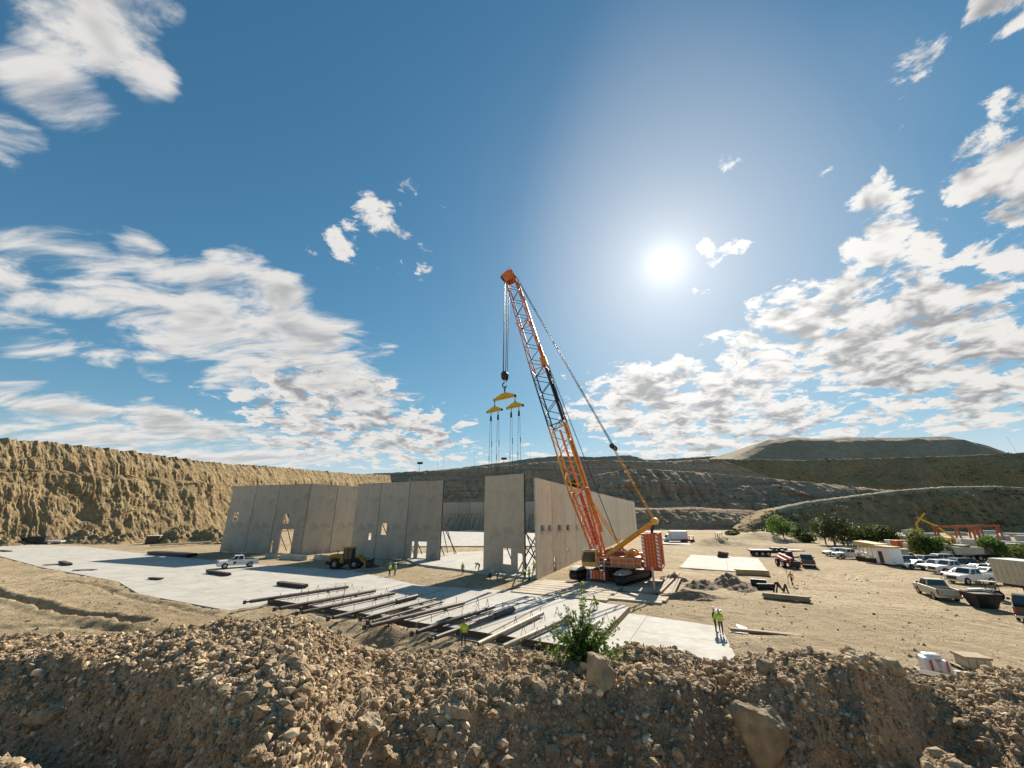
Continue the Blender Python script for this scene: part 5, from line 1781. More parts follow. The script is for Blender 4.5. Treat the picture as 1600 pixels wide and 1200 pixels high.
def car(kind, paint, label, loc, rz, group=None, name=None):
    sp = {
        'pickup': dict(L=(-2.9, 2.9), w=0.98, belt=1.26, hood=1.22, cab=(-0.75, 1.25), roof=(-0.62, 0.62), rz=1.95, wx=(-1.75, 1.85), wr=0.43, tail=1.26),
        'suv': dict(L=(-2.4, 2.4), w=0.95, belt=1.08, hood=1.02, cab=(-2.32, 1.05), roof=(-2.05, 0.3), rz=1.74, wx=(-1.45, 1.48), wr=0.37, tail=1.08),
        'sedan': dict(L=(-2.35, 2.35), w=0.91, belt=0.94, hood=0.90, cab=(-1.75, 1.05), roof=(-0.95, 0.2), rz=1.43, wx=(-1.4, 1.42), wr=0.33, tail=0.98),
    }[kind]
    a, b = sp['L']; w = sp['w']; P = PAINT[paint]
    root = thing(name or {'pickup': 'pickup_truck', 'suv': 'parked_suv', 'sedan': 'parked_car'}[kind], label, {'pickup': 'pickup', 'suv': 'car', 'sedan': 'car'}[kind], loc, rz, group)
    hood0 = sp['cab'][1]
    low = [(b - 0.05, 0.36), (b, 0.55), (b, sp['hood'] - 0.22), (b - 0.18, sp['hood'] - 0.04), (hood0, sp['belt'])]
    low += [(sp['cab'][0], sp['belt']), (a + 0.05, sp['tail']), (a, sp['tail'] - 0.1), (a, 0.52), (a + 0.06, 0.40)]
    r = sp['wr'] + 0.08
    low += arch(sp['wx'][0], r)[::-1] + arch(sp['wx'][1], r)[::-1]
    if kind == 'pickup':   # open load bed behind the cab
        k = [(b - 0.05, 0.36), (b, 0.55), (b, sp['hood'] - 0.22), (b - 0.18, sp['hood'] - 0.04), (hood0, sp['belt']), (sp['cab'][0], sp['belt']), (sp['cab'][0] - 0.02, 0.72), (a, 0.72), (a, 0.52), (a + .06, 0.40)]
        k += arch(sp['wx'][0], r)[::-1] + arch(sp['wx'][1], r)[::-1]
        body = MB().prism(k, -w, w).build('body', [P], root, 0.05)
        for s in (-1, 1):
            pr = [(sp['cab'][0] - 0.03, 0.725), (a, 0.725), (a, 1.26), (sp['cab'][0] - 0.03, 1.27)]
            MB().prism(pr, s * w - (0.1 if s > 0 else 0), s * w + (0.1 if s < 0 else 0)).build('bed_side', [P], root, 0.02)
        MB().span(a - 0.02, -w + 0.11, 0.70, a + 0.06, w - 0.11, 1.25).build('tailgate', [P], root, 0.02)
        MB().span(a + 0.07, -w + 0.105, 0.723, sp['cab'][0] - 0.03, w - 0.105, 0.75).build('bed_floor', [M_TRIM], root)
    else:
        body = MB().prism(low, -w, w).build('body', [P], root, 0.06)
    c0, c1 = sp['cab']; r0, r1 = sp['roof']; zb, zr = sp['belt'] + 0.002, sp['rz']
    wt = w - 0.2
    bot = [(c0, -w + 0.04, zb), (c1, -w + 0.04, zb), (c1, w - 0.04, zb), (c0, w - 0.04, zb)]
    top = [(r0, -wt, zr), (r1, -wt, zr), (r1, wt, zr), (r0, wt, zr)]
    cab_o = MB().loft([bot, top]).build('cab', [P], root, 0.05)

    def on(p, q, u, v, q2, p2):
        A = Vector(p).lerp(Vector(q), u); B = Vector(p2).lerp(Vector(q2), u)
        return A.lerp(B, v)
    # windscreen, rear window, side windows (slightly proud of the cab shell)
    for (i, j, nm) in ((1, 2, 'windscreen'), (3, 0, 'rear_window')):
        pts = [on(bot[i], bot[j], 0.06, 0.10, top[j], top[i]), on(bot[i], bot[j], 0.94, 0.10, top[j], top[i]), on(bot[i], bot[j], 0.92, 0.92, top[j], top[i]), on(bot[i], bot[j], 0.08, 0.92, top[j], top[i])]
        MB().add(quad(pts, 0.012), [(0, 1, 2, 3)]).build(nm, [M_GLASS], root)
    spl = {'pickup': (0.06, 0.47, 0.53, 0.90), 'suv': (0.05, 0.30, 0.34, 0.60, 0.64, 0.92), 'sedan': (0.14, 0.46, 0.51, 0.88)}[kind]
    for (i, j, flip) in ((0, 1, False), (2, 3, True)):
        for k in range(0, len(spl), 2):
            u0, u1 = spl[k], spl[k + 1]
            if flip: u0, u1 = 1 - u1, 1 - u0
            pts = [on(bot[i], bot[j], u0, 0.10, top[j], top[i]), on(bot[i], bot[j], u1, 0.10, top[j], top[i]), on(bot[i], bot[j], u1, 0.88, top[j], top[i]), on(bot[i], bot[j], u0, 0.88, top[j], top[i])]
            MB().add(quad(pts, 0.012), [(0, 1, 2, 3)]).build('side_window', [M_GLASS], root)
    for x in sp['wx']:
        for s in (-1, 1):
            wheel(root, x, s * (w - 0.10), sp['wr'], 0.25, s)
    MB().span(b - 0.06, -w + 0.02, 0.38, b + 0.07, w - 0.02, 0.62).build('bumper', [M_CHROME if kind == 'pickup' else M_TRIM], root, 0.03)
    MB().span(a - 0.10, -w + 0.02, 0.42, a + 0.02, w - 0.02, 0.62).build('bumper', [M_CHROME if kind == 'pickup' else P], root, 0.03)
    MB().span(b - 0.02, -w + 0.42, 0.64, b + 0.025, w - 0.42, sp['hood'] - 0.2).build('grille', [M_TRIM], root)
    for s in (-1, 1):
        MB().span(b - 0.06, s * (w - 0.22) - 0.17, 0.68, b + 0.03, s * (w - 0.22) + 0.17, sp['hood'] - 0.22).build('headlight', [M_LAMP], root)
        MB().span(a - 0.025, s * (w - 0.09) - 0.075, 0.78, a + 0.02, s * (w - 0.09) + 0.075, sp['tail'] - 0.06).build('tail_light', [M_TAIL], root)
        MB().span(c1 - 0.35, s * (w + 0.13) - 0.11, zb + 0.05, c1 - 0.22, s * (w + 0.13) + 0.11, zb + 0.25).build('mirror', [M_TRIM], root, 0.02)
        for x in (c0 + (c1 - c0) * 0.48, c0 + (c1 - c0) * 0.06 + 0.12):
            MB().span(x - 0.1, s * w + (0.001 if s > 0 else -0.03), zb - 0.2, x + 0.1, s * w + (0.03 if s > 0 else -0.001), zb - 0.16).build('door_handle', [M_TRIM], root)
    return root


def gp(px, py, z=0.0):
    p = G(px, py, 0.0)
    p.z = z
    return p


def heading(p, q):
    return math.atan2(q.y - p.y, q.x - p.x)


# the white pickup on the slab, nose to the left
pa, pb = G(349, 888, 0.12), G(390, 885, 0.12)
wp = car('pickup', 'white', 'white crew cab pickup parked on the pale slab in front of the panels', (pa + pb) / 2, heading(pb, pa))
MB().tube((0.55, 0.985, 0.85), (0.55, 0.992, 0.85), 0.24, n=12).build('door_emblem', [M_TRIM], wp)
MB().span(-0.45, 0.983, 0.80, 0.2, 0.988, 0.88).build('door_lettering', [M_TRIM], wp)
MB().span(-2.2, -0.6, 1.16, -0.95, 0.6, 1.42).build('tool_box', [M_DARKWOOD], wp)
MB().span(-2.85, 0.55, 1.17, -0.85, 0.75, 1.28).build('bed_rack', [M_STEEL], wp)

GR = 'cars parked in the dirt lot at the right'
LOT = [  # kind, paint, px, py, heading degrees, label
    ('pickup', 'tan', 1466, 934, 64, 'dusty tan pickup driving away across the open dirt, alone'),
    ('pickup', 'black', 1263, 885, 58, 'black pickup seen from behind, beside the red telehandler'),
    ('suv', 'white', 1308, 869, 168, 'white car half hidden at the left end of the row by the shelter'),
    ('pickup', 'silver', 1329, 873, 170, 'silver pickup in front of the open-sided yellow roofed shelter'),
    ('suv', 'grey', 1410, 884, 172, 'dark grey car right of the shelter, behind the white sedan'),
    ('sedan', 'white', 1434, 889, 172, 'long white sedan at the left end of the right-hand parked row'),
    ('suv', 'white', 1466, 892, 176, 'white car right of the long white sedan'),
    ('suv', 'white', 1407, 878, 172, 'small white car just right of the shelter, furthest back'),
    ('pickup', 'white', 1489, 897, 178, 'white pickup with a black load bed in the middle of the parked row'),
    ('sedan', 'black', 1530, 897, 175, 'black car behind the middle of the parked row'),
    ('sedan', 'red', 1507, 905, 178, 'dark red car between two white trucks'),
    ('pickup', 'white', 1520, 912, 186, 'large white pickup nosing out beside the box trailer'),
    ('suv', 'silver', 1468, 881, 174, 'silver car in the back line behind the white ones'),
    ('suv', 'black', 1563, 892, 175, 'black car behind the box trailer roof, back line'),
    ('pickup', 'silver', 1590, 893, 175, 'silver pickup at the right end of the back line'),
    ('suv', 'grey', 1447, 884, 173, 'dark car tucked behind the long white sedan'),
    ('suv', 'black', 1499, 889, 175, 'black car directly behind the white pickup with the black bed'),
    ('sedan', 'white', 1546, 903, 178, 'white car half hidden behind the box trailer corner'),
    ('pickup', 'black', 1616, 968, 40, 'black pickup cut off by the right edge of the picture'),
    ('pickup', 'white', 1204, 840, 150, 'white pickup parked by the trees below the dark hillside'),
    ('suv', 'white', 1330, 852, 178, 'white car in front of the hedge, far behind the shelter'),
]
for (kind, paint, px, py, hd_, label) in LOT:
    p = G(px, py)
    p.z = max(0.0, GZ(p.x, p.y)) if abs(p.x) < 300 else 0.0
    car(kind, paint, label, p, R(hd_), GR)


# ------------------------------------------------------------------ wheel loader in the recess
M_LOADER = mat('loader_yellow', (0.36, 0.185, 0.015), 0.5, var=0.3, scale=1.5)
lp0, lp1 = G(526, 889), G(560, 888)
wl = thing('wheel_loader', 'yellow and black wheel loader standing in the shade of the recess', 'wheel loader', (lp0 + lp1) / 2, heading(lp0, lp1) - R(14))
MB().prism([(-3.3, 0.95), (-3.3, 1.9), (-2.9, 2.25), (-0.7, 2.3), (-0.5, 0.9)], -0.95, 0.95).build('engine_hood', [M_LOADER], wl, 0.06)
MB().span(-3.5, -1.1, 0.7, -2.9, 1.1, 1.25).build('counterweight', [M_BLACK], wl, 0.06)
MB().span(-0.7, -0.55, 0.7, 2.4, 0.55, 1.35).build('front_frame', [M_BLACK], wl, 0.04)
MB().span(-2.9, -0.6, 0.6, -0.5, 0.6, 0.95).build('rear_frame', [M_BLACK], wl)
lc = MB()
for (x, y) in ((-0.75, -0.75), (-0.75, 0.75), (0.75, -0.75), (0.75, 0.75), (0.05, 0.78), (0.05, -0.78)):
    lc.bar((x, y, 1.3), (x * 0.92, y * 0.92, 3.25), 0.1, 0.1)
lc.span(-0.8, -0.8, 1.25, 0.8, 0.8, 1.6)
lcab = lc.build('cab', [M_BLACK], wl)
MB().span(-0.95, -0.92, 3.26, 0.95, 0.92, 3.42).build('cab_roof', [M_LOADER], lcab, 0.05)
for s in (-1, 1):
    MB().add([(-0.68, s * 0.74, 1.62), (0.0, s * 0.74, 1.62), (0.0, s * 0.70, 3.2), (-0.63, s * 0.70, 3.2)], [(0, 1, 2, 3)]).build('side_window', [M_GLASS], lcab)
    MB().add([(0.1, s * 0.74, 1.62), (0.68, s * 0.74, 1.62), (0.63, s * 0.70, 3.2), (0.1, s * 0.70, 3.2)], [(0, 1, 2, 3)]).build('side_window', [M_GLASS], lcab)
MB().add([(0.74, -0.66, 1.62), (0.74, 0.66, 1.62), (0.70, 0.62, 3.2), (0.70, -0.62, 3.2)], [(0, 1, 2, 3)]).build('windscreen', [M_GLASS], lcab)
for s in (-1, 1):
    MB().prism([(1.2, 2.0), (1.7, 2.25), (3.5, 1.0), (3.9, 0.55), (3.5, 0.5), (3.1, 0.85)], s * 0.62 - 0.1, s * 0.62 + 0.1).build('lift_arm', [M_LOADER], wl)
    MB().tube((0.9, s * 0.45, 1.3), (2.6, s * 0.55, 1.45), 0.1, n=8).build('lift_cylinder', [M_CHROME], wl)
    for x in (-1.9, 1.45):
        wheel(wl, x, s * 1.05, 0.82, 0.62, s, M_DUSTY, 0.42)
        MB().prism([(x - 0.85, 1.5), (x - 0.6, 1.75), (x + 0.6, 1.75), (x + 0.85, 1.5), (x + 0.6, 1.66), (x - 0.6, 1.66)], s * 1.05 - 0.32, s * 1.05 + 0.32).build('mudguard', [M_BLACK], wl)
MB().prism([(3.6, 0.12), (5.0, 0.12), (5.02, 0.2), (4.0, 0.55), (3.95, 1.3), (4.2, 1.55), (3.7, 1.4), (3.5, 0.7)], -1.45, 1.45).build('bucket', [M_BLACK], wl)
MB().tube((-2.2, 0.4, 2.3), (-2.2, 0.4, 2.9), 0.08, n=8).build('exhaust', [M_BLACK], wl)

# ------------------------------------------------------------------ red telehandler
tp = G(1231, 886)
tl = thing('telehandler', 'red telehandler with raised boom end beside the flatbed trailer', 'telehandler', tp, R(255))
MB().prism([(-2.3, 0.7), (-2.3, 1.5), (-1.6, 1.7), (0.9, 1.45), (2.1, 1.35), (2.2, 0.8)], -0.85, 0.85).build('chassis', [PAINT['red']], tl, 0.05)
MB().loft([[(-0.6, 0.15, 1.4), (0.9, 0.15, 1.4), (0.9, 1.0, 1.4), (-0.6, 1.0, 1.4)], [(-0.5, 0.2, 2.5), (0.5, 0.2, 2.5), (0.5, 0.95, 2.5), (-0.5, 0.95, 2.5)]]).build('cab', [M_BLACK], tl, 0.04)
MB().span(-0.55, 0.15, 2.51, 0.55, 1.0, 2.6).build('cab_roof', [PAINT['red']], tl)
MB().bar((-2.1, -0.25, 1.95), (3.3, -0.25, 1.55), 0.36, 0.4).build('boom', [PAINT['red']], tl, 0.03)
MB().bar((3.2, -0.25, 1.55), (3.6, -0.25, 0.7), 0.26, 0.3).build('boom_nose', [M_BLACK], tl)
MB().span(3.55, -0.75, 0.4, 3.7, 0.75, 1.3).build('carriage', [M_BLACK], tl)
for s in (-0.45, 0.45):
    MB().span(3.7, s - 0.07, 0.4, 4.9, s + 0.07, 0.47).build('fork', [M_BLACK], tl)
for s in (-1, 1):
    for x in (-1.45, 1.5):
        wheel(tl, x, s * 1.0, 0.62, 0.45, s, PAINT['white'], 0.5)

# ------------------------------------------------------------------ flatbed trailer
fa, fb = G(1182, 868.5), G(1252, 869.5)
ft = thing('flatbed_trailer', 'long black flatbed trailer standing on the dirt without a tractor', 'trailer', (fa + fb) / 2, heading(fb, fa))
TL = (fb - fa).length
MB().prism([(-TL / 2 - 0.4, 1.15), (-TL / 2 + 2.6, 1.0), (TL / 2 + 1.2, 1.0), (TL / 2 + 1.2, 1.3), (-TL / 2 + 2.4, 1.34), (-TL / 2 - 0.4, 1.34)], -1.2, 1.2).build('deck', [M_BLACK], ft)
for s in (-0.5, 0.5):
    MB().span(-TL / 2 + 2.5, s - 0.12, 0.62, TL / 2 + 1.0, s + 0.12, 0.998).build('main_beam', [M_BLACK], ft)
for x in (TL / 2 + 0.3, TL / 2 - 0.9, TL / 2 - 2.1):
    for s in (-1, 1):
        wheel(ft, x, s * 0.95, 0.5, 0.5, s)
for x in (-TL / 2 + 3.2, 0.0, TL / 2 - 3.6):
    MB().span(x - 0.25, -1.0, 1.342, x + 0.25, 1.0, 1.75).build('cargo_block', [M_BLACK], ft)
for s in (-0.7, 0.7):
    MB().span(-TL / 2 + 2.0, s - 0.08, -0.02, -TL / 2 + 2.2, s + 0.08, 1.0).build('landing_leg', [M_BLACK], ft)

# ------------------------------------------------------------------ far white box truck and its neighbour
bp_ = G(1057, 848)
bt = thing('box_truck', 'white box truck parked far off beyond the crane counterweight', 'truck', bp_, R(178))
MB().span(-3.4, -1.25, 1.0, 1.9, 1.25, 3.6).build('cargo_box', [M_WHITE], bt, 0.04)
MB().prism([(2.0, 0.6), (4.0, 0.6), (4.05, 1.4), (3.3, 1.55), (2.9, 2.5), (2.0, 2.55)], -1.1, 1.1).build('cab', [M_WHITE], bt, 0.05)
MB().add([(3.34, -0.95, 1.6), (3.34, 0.95, 1.6), (2.96, 0.9, 2.45), (2.96, -0.9, 2.45)], [(0, 1, 2, 3)]).build('windscreen', [M_GLASS], bt)
MB().span(-3.43, -1.2, 1.05, -3.405, 1.2, 3.5).build('rear_door', [M_BLACK], bt)
MB().span(-3.3, -0.5, 0.6, 3.8, 0.5, 0.99).build('chassis', [M_BLACK], bt)
for s in (-1, 1):
    for x in (-2.2, 3.1):
        wheel(bt, x, s * 1.0, 0.48, 0.3, s)


def tractor(label, loc, rz, paint, name='compact_tractor', cat='tractor', sc=1.0):
    th = thing(name, label, cat, loc, rz)
    th.scale = (sc, sc, sc)
    MB().prism([(-1.2, 0.6), (1.7, 0.6), (1.75, 1.15), (0.3, 1.3), (-1.2, 1.2)], -0.5, 0.5).build('body', [PAINT[paint]], th, 0.05)
    for x, y in ((-1.1, -0.55), (-1.1, 0.55), (0.2, -0.5), (0.2, 0.5)):
        MB().bar((x, y, 1.1), (x * 0.9, y * 0.95, 2.2), 0.08, 0.08).build('roll_post', [M_BLACK], th)
    MB().span(-1.2, -0.65, 2.2, 0.35, 0.65, 2.28).build('canopy', [PAINT[paint]], th)
    MB().span(-0.9, -0.25, 1.2, -0.4, 0.25, 1.3).span(-0.95, -0.25, 1.3, -0.85, 0.25, 1.7).build('seat', [M_BLACK], th)
    for s in (-1, 1):
        wheel(th, -0.7, s * 0.75, 0.62, 0.35, s, PAINT[paint], 0.5)
        wheel(th, 1.2, s * 0.62, 0.4, 0.25, s, PAINT[paint], 0.5)
        MB().bar((0.2, s * 0.6, 1.2), (2.3, s * 0.6, 0.5), 0.1, 0.16).build('loader_arm', [PAINT[paint]], th)
    MB().prism([(2.2, 0.1), (3.0, 0.1), (2.5, 0.35), (2.45, 0.9), (2.2, 0.7)], -0.9, 0.9).build('bucket', [M_BLACK], th)
    return th


tractor('small red tractor parked right of the far white box truck', G(1079, 849), R(150), 'red')
tractor('tan compact loader behind the black steel hopper at the right', G(1546, 936), R(150), 'tan', 'compact_loader', 'loader', 0.8)
tractor('dark compact loader parked far off on the low heap right of the crane', G(1126, 848.5) + Vector((0, 0, GZ(*G(1126, 848.5).xy) - 0.05)), R(40), 'grey', 'compact_loader', 'loader', 1.3)

# black hopper at the right
hp_ = G(1539, 950)
hh = thing('steel_hopper', 'open black steel hopper standing in front of the tan compact loader', 'hopper', hp_, R(-12))
MB().loft([[(-0.75, -0.55, 0.05), (0.75, -0.55, 0.05), (0.75, 0.55, 0.05), (-0.75, 0.55, 0.05)], [(-1.1, -0.9, 1.3), (1.1, -0.9, 1.3), (1.1, 0.9, 1.3), (-1.1, 0.9, 1.3)]]).build('bin', [M_BLACK], hh)
for (x0, y0, x1, y1) in ((-1.15, -0.95, 1.15, -0.88), (-1.15, 0.88, 1.15, 0.95), (-1.15, -0.87, -1.08, 0.87), (1.08, -0.87, 1.15, 0.87)):
    MB().span(x0, y0, 1.3, x1, y1, 1.4).build('rim', [M_TRIM], hh)

# big pale box trailer at the right edge
ta, tb = G(1562, 925), G(1650, 940)
bx = thing('box_trailer', 'large pale ribbed box trailer at the right edge, behind the hopper', 'trailer', ta, heading(ta, tb))
MB().span(0, 0, 1.1, 13.0, 2.5, 3.7).build('cargo_box', [PAINT['tan']], bx, 0.03)
MB().span(-0.02, 0.03, 3.702, 13.02, 2.47, 3.78).build('roof', [M_WHITE], bx)
for x in np.arange(0.4, 12.8, 0.6):
    MB().span(x, -0.03, 1.15, x + 0.06, -0.002, 3.65).build('side_rib', [PAINT['tan']], bx)
MB().span(0.2, 0.5, 0.75, 12.5, 2.0, 1.098).build('underframe', [M_BLACK], bx)
for x in (9.6, 10.9):
    for s, y in ((-1, 0.3), (1, 2.2)):
        wheel(bx, x, y, 0.5, 0.45, s)
for y in (0.5, 2.0):
    MB().span(2.2, y - 0.07, 0.0, 2.4, y + 0.07, 0.75).build('landing_leg', [M_BLACK], bx)
fr = MB()
for y in (0.3, 1.25, 2.2):
    fr.span(-0.12, y - 0.05, 1.1, -0.005, y + 0.05, 3.6)
fr.tube((-0.06, 0.3, 1.3), (-0.06, 2.2, 3.3), 0.05, n=6).build('end_frame', [M_BLACK], bx)
# ------------------------------------------------------------------ shelter and site huts
M_ROOFTAN = mat('tan_roof_sheet', (0.52, 0.36, 0.15), 0.6, var=0.15, scale=1)
sh0, sh1 = G(1347, 877), G(1374, 880)
sr = thing('open_shelter', 'open-sided shelter with a flat yellow-tan roof on white posts', 'shelter', sh0, heading(sh0, sh1))
SL = (sh1 - sh0).length
MB().prism([(-0.6, 2.9), (SL + 0.5, 2.55), (SL + 0.5, 3.35), (-0.6, 3.75)], -0.3, 2.9).build('roof', [M_ROOFTAN], sr)
for k in range(5):
    for y in (0.0, 2.6):
        MB().span(SL * k / 4 - 0.1, y - 0.1, 0, SL * k / 4 + 0.1, y + 0.1, 2.85).build('post', [M_WHITE], sr)
for k, (x, w_, h_) in enumerate(((1.0, 1.2, 1.0), (3.0, 1.6, 0.8), (5.4, 1.3, 1.2), (SL - 1.8, 1.6, 0.9))):
    t_ = thing('tool_bench', 'dark stacked tools and bins under the shelter roof, %s from the left' % ORD[k], 'tool bench', sr.matrix_world @ Vector((0, 0, 0)), 0)
    t_.location = sh0 + (sh1 - sh0).normalized() * x + Vector((-0.2, 1.2, 0)); t_.rotation_euler = (0, 0, heading(sh0, sh1))
    MB().span(-w_ / 2, -0.5, h_ - 0.08, w_ / 2, 0.5, h_).build('top', [M_WOOD], t_)
    MB().span(-w_ / 2 + .1, -0.4, 0, w_ / 2 - .1, 0.4, h_ - 0.1).build('bin', [M_BLACK], t_)
    MB().box((0.1, 0.0, h_ + 0.2), (0.5, 0.6, 0.4)).build('tool_chest', [M_WHITE if k % 2 else PAINT['red']], t_)


def hut(name, label, cat, loc, rz, L, D, H, wall, roof, door=True):
    th = thing(name, label, cat, loc, rz)
    MB().span(0, 0, 0.3, L, D, H).build('wall', [wall], th)
    MB().span(-0.12, -0.12, H + 0.002, L + 0.12, D + 0.12, H + 0.28).build('roof', [roof], th)
    if door: MB().span(L * 0.15, -0.03, 0.35, L * 0.15 + 0.9, -0.002, 2.35).build('door', [M_TRIM], th)
    for x in np.arange(L * 0.15 + 1.6, L - 1.2, 2.2):
        w = MB().span(x, -0.03, 1.2, x + 1.1, -0.002, 2.1).build('window', [M_GLASS], th)
        MB().span(x - 0.06, -0.05, 1.13, x + 1.16, -0.031, 1.2).build('sill', [M_WHITE], w)
    for x in (0.4, L - 0.6):
        MB().span(x, 0.2, 0, x + 0.3, D - 0.2, 0.298).build('support_block', [M_BLACK], th)
    return th


hut('office_trailer', 'white site office with dark lower skirt and tan roof, right half of the shelter group', 'site office', G(1374, 882), heading(G(1371, 881), G(1398, 885)) , 3.0, 2.0, 3.0, M_WHITE, M_ROOFTAN)
hut('site_hut', 'small pale hut with a tan roof beside the site office', 'hut', G(1396, 880), R(-30), 2.6, 1.8, 2.3, PAINT['tan'], M_ROOFTAN)
# ------------------------------------------------------------------ people
M_SKIN = mat('skin', (0.36, 0.20, 0.13), 0.6)
M_LIME = mat('lime_hivis', (0.46, 0.66, 0.02), 0.7, var=0.12, scale=8)
M_ORHV = mat('orange_hivis', (0.80, 0.30, 0.02), 0.7, var=0.12, scale=8)
M_REFL = mat('reflective_band', (0.75, 0.76, 0.74), 0.4)
M_SHIRT = mat('dark_shirt', (0.05, 0.055, 0.07), 0.85, var=0.2, scale=8)
M_GREYSH = mat('grey_shirt', (0.30, 0.29, 0.27), 0.85, var=0.2, scale=8)
M_JEANS = mat('dark_jeans', (0.035, 0.042, 0.065), 0.9, var=0.25, scale=8)
M_BOOT = mat('work_boot', (0.09, 0.055, 0.03), 0.8)
M_HATW = mat('white_hard_hat', (0.76, 0.75, 0.72), 0.3)
M_HATY = mat('yellow_hard_hat', (0.72, 0.55, 0.03), 0.3)
M_EYE = mat('eye', (0.03, 0.02, 0.02), 0.3)


def pose(kind):
    """joint positions, facing +x, feet on z = 0"""
    J = dict(pelvis=(0, 0, .96), waist=(0, 0, 1.10), chest=(0.01, 0, 1.32), neck=(0.0, 0, 1.49), jaw=(0.03, 0, 1.58), head=(0.01, 0, 1.69),
             ls=(0, .19, 1.43), le=(-.02, .25, 1.14), lw=(.08, .25, .90), rs=(0, -.19, 1.43), re=(-.02, -.25, 1.14), rw=(.08, -.25, .90),
             lh=(0, .10, .93), lk=(.03, .11, .50), la=(-.01, .12, .09), lt=(.17, .14, .05), rh=(0, -.10, .93), rk=(.03, -.11, .50), ra=(-.01, -.12, .09), rt=(.17, -.14, .05))
    if kind == 'hips':
        J.update(le=(-.10, .38, 1.20), lw=(.06, .20, 1.03), re=(-.10, -.38, 1.20), rw=(.06, -.20, 1.03))
    if kind == 'walk':
        J.update(lk=(.18, .10, .52), la=(.22, .11, .10), lt=(.40, .12, .08), rk=(-.08, -.10, .50), ra=(-.30, -.11, .14), rt=(-.16, -.12, .05),
                 le=(-.14, .26, 1.16), lw=(-.06, .27, .93), re=(.12, -.25, 1.16), rw=(.28, -.22, 1.00))
    if kind == 'point':
        J.update(re=(.20, -.30, 1.30), rw=(.44, -.28, 1.38), le=(.06, .26, 1.14), lw=(.24, .16, 1.10))
    if kind == 'bend':
        J.update(pelvis=(-.12, 0, .92), waist=(.02, 0, 1.04), chest=(.24, 0, 1.14), neck=(.40, 0, 1.16), jaw=(.48, 0, 1.13), head=(.56, 0, 1.18), ls=(.34, .19, 1.12), rs=(.34, -.19, 1.12),
                 le=(.42, .22, .86), lw=(.50, .14, .62), re=(.42, -.22, .86), rw=(.52, -.12, .60), lh=(-.12, .10, .90), rh=(-.12, -.10, .90), lk=(.02, .12, .50), rk=(.02, -.12, .50))
    if kind == 'crouch':
        J.update(pelvis=(-.18, 0, .38), waist=(-.10, 0, .52), chest=(.05, 0, .72), neck=(.14, 0, .88), jaw=(.20, 0, .95), head=(.22, 0, 1.06), ls=(.10, .19, .82), rs=(.10, -.19, .82),
                 le=(.28, .26, .62), lw=(.46, .16, .48), re=(.28, -.26, .62), rw=(.46, -.14, .46), lh=(-.16, .11, .38), rh=(-.16, -.11, .38), lk=(.22, .17, .50), rk=(.22, -.17, .50),
                 la=(.02, .15, .09), lt=(.19, .18, .05), ra=(.02, -.15, .09), rt=(.19, -.18, .05))
    return {k: Vector(v) for k, v in J.items()}


POSES = {}


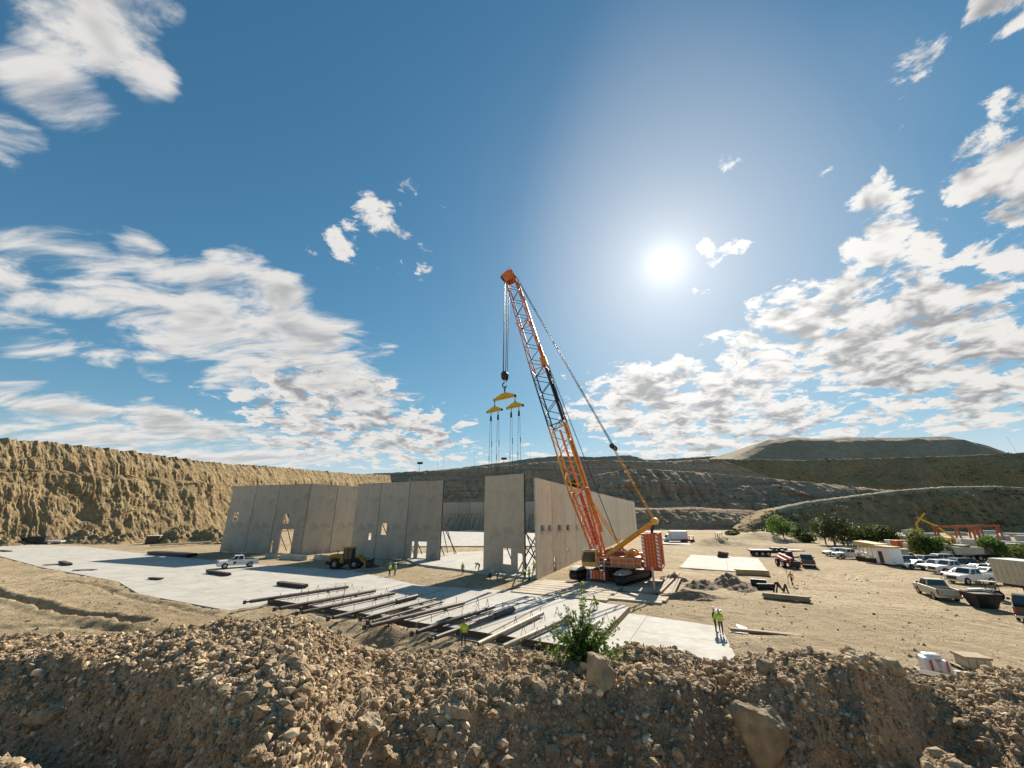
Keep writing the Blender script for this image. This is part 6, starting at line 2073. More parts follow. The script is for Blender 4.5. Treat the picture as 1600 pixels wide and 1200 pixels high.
def body_mesh(kind):
    if kind in POSES:
        return POSES[kind]
    J = pose(kind)
    names = list(J)
    co = [J[n] for n in names]
    rad = dict(pelvis=.135, waist=.125, chest=.145, neck=.06, jaw=.075, head=.098, ls=.075, le=.048, lw=.032, rs=.075, re=.048, rw=.032, lh=.095, lk=.064, la=.046, lt=.042, rh=.095, rk=.064, ra=.046, rt=.042)
    rr = [rad[n] for n in names]
    ix = {n: i for i, n in enumerate(names)}
    E = [('pelvis', 'waist'), ('waist', 'chest'), ('chest', 'neck'), ('neck', 'jaw'), ('jaw', 'head'), ('chest', 'ls'), ('ls', 'le'), ('le', 'lw'), ('chest', 'rs'), ('rs', 're'), ('re', 'rw'),
         ('pelvis', 'lh'), ('lh', 'lk'), ('lk', 'la'), ('la', 'lt'), ('pelvis', 'rh'), ('rh', 'rk'), ('rk', 'ra'), ('ra', 'rt')]
    edges = [(ix[a], ix[b]) for a, b in E]
    zone = []
    for a, b in E:
        zone.append(1 if a in ('pelvis', 'waist', 'chest') and b in ('waist', 'chest', 'ls', 'rs') else 1 if b in ('le', 're') else 0 if b in ('neck', 'jaw', 'head', 'lw', 'rw') else 3 if b in ('lt', 'rt') else 2)
    # hands: a palm and five fingers of different lengths
    for s, w, e in ((1, 'lw', 'le'), (-1, 'rw', 're')):
        d = (J[w] - J[e]).normalized()
        side = Vector((1, 0, 0)) - d * d.x
        side = side.normalized() if side.length > 0.1 else Vector((0, 0, 1))
        inn = d.cross(side).normalized() * s
        palm = J[w] + d * .07
        co.append(palm); rr.append(.034); ip = len(co) - 1
        edges.append((ix[w], ip)); zone.append(0)
        for k, (off, ln) in enumerate(((.028, .075), (.010, .085), (-.010, .078), (-.028, .060))):
            a = palm + d * .045 + side * off; b = a + d * ln * .5 + inn * .012; c = b + d * ln * .4 + inn * .03
            for q in (a, b, c):
                co.append(q); rr.append(.0095)
            n = len(co)
            edges += [(ip, n - 3), (n - 3, n - 2), (n - 2, n - 1)]; zone += [0, 0, 0]
        a = palm + side * .045 - d * .01; b = a + d * .04 + side * .012
        co += [a, b]; rr += [.012, .010]
        n = len(co); edges += [(ip, n - 2), (n - 2, n - 1)]; zone += [0, 0]
    me = bpy.data.meshes.new('skeleton')
    me.from_pydata([tuple(c) for c in co], edges, [])
    ob = bpy.data.objects.new('skeleton', me); COL.objects.link(ob)
    ob.modifiers.new('skin', 'SKIN')
    sl = me.skin_vertices[0].data if me.skin_vertices else None
    if sl:
        for i, v in enumerate(sl):
            k = rr[i]
            wide = names[i] in ('pelvis', 'waist', 'chest') if i < len(names) else False
            v.radius = (k, k) if not wide else (k * 1.0, k * 1.0)
            v.use_root = (i == 0)
    ss = ob.modifiers.new('sub', 'SUBSURF'); ss.levels = 1; ss.render_levels = 1
    dg = bpy.context.evaluated_depsgraph_get(); dg.update()
    out = bpy.data.meshes.new_from_object(ob.evaluated_get(dg))
    bpy.data.objects.remove(ob)
    P = np.array([tuple(c) for c in co])
    A = np.array([P[a] for a, b in edges]); B = np.array([P[b] for a, b in edges])
    mi = []
    for pl in out.polygons:
        c = np.array(pl.center)
        t = np.clip(((c - A) * (B - A)).sum(1) / ((B - A) ** 2).sum(1), 0, 1)
        k = int(np.argmin(np.linalg.norm(A + (B - A) * t[:, None] - c, axis=1)))
        mi.append(zone[k])
    POSES[kind] = (out, mi, J)
    return POSES[kind]


def person(kind, px, py, face, top, label, z=0.0, hat=None, vest=None, sc=1.0, pos=None):
    src, mi, J = body_mesh(kind)
    me = src.copy(); me.name = 'person'
    me.materials.clear()
    for m in (M_SKIN, top, M_JEANS, M_BOOT):
        me.materials.append(m)
    me.polygons.foreach_set('material_index', mi)
    me.polygons.foreach_set('use_smooth', [True] * len(me.polygons))
    o = link_mesh('person', me)
    o.location = pos if pos is not None else G(px, py, z)
    o.rotation_euler = (0, 0, R(face)); o.scale = (sc, sc, sc)
    tag(o, label, 'person', 'workers on the site')
    # hard hat
    up = (J['head'] - J['jaw']).normalized()
    q = up.to_track_quat('Z', 'X').to_matrix()
    c = J['head'] + up * 0.015
    hb_ = MB(); rings = []
    for t in np.linspace(0, 1, 5):
        a = t * math.pi / 2
        rings.append([c + q @ Vector((.128 * math.cos(a) * math.cos(f), .115 * math.cos(a) * math.sin(f), .125 * math.sin(a) + .01)) for f in np.linspace(0, 2 * math.pi, 12, endpoint=False)])
    hb_.loft(rings, 0, True)
    hb_.loft([[c + q @ Vector((.165 * math.cos(f) + .02, .135 * math.sin(f), .0)) for f in np.linspace(0, 2 * math.pi, 12, endpoint=False)],
              [c + q @ Vector((.160 * math.cos(f) + .02, .13 * math.sin(f), .018)) for f in np.linspace(0, 2 * math.pi, 12, endpoint=False)]], 0)
    hb_.build('hard_hat', [hat or M_HATW], o)
    # face: eyes, nose, mouth
    fwd = Vector((1, 0, 0)) - up * up.x
    fwd.normalize(); sd = up.cross(fwd)
    fc = MB()
    mid = (J['jaw'] + J['head']) * 0.5
    for s in (-1, 1):
        fc.box(mid + fwd * .088 + sd * (.032 * s) + up * .02, (.012, .018, .01), 1)
        fc.box(mid + sd * (.098 * s), (.03, .012, .05), 0)
    fc.box(mid + fwd * .10 - up * .005, (.03, .022, .045), 0)
    fc.box(mid + fwd * .085 - up * .05, (.012, .04, .008), 1)
    fc.build('face', [M_SKIN, M_EYE], o)
    if vest:
        v = MB()
        rings = []
        pts = [(J['pelvis'], .150, .175), (J['waist'], .150, .170), (J['waist'].lerp(J['chest'], .45), .158, .180), (J['waist'].lerp(J['chest'], .6), .160, .186), (J['chest'], .165, .205), (J['chest'].lerp(J['neck'], .62), .12, .175)]
        for k, (p, rx, ry) in enumerate(pts):
            d = (pts[min(k + 1, 5)][0] - pts[max(k - 1, 0)][0]).normalized()
            x = Vector((0, 1, 0)).cross(d).normalized()
            rings.append([p + x * (rx * math.cos(f)) + Vector((0, 1, 0)) * (ry * math.sin(f)) for f in np.linspace(0, 2 * math.pi, 14, endpoint=False)])
        for k in range(5):
            v.loft(rings[k:k + 2], 1 if k == 2 else 0, True, True, False)
        v.build('safety_vest', [vest, M_REFL], o)
    return o


person('point', 608, 900.5, -20, M_LIME, 'worker in lime vest, left one of the pair right of the loader', vest=M_LIME, hat=M_HATY)
person('hips', 616.8, 899.5, 170, M_SHIRT, 'worker in dark shirt and lime vest, right one of the pair by the loader', vest=M_LIME)
person('stand', 724, 1012, 95, M_LIME, 'lone worker in lime jacket standing in front of the cast panels', vest=M_LIME, hat=mat('dark_hat', (0.06, 0.06, 0.07), 0.4))
person('stand', 722.5, 898.5, -60, M_ORHV, 'worker standing at the floor edge in the open gap', vest=M_LIME)
person('bend', 748, 893, 200, M_LIME, 'worker bending over at the left foot of the lone panel', z=0.3, vest=M_LIME)
person('crouch', 765, 905.5, 20, M_SHIRT, 'worker in dark clothes crouching in the shade under the lone panel', hat=M_HATY)
person('bend', 777, 906.5, 170, M_GREYSH, 'worker in grey bending in the shade under the lone panel')
person('bend', 820, 906, 120, M_LIME, 'worker bending in lime vest by the door of the lone panel', vest=M_LIME)
person('stand', 827, 907.5, 150, M_LIME, 'upright worker in lime vest between the lone panel and side wall', vest=M_LIME)
person('walk', 834, 893.5, 200, M_LIME, 'worker in lime vest behind the gap beside the side wall', z=0.3, vest=M_LIME)
person('crouch', 932, 951, 215, M_LIME, 'worker in lime vest crouching on the far edge of the cast panel', z=CAST_TOP, vest=M_LIME)
person('hips', 1119.5, 989.5, -30, M_SHIRT, 'left worker of the pair on the casting slab corner, dark sleeves', z=0.1, vest=M_LIME)
person('walk', 1128, 992.5, 60, M_LIME, 'right worker of the pair on the casting slab corner, bright lime back', z=0.1, vest=M_LIME)
ow = person('walk', 1239, 915.5, 200, M_ORHV, 'worker in orange shirt walking alone on the open dirt with a staff', vest=M_ORHV)
# the survey staff the orange worker carries
sp_ = G(1233, 917)
so = thing('survey_staff', 'thin survey staff held upright by the orange worker', 'survey staff', sp_, 0)
MB().tube((0, 0, 0), (0.12, 0.05, 2.1), 0.03, n=6).build('rod', [M_WOOD], so)
MB().tube((0, 0, 0), (0.007, 0.003, 0.12), 0.012, 0.035, n=6).build('tip', [M_STEEL], so)
MB().box((0.115, 0.05, 2.0), (0.1, 0.05, 0.16)).build('receiver', [M_ORHV], so)
# ------------------------------------------------------------------ site props
def lumber(label, p, rz, L, w, layers, cols, m, name='timber_bundle', th_=0.09, group=None, cat='timber'):
    t = thing(name, label, cat, p, rz, group)
    me = MB().span(0, 0, 0, L, w / cols * 0.94, th_ * 0.94).mesh('plank', [m])
    for k in range(layers):
        for c in range(cols):
            o = link_mesh('plank', me, t)
            o.location = (-L / 2 + 0.12 * math.sin(k * 3.1 + c * 1.7), -w / 2 + c * w / cols, 0.08 + k * th_)
            o.rotation_euler = (0, 0, 0.01 * math.sin(k * 5 + c))
    for x in (-L * 0.3, L * 0.3):
        MB().span(x - 0.05, -w / 2 - 0.05, 0, x + 0.05, w / 2 + 0.05, 0.078).build('bearer', [m], t)
    return t


def two(px0, py0, px1, py1, z=0.0):
    a, b = G(px0, py0, z), G(px1, py1, z)
    return (a + b) / 2, heading(a, b), (b - a).length


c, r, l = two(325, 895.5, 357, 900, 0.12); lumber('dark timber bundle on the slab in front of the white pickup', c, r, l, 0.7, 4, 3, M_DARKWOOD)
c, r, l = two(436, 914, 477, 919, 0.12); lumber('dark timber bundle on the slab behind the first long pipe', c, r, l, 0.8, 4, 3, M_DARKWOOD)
c, r, l = two(234, 905, 252, 906, 0.12); lumber('small dark board pile alone in the middle of the left slab', c, r, l, 0.6, 2, 3, M_DARKWOOD)
c, r, l = two(95, 880, 108, 884, 0.12); lumber('small dark crate boards on the far left slab', c, r, l, 0.8, 4, 2, M_DARKWOOD)
c, r, l = two(114, 892, 150, 891, 0.12); lumber('thin scattered dark boards on the left slab edge', c, r, l, 0.5, 1, 3, M_DARKWOOD)
c, r, l = two(68, 884, 92, 882.5, 0.12); lumber('pale planks lying near the left end of the slab', c, r, l, 0.7, 2, 3, M_MATWOOD)
c, r, l = two(238, 866, 300, 870, 0.12); lumber('long black steel stack lying in the panel shadow on the slab', c, r, l, 2.2, 5, 4, M_STEEL, 'steel_stack', 0.12, cat='steel stack')
c, r, l = two(0, 861.5, 14, 863); lumber('dark boards at the far left edge of the picture', c, r, l, 1.0, 3, 2, M_DARKWOOD)
c, r, l = two(236, 852.5, 330, 846.5, 0.6); c.z = 0.35; lumber('long pale beam lying below the left cliff', c, r, l, 0.8, 2, 2, M_MATWOOD, 'long_beam', 0.2, cat='beam')
c, r, l = two(1193, 934, 1266, 941); lumber('long dark timber beams lying alone on the open dirt', c, r, l, 0.9, 3, 3, M_WOOD, 'timber_beams', 0.16)
c, r, l = two(1141, 986, 1255, 998); lumber('long thin plank lying right of the casting slab', c, r, l, 0.45, 2, 2, M_WOOD)
c, r, l = two(1027, 931, 1056, 900); lumber('heavy pale planks slanting beside the crane over the spoil', c + Vector((0, 0, 0.12)), r, l, 1.0, 2, 3, M_WOOD, 'heavy_planks', 0.16)
c, r, l = two(1036, 934, 1060, 905); lumber('narrow plank pair right of the heavy planks at the spoil heap', c + Vector((0.6, 0, 0.12)), r + 0.05, l, 0.5, 2, 2, M_WOOD, 'heavy_planks', 0.14)
c, r, l = two(548, 893, 600, 889); lumber('flat pale plank bed lying in front of the wheel loader', c, r, l, 1.0, 1, 3, M_MATWOOD, 'flat_planks', 0.16)
c, r, l = two(1150, 897.5, 1202, 900, 0.02); lumber('tan roll of boards along the front edge of the white pad', c, r, l, 0.9, 4, 2, mat('tan_board', (0.50, 0.36, 0.16), 0.7, var=0.2, scale=2), 'board_stack', 0.18)
# the white pad right of the crane
pad = [tuple(G(a, b).xy) for a, b in ((1080, 868), (1184, 873), (1203, 898), (1061, 888))]
tag(flat_slab('white_pad', pad, -0.3, 0.16, M_SLAB), kind='structure')
pad2 = [tuple(G(a, b).xy) for a, b in ((1030, 846.5), (1094, 849.5), (1096, 853.5), (1030, 851))]
tag(flat_slab('far_pad', pad2, -0.3, 0.30, M_SLAB), kind='structure')
# post by the crane
po = G(1023.5, 929)
pt = thing('timber_post', 'pale square post standing upright right of the crane tracks', 'post', po, 0.3)
MB().span(-0.09, -0.09, 0, 0.09, 0.09, 2.9).build('post', [M_MATWOOD], pt)
MB().box((0, 0, 2.93), (0.26, 0.26, 0.06)).build('cap', [M_MATWOOD], pt)

# black pipes and a rebar frame on the open dirt
for k, (a, b, rad, lab) in enumerate((((1174, 915), (1199, 917), 0.42, 'short black culvert pipe, upper one of two on the dirt'), ((1184, 921.5), (1209, 922), 0.36, 'short black culvert pipe beside the bent black frame'))):
    p, q = G(*a), G(*b)
    t = thing('culvert_pipe', lab, 'pipe', p, heading(p, q))
    L = (q - p).length
    n = 16
    rg = []
    for x in (0, L):
        rg.append([(x, rad * math.cos(2 * math.pi * i / n), rad + rad * math.sin(2 * math.pi * i / n)) for i in range(n)])
    inner = [[(x, rad * .86 * math.cos(2 * math.pi * i / n), rad + rad * .86 * math.sin(2 * math.pi * i / n)) for i in range(n)] for x in (L, 0)]
    MB().loft(rg + inner + [rg[0]], 0, False, True, False).build('pipe_wall', [M_BLACK], t)
    for x in np.arange(0.3, L, 0.5):
        MB().tube((x, 0, rad), (x + 0.08, 0, rad), rad * 1.06, n=16, caps=False).build('pipe_rib', [M_BLACK], t)
p = G(1213, 928)
t = thing('bent_frame', 'bent black steel frame standing on the dirt beside the culvert pipe', 'steel frame', p, 0.2)
for (a, b) in (((0, 0, 0), (0.5, 0, 1.2)), ((0.5, 0, 1.2), (1.0, 0, 0.3)), ((1.0, 0, 0.3), (1.5, 0, 1.0)), ((1.5, 0, 1.0), (1.7, 0, 0)), ((0.1, 0.5, 0), (0.6, 0.5, 1.1)), ((0.6, 0.5, 1.1), (1.6, 0.5, 0.1)), ((0.5, 0, 1.2), (0.6, 0.5, 1.1)), ((1.5, 0, 1.0), (1.6, 0.5, 0.1))):
    MB().bar(a, b, 0.12, 0.12).build('frame_bar', [M_BLACK], t)
# fan of white stakes near the pair of workers
p = G(1140, 988)
t = thing('stake_pile', 'loose fan of white survey stakes beside the pair of workers', 'stakes', p, 0.1)
for k in range(11):
    a = -0.7 + 0.19 * k
    MB().bar((0.1 * k, 0, 0.04 + 0.01 * k), (0.1 * k + 1.3 * math.cos(a), 1.3 * math.sin(a), 0.10 + 0.012 * k), 0.06, 0.03).build('stake', [M_WHITE], t)
# dark soil roll
p = G(1131, 872)
me = rock_mesh(77, 3, (1.9, 1.3, 1.25)); me.materials.clear(); me.materials.append(mat('dark_soil', (0.075, 0.055, 0.04), 0.95, var=0.4, scale=2, bump=0.6))
o = link_mesh('soil_heap', me); o.location = p + Vector((0, 0, 0.55)); tag(o, 'dark rounded heap of soil at the back edge of the white pad', 'soil heap')

# dark moist spoil heaps beside the crane
M_SPOIL = mat('moist_spoil', (0.315, 0.228, 0.142), 0.95, scale=1.6, col2=(0.200, 0.140, 0.086), bump=1.0, bscale=5, bdist=0.12, coords='World')


def spoil(px, py, rx, ry, h, seed, label, rot=0.0, n=44, m=None, group='spoil heaps beside the crane', k=0.10):
    g_ = np.linspace(-1, 1, n)
    X, Y = np.meshgrid(g_, g_)
    r_ = np.hypot(X, Y) * (1 + 0.35 * fbm(X * 1.6 + seed, Y * 1.6, 4, seed))
    Z = h * np.exp(-(r_ * 1.55) ** 2) * (1 + 0.6 * fbm(X * 2.6, Y * 2.6, 4, seed + 2, 0.6)) + k * fbm(X * 9, Y * 9, 4, seed + 3, 0.65) * np.exp(-(r_ * 1.2) ** 2) - 0.5 * np.clip(r_ - 0.55, 0, 2)
    V = np.stack([X * rx * 0.85, Y * ry * 0.85, Z * 0.95], -1).reshape(-1, 3)
    o = link_mesh('soil_heap', np_mesh('soil_heap', V, grid_faces(n, n), m or M_SPOIL))
    p = G(px, py); o.location = (p.x, p.y, -0.02); o.rotation_euler = (0, 0, rot)
    tag(o, label, 'soil heap', group)


spoil(1140, 915, 4.2, 3.0, 1.25, 1, 'largest round dark spoil heap right of the crane', 0.2)
spoil(1098, 917, 3.8, 2.6, 0.9, 2, 'low dark spoil heap left of the largest round one', 0.5)
spoil(1075, 934, 5.2, 2.0, 0.8, 3, 'long dark spoil bank nearest the casting slab', -0.1)
spoil(1162, 922, 2.8, 2.2, 0.7, 4, 'small spoil heap right of the largest round one', 0.9)
spoil(1052, 908, 3.0, 2.2, 1.0, 5, 'dark spoil heap right behind the pale square post', 0.3)

for k, (px, py, rx, ry, h, lab) in enumerate(((78, 846, 17, 9, 4.4, 'dark-sided dirt heap right of the far left bins'), (135, 847, 17, 9, 4.2, 'long ragged dirt heap below the middle of the left cliff'), (185, 848, 13, 8, 3.6, 'dirt heap just left of the small dark shed'),
                                         (275, 847.5, 16, 9, 4.0, 'pale dirt heap right of the small dark shed'), (322, 847, 16, 8, 4.4, 'dirt heap against the left end of the standing panels'), (10, 851, 14, 8, 3.0, 'low dirt heap at the far left edge below the cliff'))):
    spoil(px, py, rx, ry, h, 20 + k, lab, -0.5, 80, M_CLIFF, 'dirt heaps below the left cliff', 0.5)

# pallets at the lower right
M_WRAP = mat('white_wrap', (0.74, 0.73, 0.72), 0.35, var=0.08, scale=3, bump=0.3, bscale=5)


def pallet(p, rz, label, kind):
    t = thing('loaded_pallet', label, 'pallet', p, rz)
    for y in (-0.5, 0, 0.5):
        MB().span(-0.9, y - 0.06, 0, 0.9, y + 0.06, 0.12).build('skid', [M_DARKWOOD], t)
    for k in range(6):
        MB().span(-0.9 + k * 0.31, -0.62, 0.122, -0.9 + k * 0.31 + 0.24, 0.62, 0.15).build('deck_board', [M_WOOD], t)
    if kind == 'bags':
        for k, (x, y, z, w, d, h) in enumerate(((-0.35, 0, 0.16, 0.62, 0.95, 0.75), (0.35, 0.02, 0.16, 0.62, 0.9, 0.62), (-0.05, 0.1, 0.80, 0.9, 0.7, 0.26))):
            b = MB().box((x, y, z + h / 2), (w, d, h), taper=(0.82, 0.8)).build('wrapped_bag', [M_WRAP], t, 0.12)
        for x in (-0.36, 0.36):
            MB().span(x - 0.04, -0.50, 0.3, x + 0.04, -0.46, 0.85).build('red_strap', [PAINT['red']], t)
        MB().span(-1.3, -1.3, 0.02, 0.2, -0.75, 0.14).build('red_board', [PAINT['red']], t)
    else:
        MB().span(-0.6, -0.5, 0.16, 0.6, 0.5, 0.62).build('crate_side', [M_MATWOOD], t, 0.02)
        MB().span(-0.68, -0.58, 0.63, 0.68, 0.58, 0.78).build('crate_lid', [M_WOOD], t, 0.02)
        for k in range(3):
            MB().span(-0.55 + k * 0.4, -0.53, 0.18, -0.50 + k * 0.4, -0.505, 0.6).build('batten', [M_WOOD], t)
    return t


pallet(G(1466, 1054), R(-20), 'pallet of white wrapped bags with red straps at lower right', 'bags')
pallet(G(1524, 1046), R(-15), 'pale timber crate on a pallet right of the wrapped bags', 'crate')
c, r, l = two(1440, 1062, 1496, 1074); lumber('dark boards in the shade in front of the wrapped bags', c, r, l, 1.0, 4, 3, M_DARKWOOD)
c, r, l = two(1505, 1058, 1592, 1066); lumber('loose pale sheets lying right of the timber crate', c, r, l, 1.1, 2, 2, M_WRAP, 'sheet_pile', 0.05, cat='sheets')

# concrete barriers along the foot of the panels
M_BARRIER = concrete_material('barrier_concrete', (0.46, 0.42, 0.35), (0.33, 0.30, 0.24), (0.52, 0.48, 0.41), 1.0, None, 0.0, True)
for k, (a, b, lab) in enumerate((((415, 872), (432, 873.5), 'short concrete barrier at the foot of the braced doorway panel'), ((438, 873.5), (478, 876), 'long concrete barrier in front of the tall braced doorway'),
                                 ((491, 874), (521, 877), 'concrete barrier left of the wheel loader in the recess'), ((578, 880), (597, 883), 'concrete barrier right of the wheel loader'),
                                 ((604, 884), (612, 885), 'short broken concrete barrier near the wide low doorway'))):
    p, q = G(*a), G(*b)
    L = (q - p).length
    o = MB().prism([(-0.3, 0), (0.3, 0), (0.3, 0.1), (0.16, 0.35), (0.10, 0.95), (-0.10, 0.95), (-0.16, 0.35), (-0.3, 0.1)], 0, L, axis='X').build('concrete_barrier', [M_BARRIER])
    o.location = p; o.rotation_euler = (0, 0, heading(p, q))
    tag(o, lab, 'barrier', 'concrete barriers along the panels')
    MB().span(L * 0.3, -0.13, 0.952, L * 0.3 + 0.25, 0.13, 1.03).build('lifting_eye', [M_STEEL], o)

# ------------------------------------------------------------------ left: bins and a small shed under the cliff
for (px, py, w, h, lab, m) in ((32, 851, 4.0, 2.2, 'dark open bin at the far left under the cliff', M_BLACK), (56, 851, 4.0, 2.4, 'second dark bin right of the far left one', M_BLACK), (238, 850, 3.2, 2.6, 'small dark shed standing alone below the left cliff', M_DARKWOOD)):
    p = G(px, py); p.z = GZ(p.x, p.y) - 0.2
    t = thing('steel_bin' if m is M_BLACK else 'small_shed', lab, 'bin' if m is M_BLACK else 'shed', p, 0.5)
    MB().span(-w / 2, -1.2, 0.2, w / 2, 1.2, h).build('side_panel', [m], t, 0.05)
    MB().span(-w / 2 - 0.1, -1.3, h + 0.002, w / 2 + 0.1, 1.3, h + 0.14).build('lid', [M_TRIM if m is M_BLACK else M_WHITE], t)
    for x in (-w / 2 + 0.3, w / 2 - 0.3):
        MB().span(x - 0.15, -1.1, 0, x + 0.15, 1.1, 0.198).build('skid', [M_BLACK], t)
c, r, l = two(66, 850.5, 98, 850); c.z = 0.5; lumber('scatter of pale boards right of the dark bins', c, r, l, 2.0, 3, 3, M_WRAP, 'pale_boards', 0.16)

# ------------------------------------------------------------------ poles on the rim
def mast(px, py, D, h, label, lamp=True, tilt=0.0, r=0.10):
    p = at(px, py, D); p.z -= 2.0
    t = thing('light_mast' if lamp else 'thin_mast', label, 'mast', p, 0.0, 'masts along the rim of the pit')
    MB().tube((0, 0, 0), (tilt, 0, h + 2), r, r * 0.7, 6).build('pole', [M_STEEL], t)
    if lamp:
        MB().box((tilt + 0.3, -0.3, h + 2.6), (6.0, 0.5, 2.4)).build('sign_board', [M_BLACK], t)
    else:
        MB().tube((tilt, 0, h + 2), (tilt, 0, h + 2.6), r * 1.8, r * 1.2, 6).build('lamp', [M_STEEL], t)
    return t


mast(655, 737, 424, 8.5, 'dark rectangular board on a pole above the middle panels', True, 0, 0.25)
mast(787, 727, 424, 6.5, 'dark rectangular board on a pole under the crane slings', True, 0, 0.25)
for k, (px, py, D, h) in enumerate(((683, 735, 424, 14), (692, 735, 424, 16), (741, 731, 424, 15), (829, 724, 424, 15), (1028, 718, 560, 22), (1437, 714, 470, 12))):
    mast(px, py, D, h, 'hair-thin mast on the far rim, %s from the left' % ORD[k], False)
mast(1590, 708, 425, 17, 'leaning mast on the dark rim at the right edge', False, -4.0)

# ------------------------------------------------------------------ storage yard far right
M_PALE = mat('pale_stock', (0.52, 0.50, 0.45), 0.8, var=0.15, scale=0.8, rand=0.25)
M_RUST = mat('rust_frame', (0.36, 0.11, 0.035), 0.7, var=0.25, scale=2)
yard = [(1440, 838, 1470, 839), (1520, 836, 1560, 837), (1462, 845, 1500, 846), (1530, 845, 1580, 846.5), (1570, 838, 1620, 840), (1440, 851, 1462, 852), (1555, 852, 1610, 855), (1500, 853, 1535, 854),
        (1400, 843, 1430, 844), (1545, 860, 1595, 863), (1575, 868, 1620, 872), (1416, 835, 1440, 836), (1480, 836, 1512, 837), (1590, 846, 1640, 848)]
for k, (a, b, c_, d_) in enumerate(yard):
    c, r, l = two(a, b, c_, d_)
    lumber('low stack of pale concrete stock in the far yard, %s one' % (['leftmost back', 'middle back', 'left central', 'right central', 'right back', 'left front', 'right front', 'central front', 'stack by the hedge', 'front right', 'nearest right edge', 'small back left', 'small back middle', 'far right'][k]),
           c, r, min(l, 26), 2.4 + (k % 3), 2 + k % 2, 2, M_PALE, 'stock_stack', 0.65, 'stacks in the far yard', 'stock stack')
for k, (px, w, py) in enumerate(((1476, 16, 856), (1508, 10, 853), (1530, 12, 852))):
    p = G(px, py)
    t = thing('gantry_frame', 'rust-red portal frame in the far yard, %s from the left' % ORD[k], 'gantry', p, R(-8), 'portal frames in the yard')
    H = 5.2
    for x in (0, w * 0.6):
        for y in (0, 2.0):
            MB().bar((x, y, 0), (x, 1.0 + (y - 1) * 0.3, H), 0.3, 0.3).build('leg', [M_RUST], t)
    MB().bar((-0.8, 1.0, H + 0.2), (w * 0.6 + 0.8, 1.0, H + 0.2), 0.4, 0.5).build('cross_beam', [M_RUST], t)
p = G(1493, 849)
t = thing('boom_lift', 'yellow boom lift with its arm raised in the far yard', 'boom lift', p, R(165))
MB().span(-1.6, -1.1, 0.5, 1.6, 1.1, 1.6).build('chassis', [M_SPREAD], t, 0.05)
MB().bar((0, 0, 1.6), (3.5, 0, 5.2), 0.4, 0.5).build('lower_arm', [M_SPREAD], t)
MB().bar((3.5, 0, 5.2), (8.4, 0, 8.0), 0.3, 0.4).build('upper_arm', [M_SPREAD], t)
MB().span(8.3, -0.8, 7.7, 9.6, 0.8, 8.8).build('basket', [M_TRIM], t)
for s in (-1, 1):
    for x in (-1.1, 1.1):
        wheel(t, x, s * 1.15, 0.5, 0.4, s)
p = G(1450, 862)
t = thing('knuckle_crane', 'slim yellow loader arm standing among the bushes of the yard', 'crane arm', p, R(120))
MB().bar((0, 0, 0.5), (0.6, 0, 6.5), 0.3, 0.35).build('mast_arm', [M_SPREAD], t)
MB().bar((0.6, 0, 6.5), (-1.6, 0, 9.0), 0.25, 0.3).build('jib_arm', [M_SPREAD], t)
MB().span(-1.0, -1.0, 0, 1.0, 1.0, 0.6).build('base', [M_BLACK], t)
for (px, py, L, H, m, lab) in ((1406, 862, 5.5, 2.6, M_ORANGE, 'orange container behind the small pale hut'), (1420, 863, 4.0, 2.2, M_WHITE, 'white container right of the orange one'), (1436, 866, 5.0, 2.0, M_BLACK, 'dark container left of the yard bushes'),
                               (1395, 858, 4.0, 2.2, PAINT['white'], 'small white container behind the hedge end')):
    p = G(px, py)
    t = thing('storage_container', lab, 'container', p, R(-10), 'containers behind the huts')
    MB().span(0, 0, 0.15, L, 2.3, H).build('box', [m], t, 0.03)
    for x in np.arange(0.3, L - 0.1, 0.5):
        MB().span(x, -0.05, 0.25, x + 0.2, -0.002, H - 0.1).build('side_rib', [m], t)
    MB().span(0.1, 0.1, 0, L - 0.1, 2.2, 0.148).build('base_frame', [M_BLACK], t)


def dump_truck(px, py, rz, label, m):
    t = thing('dump_truck', label, 'truck', G(px, py), rz)
    MB().span(-3.6, -0.5, 0.6, 3.6, 0.5, 1.0).build('chassis', [M_BLACK], t)
    MB().prism([(1.9, 0.7), (3.9, 0.7), (3.95, 1.8), (3.3, 1.9), (3.1, 2.9), (1.9, 3.0)], -1.15, 1.15).build('cab', [m], t, 0.06)
    MB().prism([(-3.8, 1.3), (1.4, 1.15), (1.75, 2.6), (-4.0, 2.5)], -1.25, 1.25).build('tipper_body', [m], t, 0.04)
    MB().add([(3.345, -0.95, 1.95), (3.345, 0.95, 1.95), (3.155, 0.9, 2.8), (3.155, -0.9, 2.8)], [(0, 1, 2, 3)]).build('windscreen', [M_GLASS], t)
    for s in (-1, 1):
        MB().add([(2.1, s * 1.155, 1.9), (3.0, s * 1.155, 1.9), (2.9, s * 1.155, 2.7), (2.1, s * 1.155, 2.7)], [(0, 1, 2, 3)]).build('side_window', [M_GLASS], t)
        for x in (2.9, -1.6, -2.9):
            wheel(t, x, s * 1.0, 0.52, 0.4, s)


dump_truck(1500, 876, R(175), 'tan dump truck parked at the front of the far yard', PAINT['tan'])
dump_truck(1530, 876, R(178), 'dark tan dump truck right of the other, front of the yard', mat('dark_tan', (0.24, 0.18, 0.09), 0.5))
dump_truck(1478, 871, R(170), 'dark grey dump truck left of the tan ones', PAINT['grey'])

# ------------------------------------------------------------------ vegetation
def leaf_mat(name, c, t=0.35):
    return mat(name, c, 0.55, island=0.35, trans=t, spec=0.3)


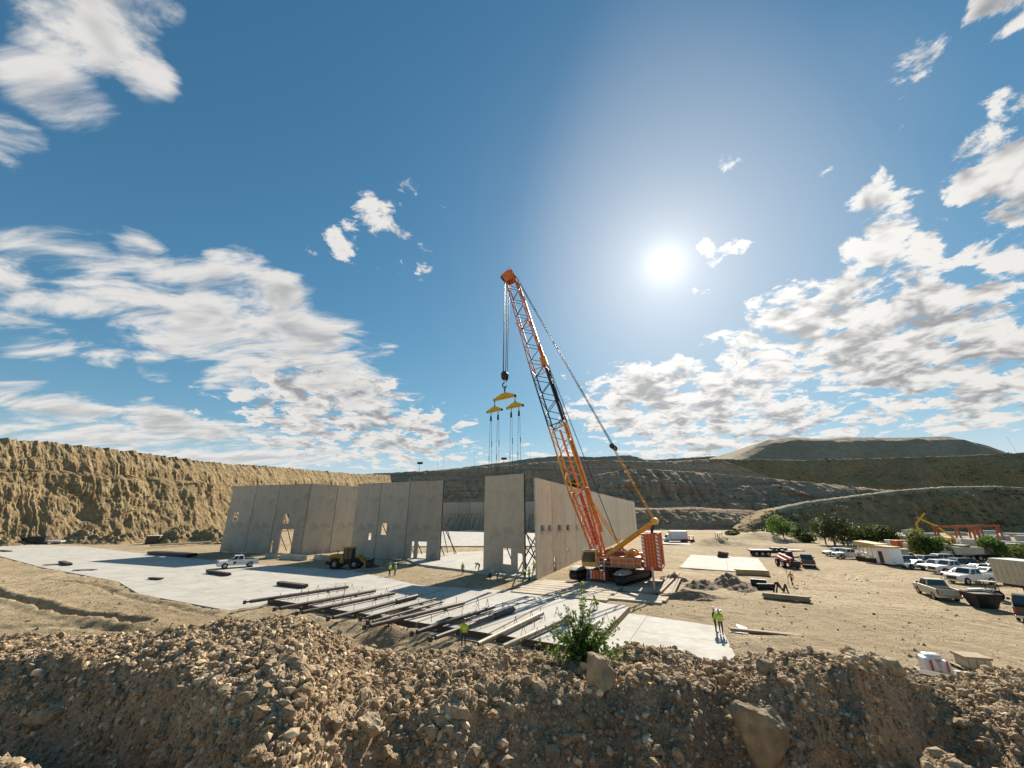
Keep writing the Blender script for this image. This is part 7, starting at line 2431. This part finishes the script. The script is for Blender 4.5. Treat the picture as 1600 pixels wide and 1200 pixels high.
M_LEAF = leaf_mat('bush_leaf', (0.115, 0.180, 0.038), 0.50)
M_LEAFD = leaf_mat('dark_leaf', (0.040, 0.062, 0.018), 0.25)
M_LEAFO = leaf_mat('olive_leaf', (0.105, 0.130, 0.035), 0.35)
M_LEAFY = leaf_mat('yellow_green_leaf', (0.150, 0.165, 0.045), 0.4)
M_BARK = mat('bark', (0.10, 0.075, 0.05), 0.9, var=0.3, scale=6)


def leaf_cloud(C, S, rng, aspect=0.55):
    """diamond leaves at points C with size S; numpy verts and faces"""
    n = len(C)
    d = rng.normal(size=(n, 3)); d /= np.linalg.norm(d, axis=1)[:, None]
    e = np.cross(d, rng.normal(size=(n, 3))); e /= np.linalg.norm(e, axis=1)[:, None]
    S = np.asarray(S)[:, None]
    V = np.stack([C - d * S, C + e * S * aspect, C + d * S, C - e * S * aspect], 1).reshape(-1, 3)
    F = np.arange(n * 4).reshape(-1, 4)
    return V, F


def crown_points(rng, n, rx, ry, h, lobes, z0):
    ctr = [(rng.uniform(-0.6, 0.6) * rx, rng.uniform(-0.6, 0.6) * ry, z0 + rng.uniform(0.25, 0.85) * h, rng.uniform(0.28, 0.5)) for _ in range(lobes)]
    out = []
    for k in range(n):
        c = ctr[rng.integers(lobes)]
        v = rng.normal(size=3); v /= np.linalg.norm(v)
        rr = rng.uniform(0.45, 1.0) ** 0.6
        out.append((c[0] + v[0] * rx * c[3] * rr * 1.3, c[1] + v[1] * ry * c[3] * rr * 1.3, max(z0 * 0.3 + 0.1, c[2] + v[2] * h * c[3] * rr * 0.9)))
    return np.array(out)


def tree(name, label, cat, p, rx, ry, h, m, seed, n=2600, leaf=0.22, trunk=True, group=None, lobes=12):
    rng = np.random.default_rng(seed)
    t = thing(name, label, cat, p, 0.0, group)
    z0 = h * 0.18 if trunk else 0.0
    b = MB()
    tops = [(rng.uniform(-.5, .5) * rx, rng.uniform(-.5, .5) * ry, h * rng.uniform(0.5, 0.85)) for _ in range(6)]
    b.tube((0, 0, -0.3), (0, 0, h * 0.3), 0.05 * h * 0.5 + 0.05, 0.03 * h * 0.5 + 0.04, 7)
    for q in tops:
        b.tube((0, 0, h * 0.22), q, 0.02 * h + 0.02, 0.01, 5)
    b.build('trunk', [M_BARK], t)
    C = crown_points(rng, n, rx, ry, h * (1 - 0.18 * trunk), lobes, z0)
    V, F = leaf_cloud(C, rng.uniform(0.6, 1.3, n) * leaf, rng)
    o = link_mesh('crown', np_mesh('crown', V, F, m, False), t)
    tag(o, kind='stuff')
    return t


TREES = [  # px, py foot, rx, ry, h, material, label
    (1226, 846, 4.6, 3.5, 7.5, M_LEAF, 'bright green round tree right of the white pickup below the hillside', 'tree'),
    (1196, 843, 3.4, 2.8, 3.4, M_LEAFO, 'low olive bush left of the bright green tree', 'bush'),
    (1250, 845, 3.2, 3.0, 4.6, M_LEAFD, 'small dark bush just right of the bright green tree', 'bush'),
    (1291, 851, 3.6, 3.2, 7.2, M_LEAFO, 'left, lighter tree of the dark pair behind the parked cars', 'tree'),
    (1305, 853, 4.8, 4.0, 9.0, M_LEAFD, 'tallest dark tree behind the parked cars', 'tree'),
    (1330, 852, 5.2, 3.5, 5.6, M_LEAFO, 'wide green hedge bush right of the tallest dark tree', 'bush'),
    (1352, 852, 4.2, 3.5, 5.2, M_LEAFD, 'middle hedge bush above the shelter roof', 'bush'),
    (1374, 853, 4.8, 3.5, 5.6, M_LEAFO, 'right hedge bush above the shelter roof', 'bush'),
    (1393, 853, 3.6, 3.0, 4.8, M_LEAFD, 'last dark hedge bush left of the orange container', 'bush'),
    (1262, 848, 2.6, 2.4, 2.6, M_LEAFO, 'low scrubby bush left of the lighter tree', 'bush'),
    (1452, 874, 3.0, 2.6, 5.0, M_LEAFY, 'yellow-green bush at the foot of the slim yellow arm', 'bush'),
    (1464, 875, 2.6, 2.4, 4.2, M_LEAF, 'bright bush right of the yellow-green one in the yard', 'bush'),
    (1552, 876, 3.0, 2.6, 4.4, M_LEAF, 'bright green bush right of the dump trucks', 'bush'),
    (1574, 874, 3.8, 2.6, 2.2, M_LEAFY, 'low yellow-green thicket near the right edge of the yard', 'bush'),
    (1596, 872, 3.6, 2.6, 2.6, M_LEAF, 'green thicket at the right edge of the yard', 'bush'),
    (1148, 842, 2.6, 2.2, 2.4, M_LEAFO, 'small olive shrub at the left foot of the spur', 'bush'),
]
for k, (px, py, rx, ry, h, m, lab, cat) in enumerate(TREES):
    p = G(px, py)
    tree('tree' if cat == 'tree' else 'bush', lab, cat, p, rx, ry, h, m, 300 + k, 2400, 0.26, cat == 'tree', 'trees and bushes around the yard', 10 + k % 5)


def hill_scrub():
    rng = np.random.default_rng(8)
    allV = []; allF = []; n0 = 0
    for nm, count, size in (('scrub_spur', 1500, 0.55), ('middle_bench', 420, 0.6), ('pit_wall', 320, 0.7), ('upper_bench', 700, 1.0), ('pit_cliff', 700, 0.32)):
        me = bpy.data.objects[nm].data
        co = np.empty(len(me.vertices) * 3, np.float32); me.vertices.foreach_get('co', co); co = co.reshape(-1, 3)
        co = co[co[:, 2] > 1.5]
        pick = co[rng.integers(0, len(co), count)] + rng.normal(size=(count, 3)) * np.array([1.2, 1.2, 0])
        keep = fbm(pick[:, 0] / 25, pick[:, 1] / 25, 3, 64) > -0.12
        pick = pick[keep]
        for q in pick:
            s = size * rng.uniform(0.5, 1.6)
            m_ = 12
            C = q + rng.normal(size=(m_, 3)) * np.array([s, s, s * 0.45]) + np.array([0, 0, s * 0.3])
            V, F = leaf_cloud(C, rng.uniform(0.5, 1.1, m_) * s * 0.7, rng, 0.7)
            allV.append(V); allF.append(F + n0); n0 += len(V)
    o = link_mesh('hillside_scrub', np_mesh('hillside_scrub', np.vstack(allV), np.vstack(allF), mat('scrub_leaf', (0.090, 0.088, 0.042), 0.8, island=0.45), False))
    tag(o, 'dry dark scrub dotted over the pit slopes', 'scrub', kind='stuff')


hill_scrub()


def berm_bush():
    rng = np.random.default_rng(42)
    p = on_berm(915, 1036)
    p.y += 0.2
    p.z = float(berm_height(np.array([p.x]), np.array([p.y]))[0])
    t = thing('berm_bush', 'leafy green bush growing on the berm crest behind the tall boulder', 'bush', p, 0.0)
    C = []; D = []; S = []
    k = p.y * 1.0 / FPX
    ends = [(0.02, 88), (0.09, 70), (-0.10, 52), (-0.22, 58), (-0.36, 50), (-0.48, 42), (0.20, 62), (0.32, 50), (0.45, 40), (0.54, 46), (-0.55, 30), (0.62, 28), (0.0, 60), (-0.15, 40), (0.15, 42), (0.28, 34), (-0.30, 34), (-0.42, 26), (0.40, 24), (0.05, 36), (-0.05, 46)]
    for i, (x, hp) in enumerate(ends):
        h = hp * k * rng.uniform(0.95, 1.08)
        end = Vector((x * 1.25, rng.uniform(-0.3, 0.3), h))
        mid = Vector((x * 0.45, end.y * 0.5, h * 0.45))
        prev = Vector((x * 0.10, 0, -0.05))
        n = 12
        b = MB()
        pts = [prev]
        for q in range(1, n + 1):
            u = q / n
            pts.append(prev * (1 - u) ** 2 + mid * 2 * u * (1 - u) + end * u * u + Vector(rng.normal(size=3)) * 0.008)
        for q in range(n):
            b.tube(pts[q], pts[q + 1], 0.010 * (1 - q / n) + 0.004, 0.010 * (1 - (q + 1) / n) + 0.004, 5, caps=False)
        b.build('stem', [M_BARK], t)
        m_ = int(46 + 60 * h)
        for q in range(m_):
            u = rng.uniform(0.12, 1.0)
            f = u * n; a = min(int(f), n - 1)
            c = pts[a].lerp(pts[a + 1], f - a)
            o = Vector(rng.normal(size=3)); o.z = abs(o.z) * 0.8; o.normalize()
            ln = rng.uniform(0.030, 0.058) * (1.15 - 0.45 * u)
            C.append(c + o * (ln * 1.0 + 0.012 + 0.05 * rng.uniform() * (1 - u))); D.append(o); S.append(ln)
    # short leafy side shoots near the ground
    for q in range(900):
        a = rng.uniform(0, 2 * math.pi); r_ = abs(rng.normal()) * 0.30
        c = Vector((math.cos(a) * r_ * 1.35, math.sin(a) * r_ * 0.8, abs(rng.normal()) * 0.17 + 0.02))
        o = Vector(rng.normal(size=3)); o.z = abs(o.z); o.normalize()
        C.append(c); D.append(o); S.append(rng.uniform(0.030, 0.060))
    V = []; F = []
    for c, d, s in zip(C, D, S):
        e = d.cross(Vector(rng.normal(size=3))).normalized()
        nn = d.cross(e) * 0.25 * s
        i = len(V)
        V += [tuple(c - d * s), tuple(c + e * s * 0.48 + nn), tuple(c + d * s * 0.3 + nn * 0.4), tuple(c - e * s * 0.48 + nn), tuple(c + d * s * 1.1)]
        F += [(i, i + 1, i + 2, i + 3), (i + 1, i + 4, i + 3, i + 2)]
    o = link_mesh('foliage', np_mesh('foliage', np.array(V), np.array(F), M_LEAF, False), t)
    tag(o, kind='stuff')


berm_bush()
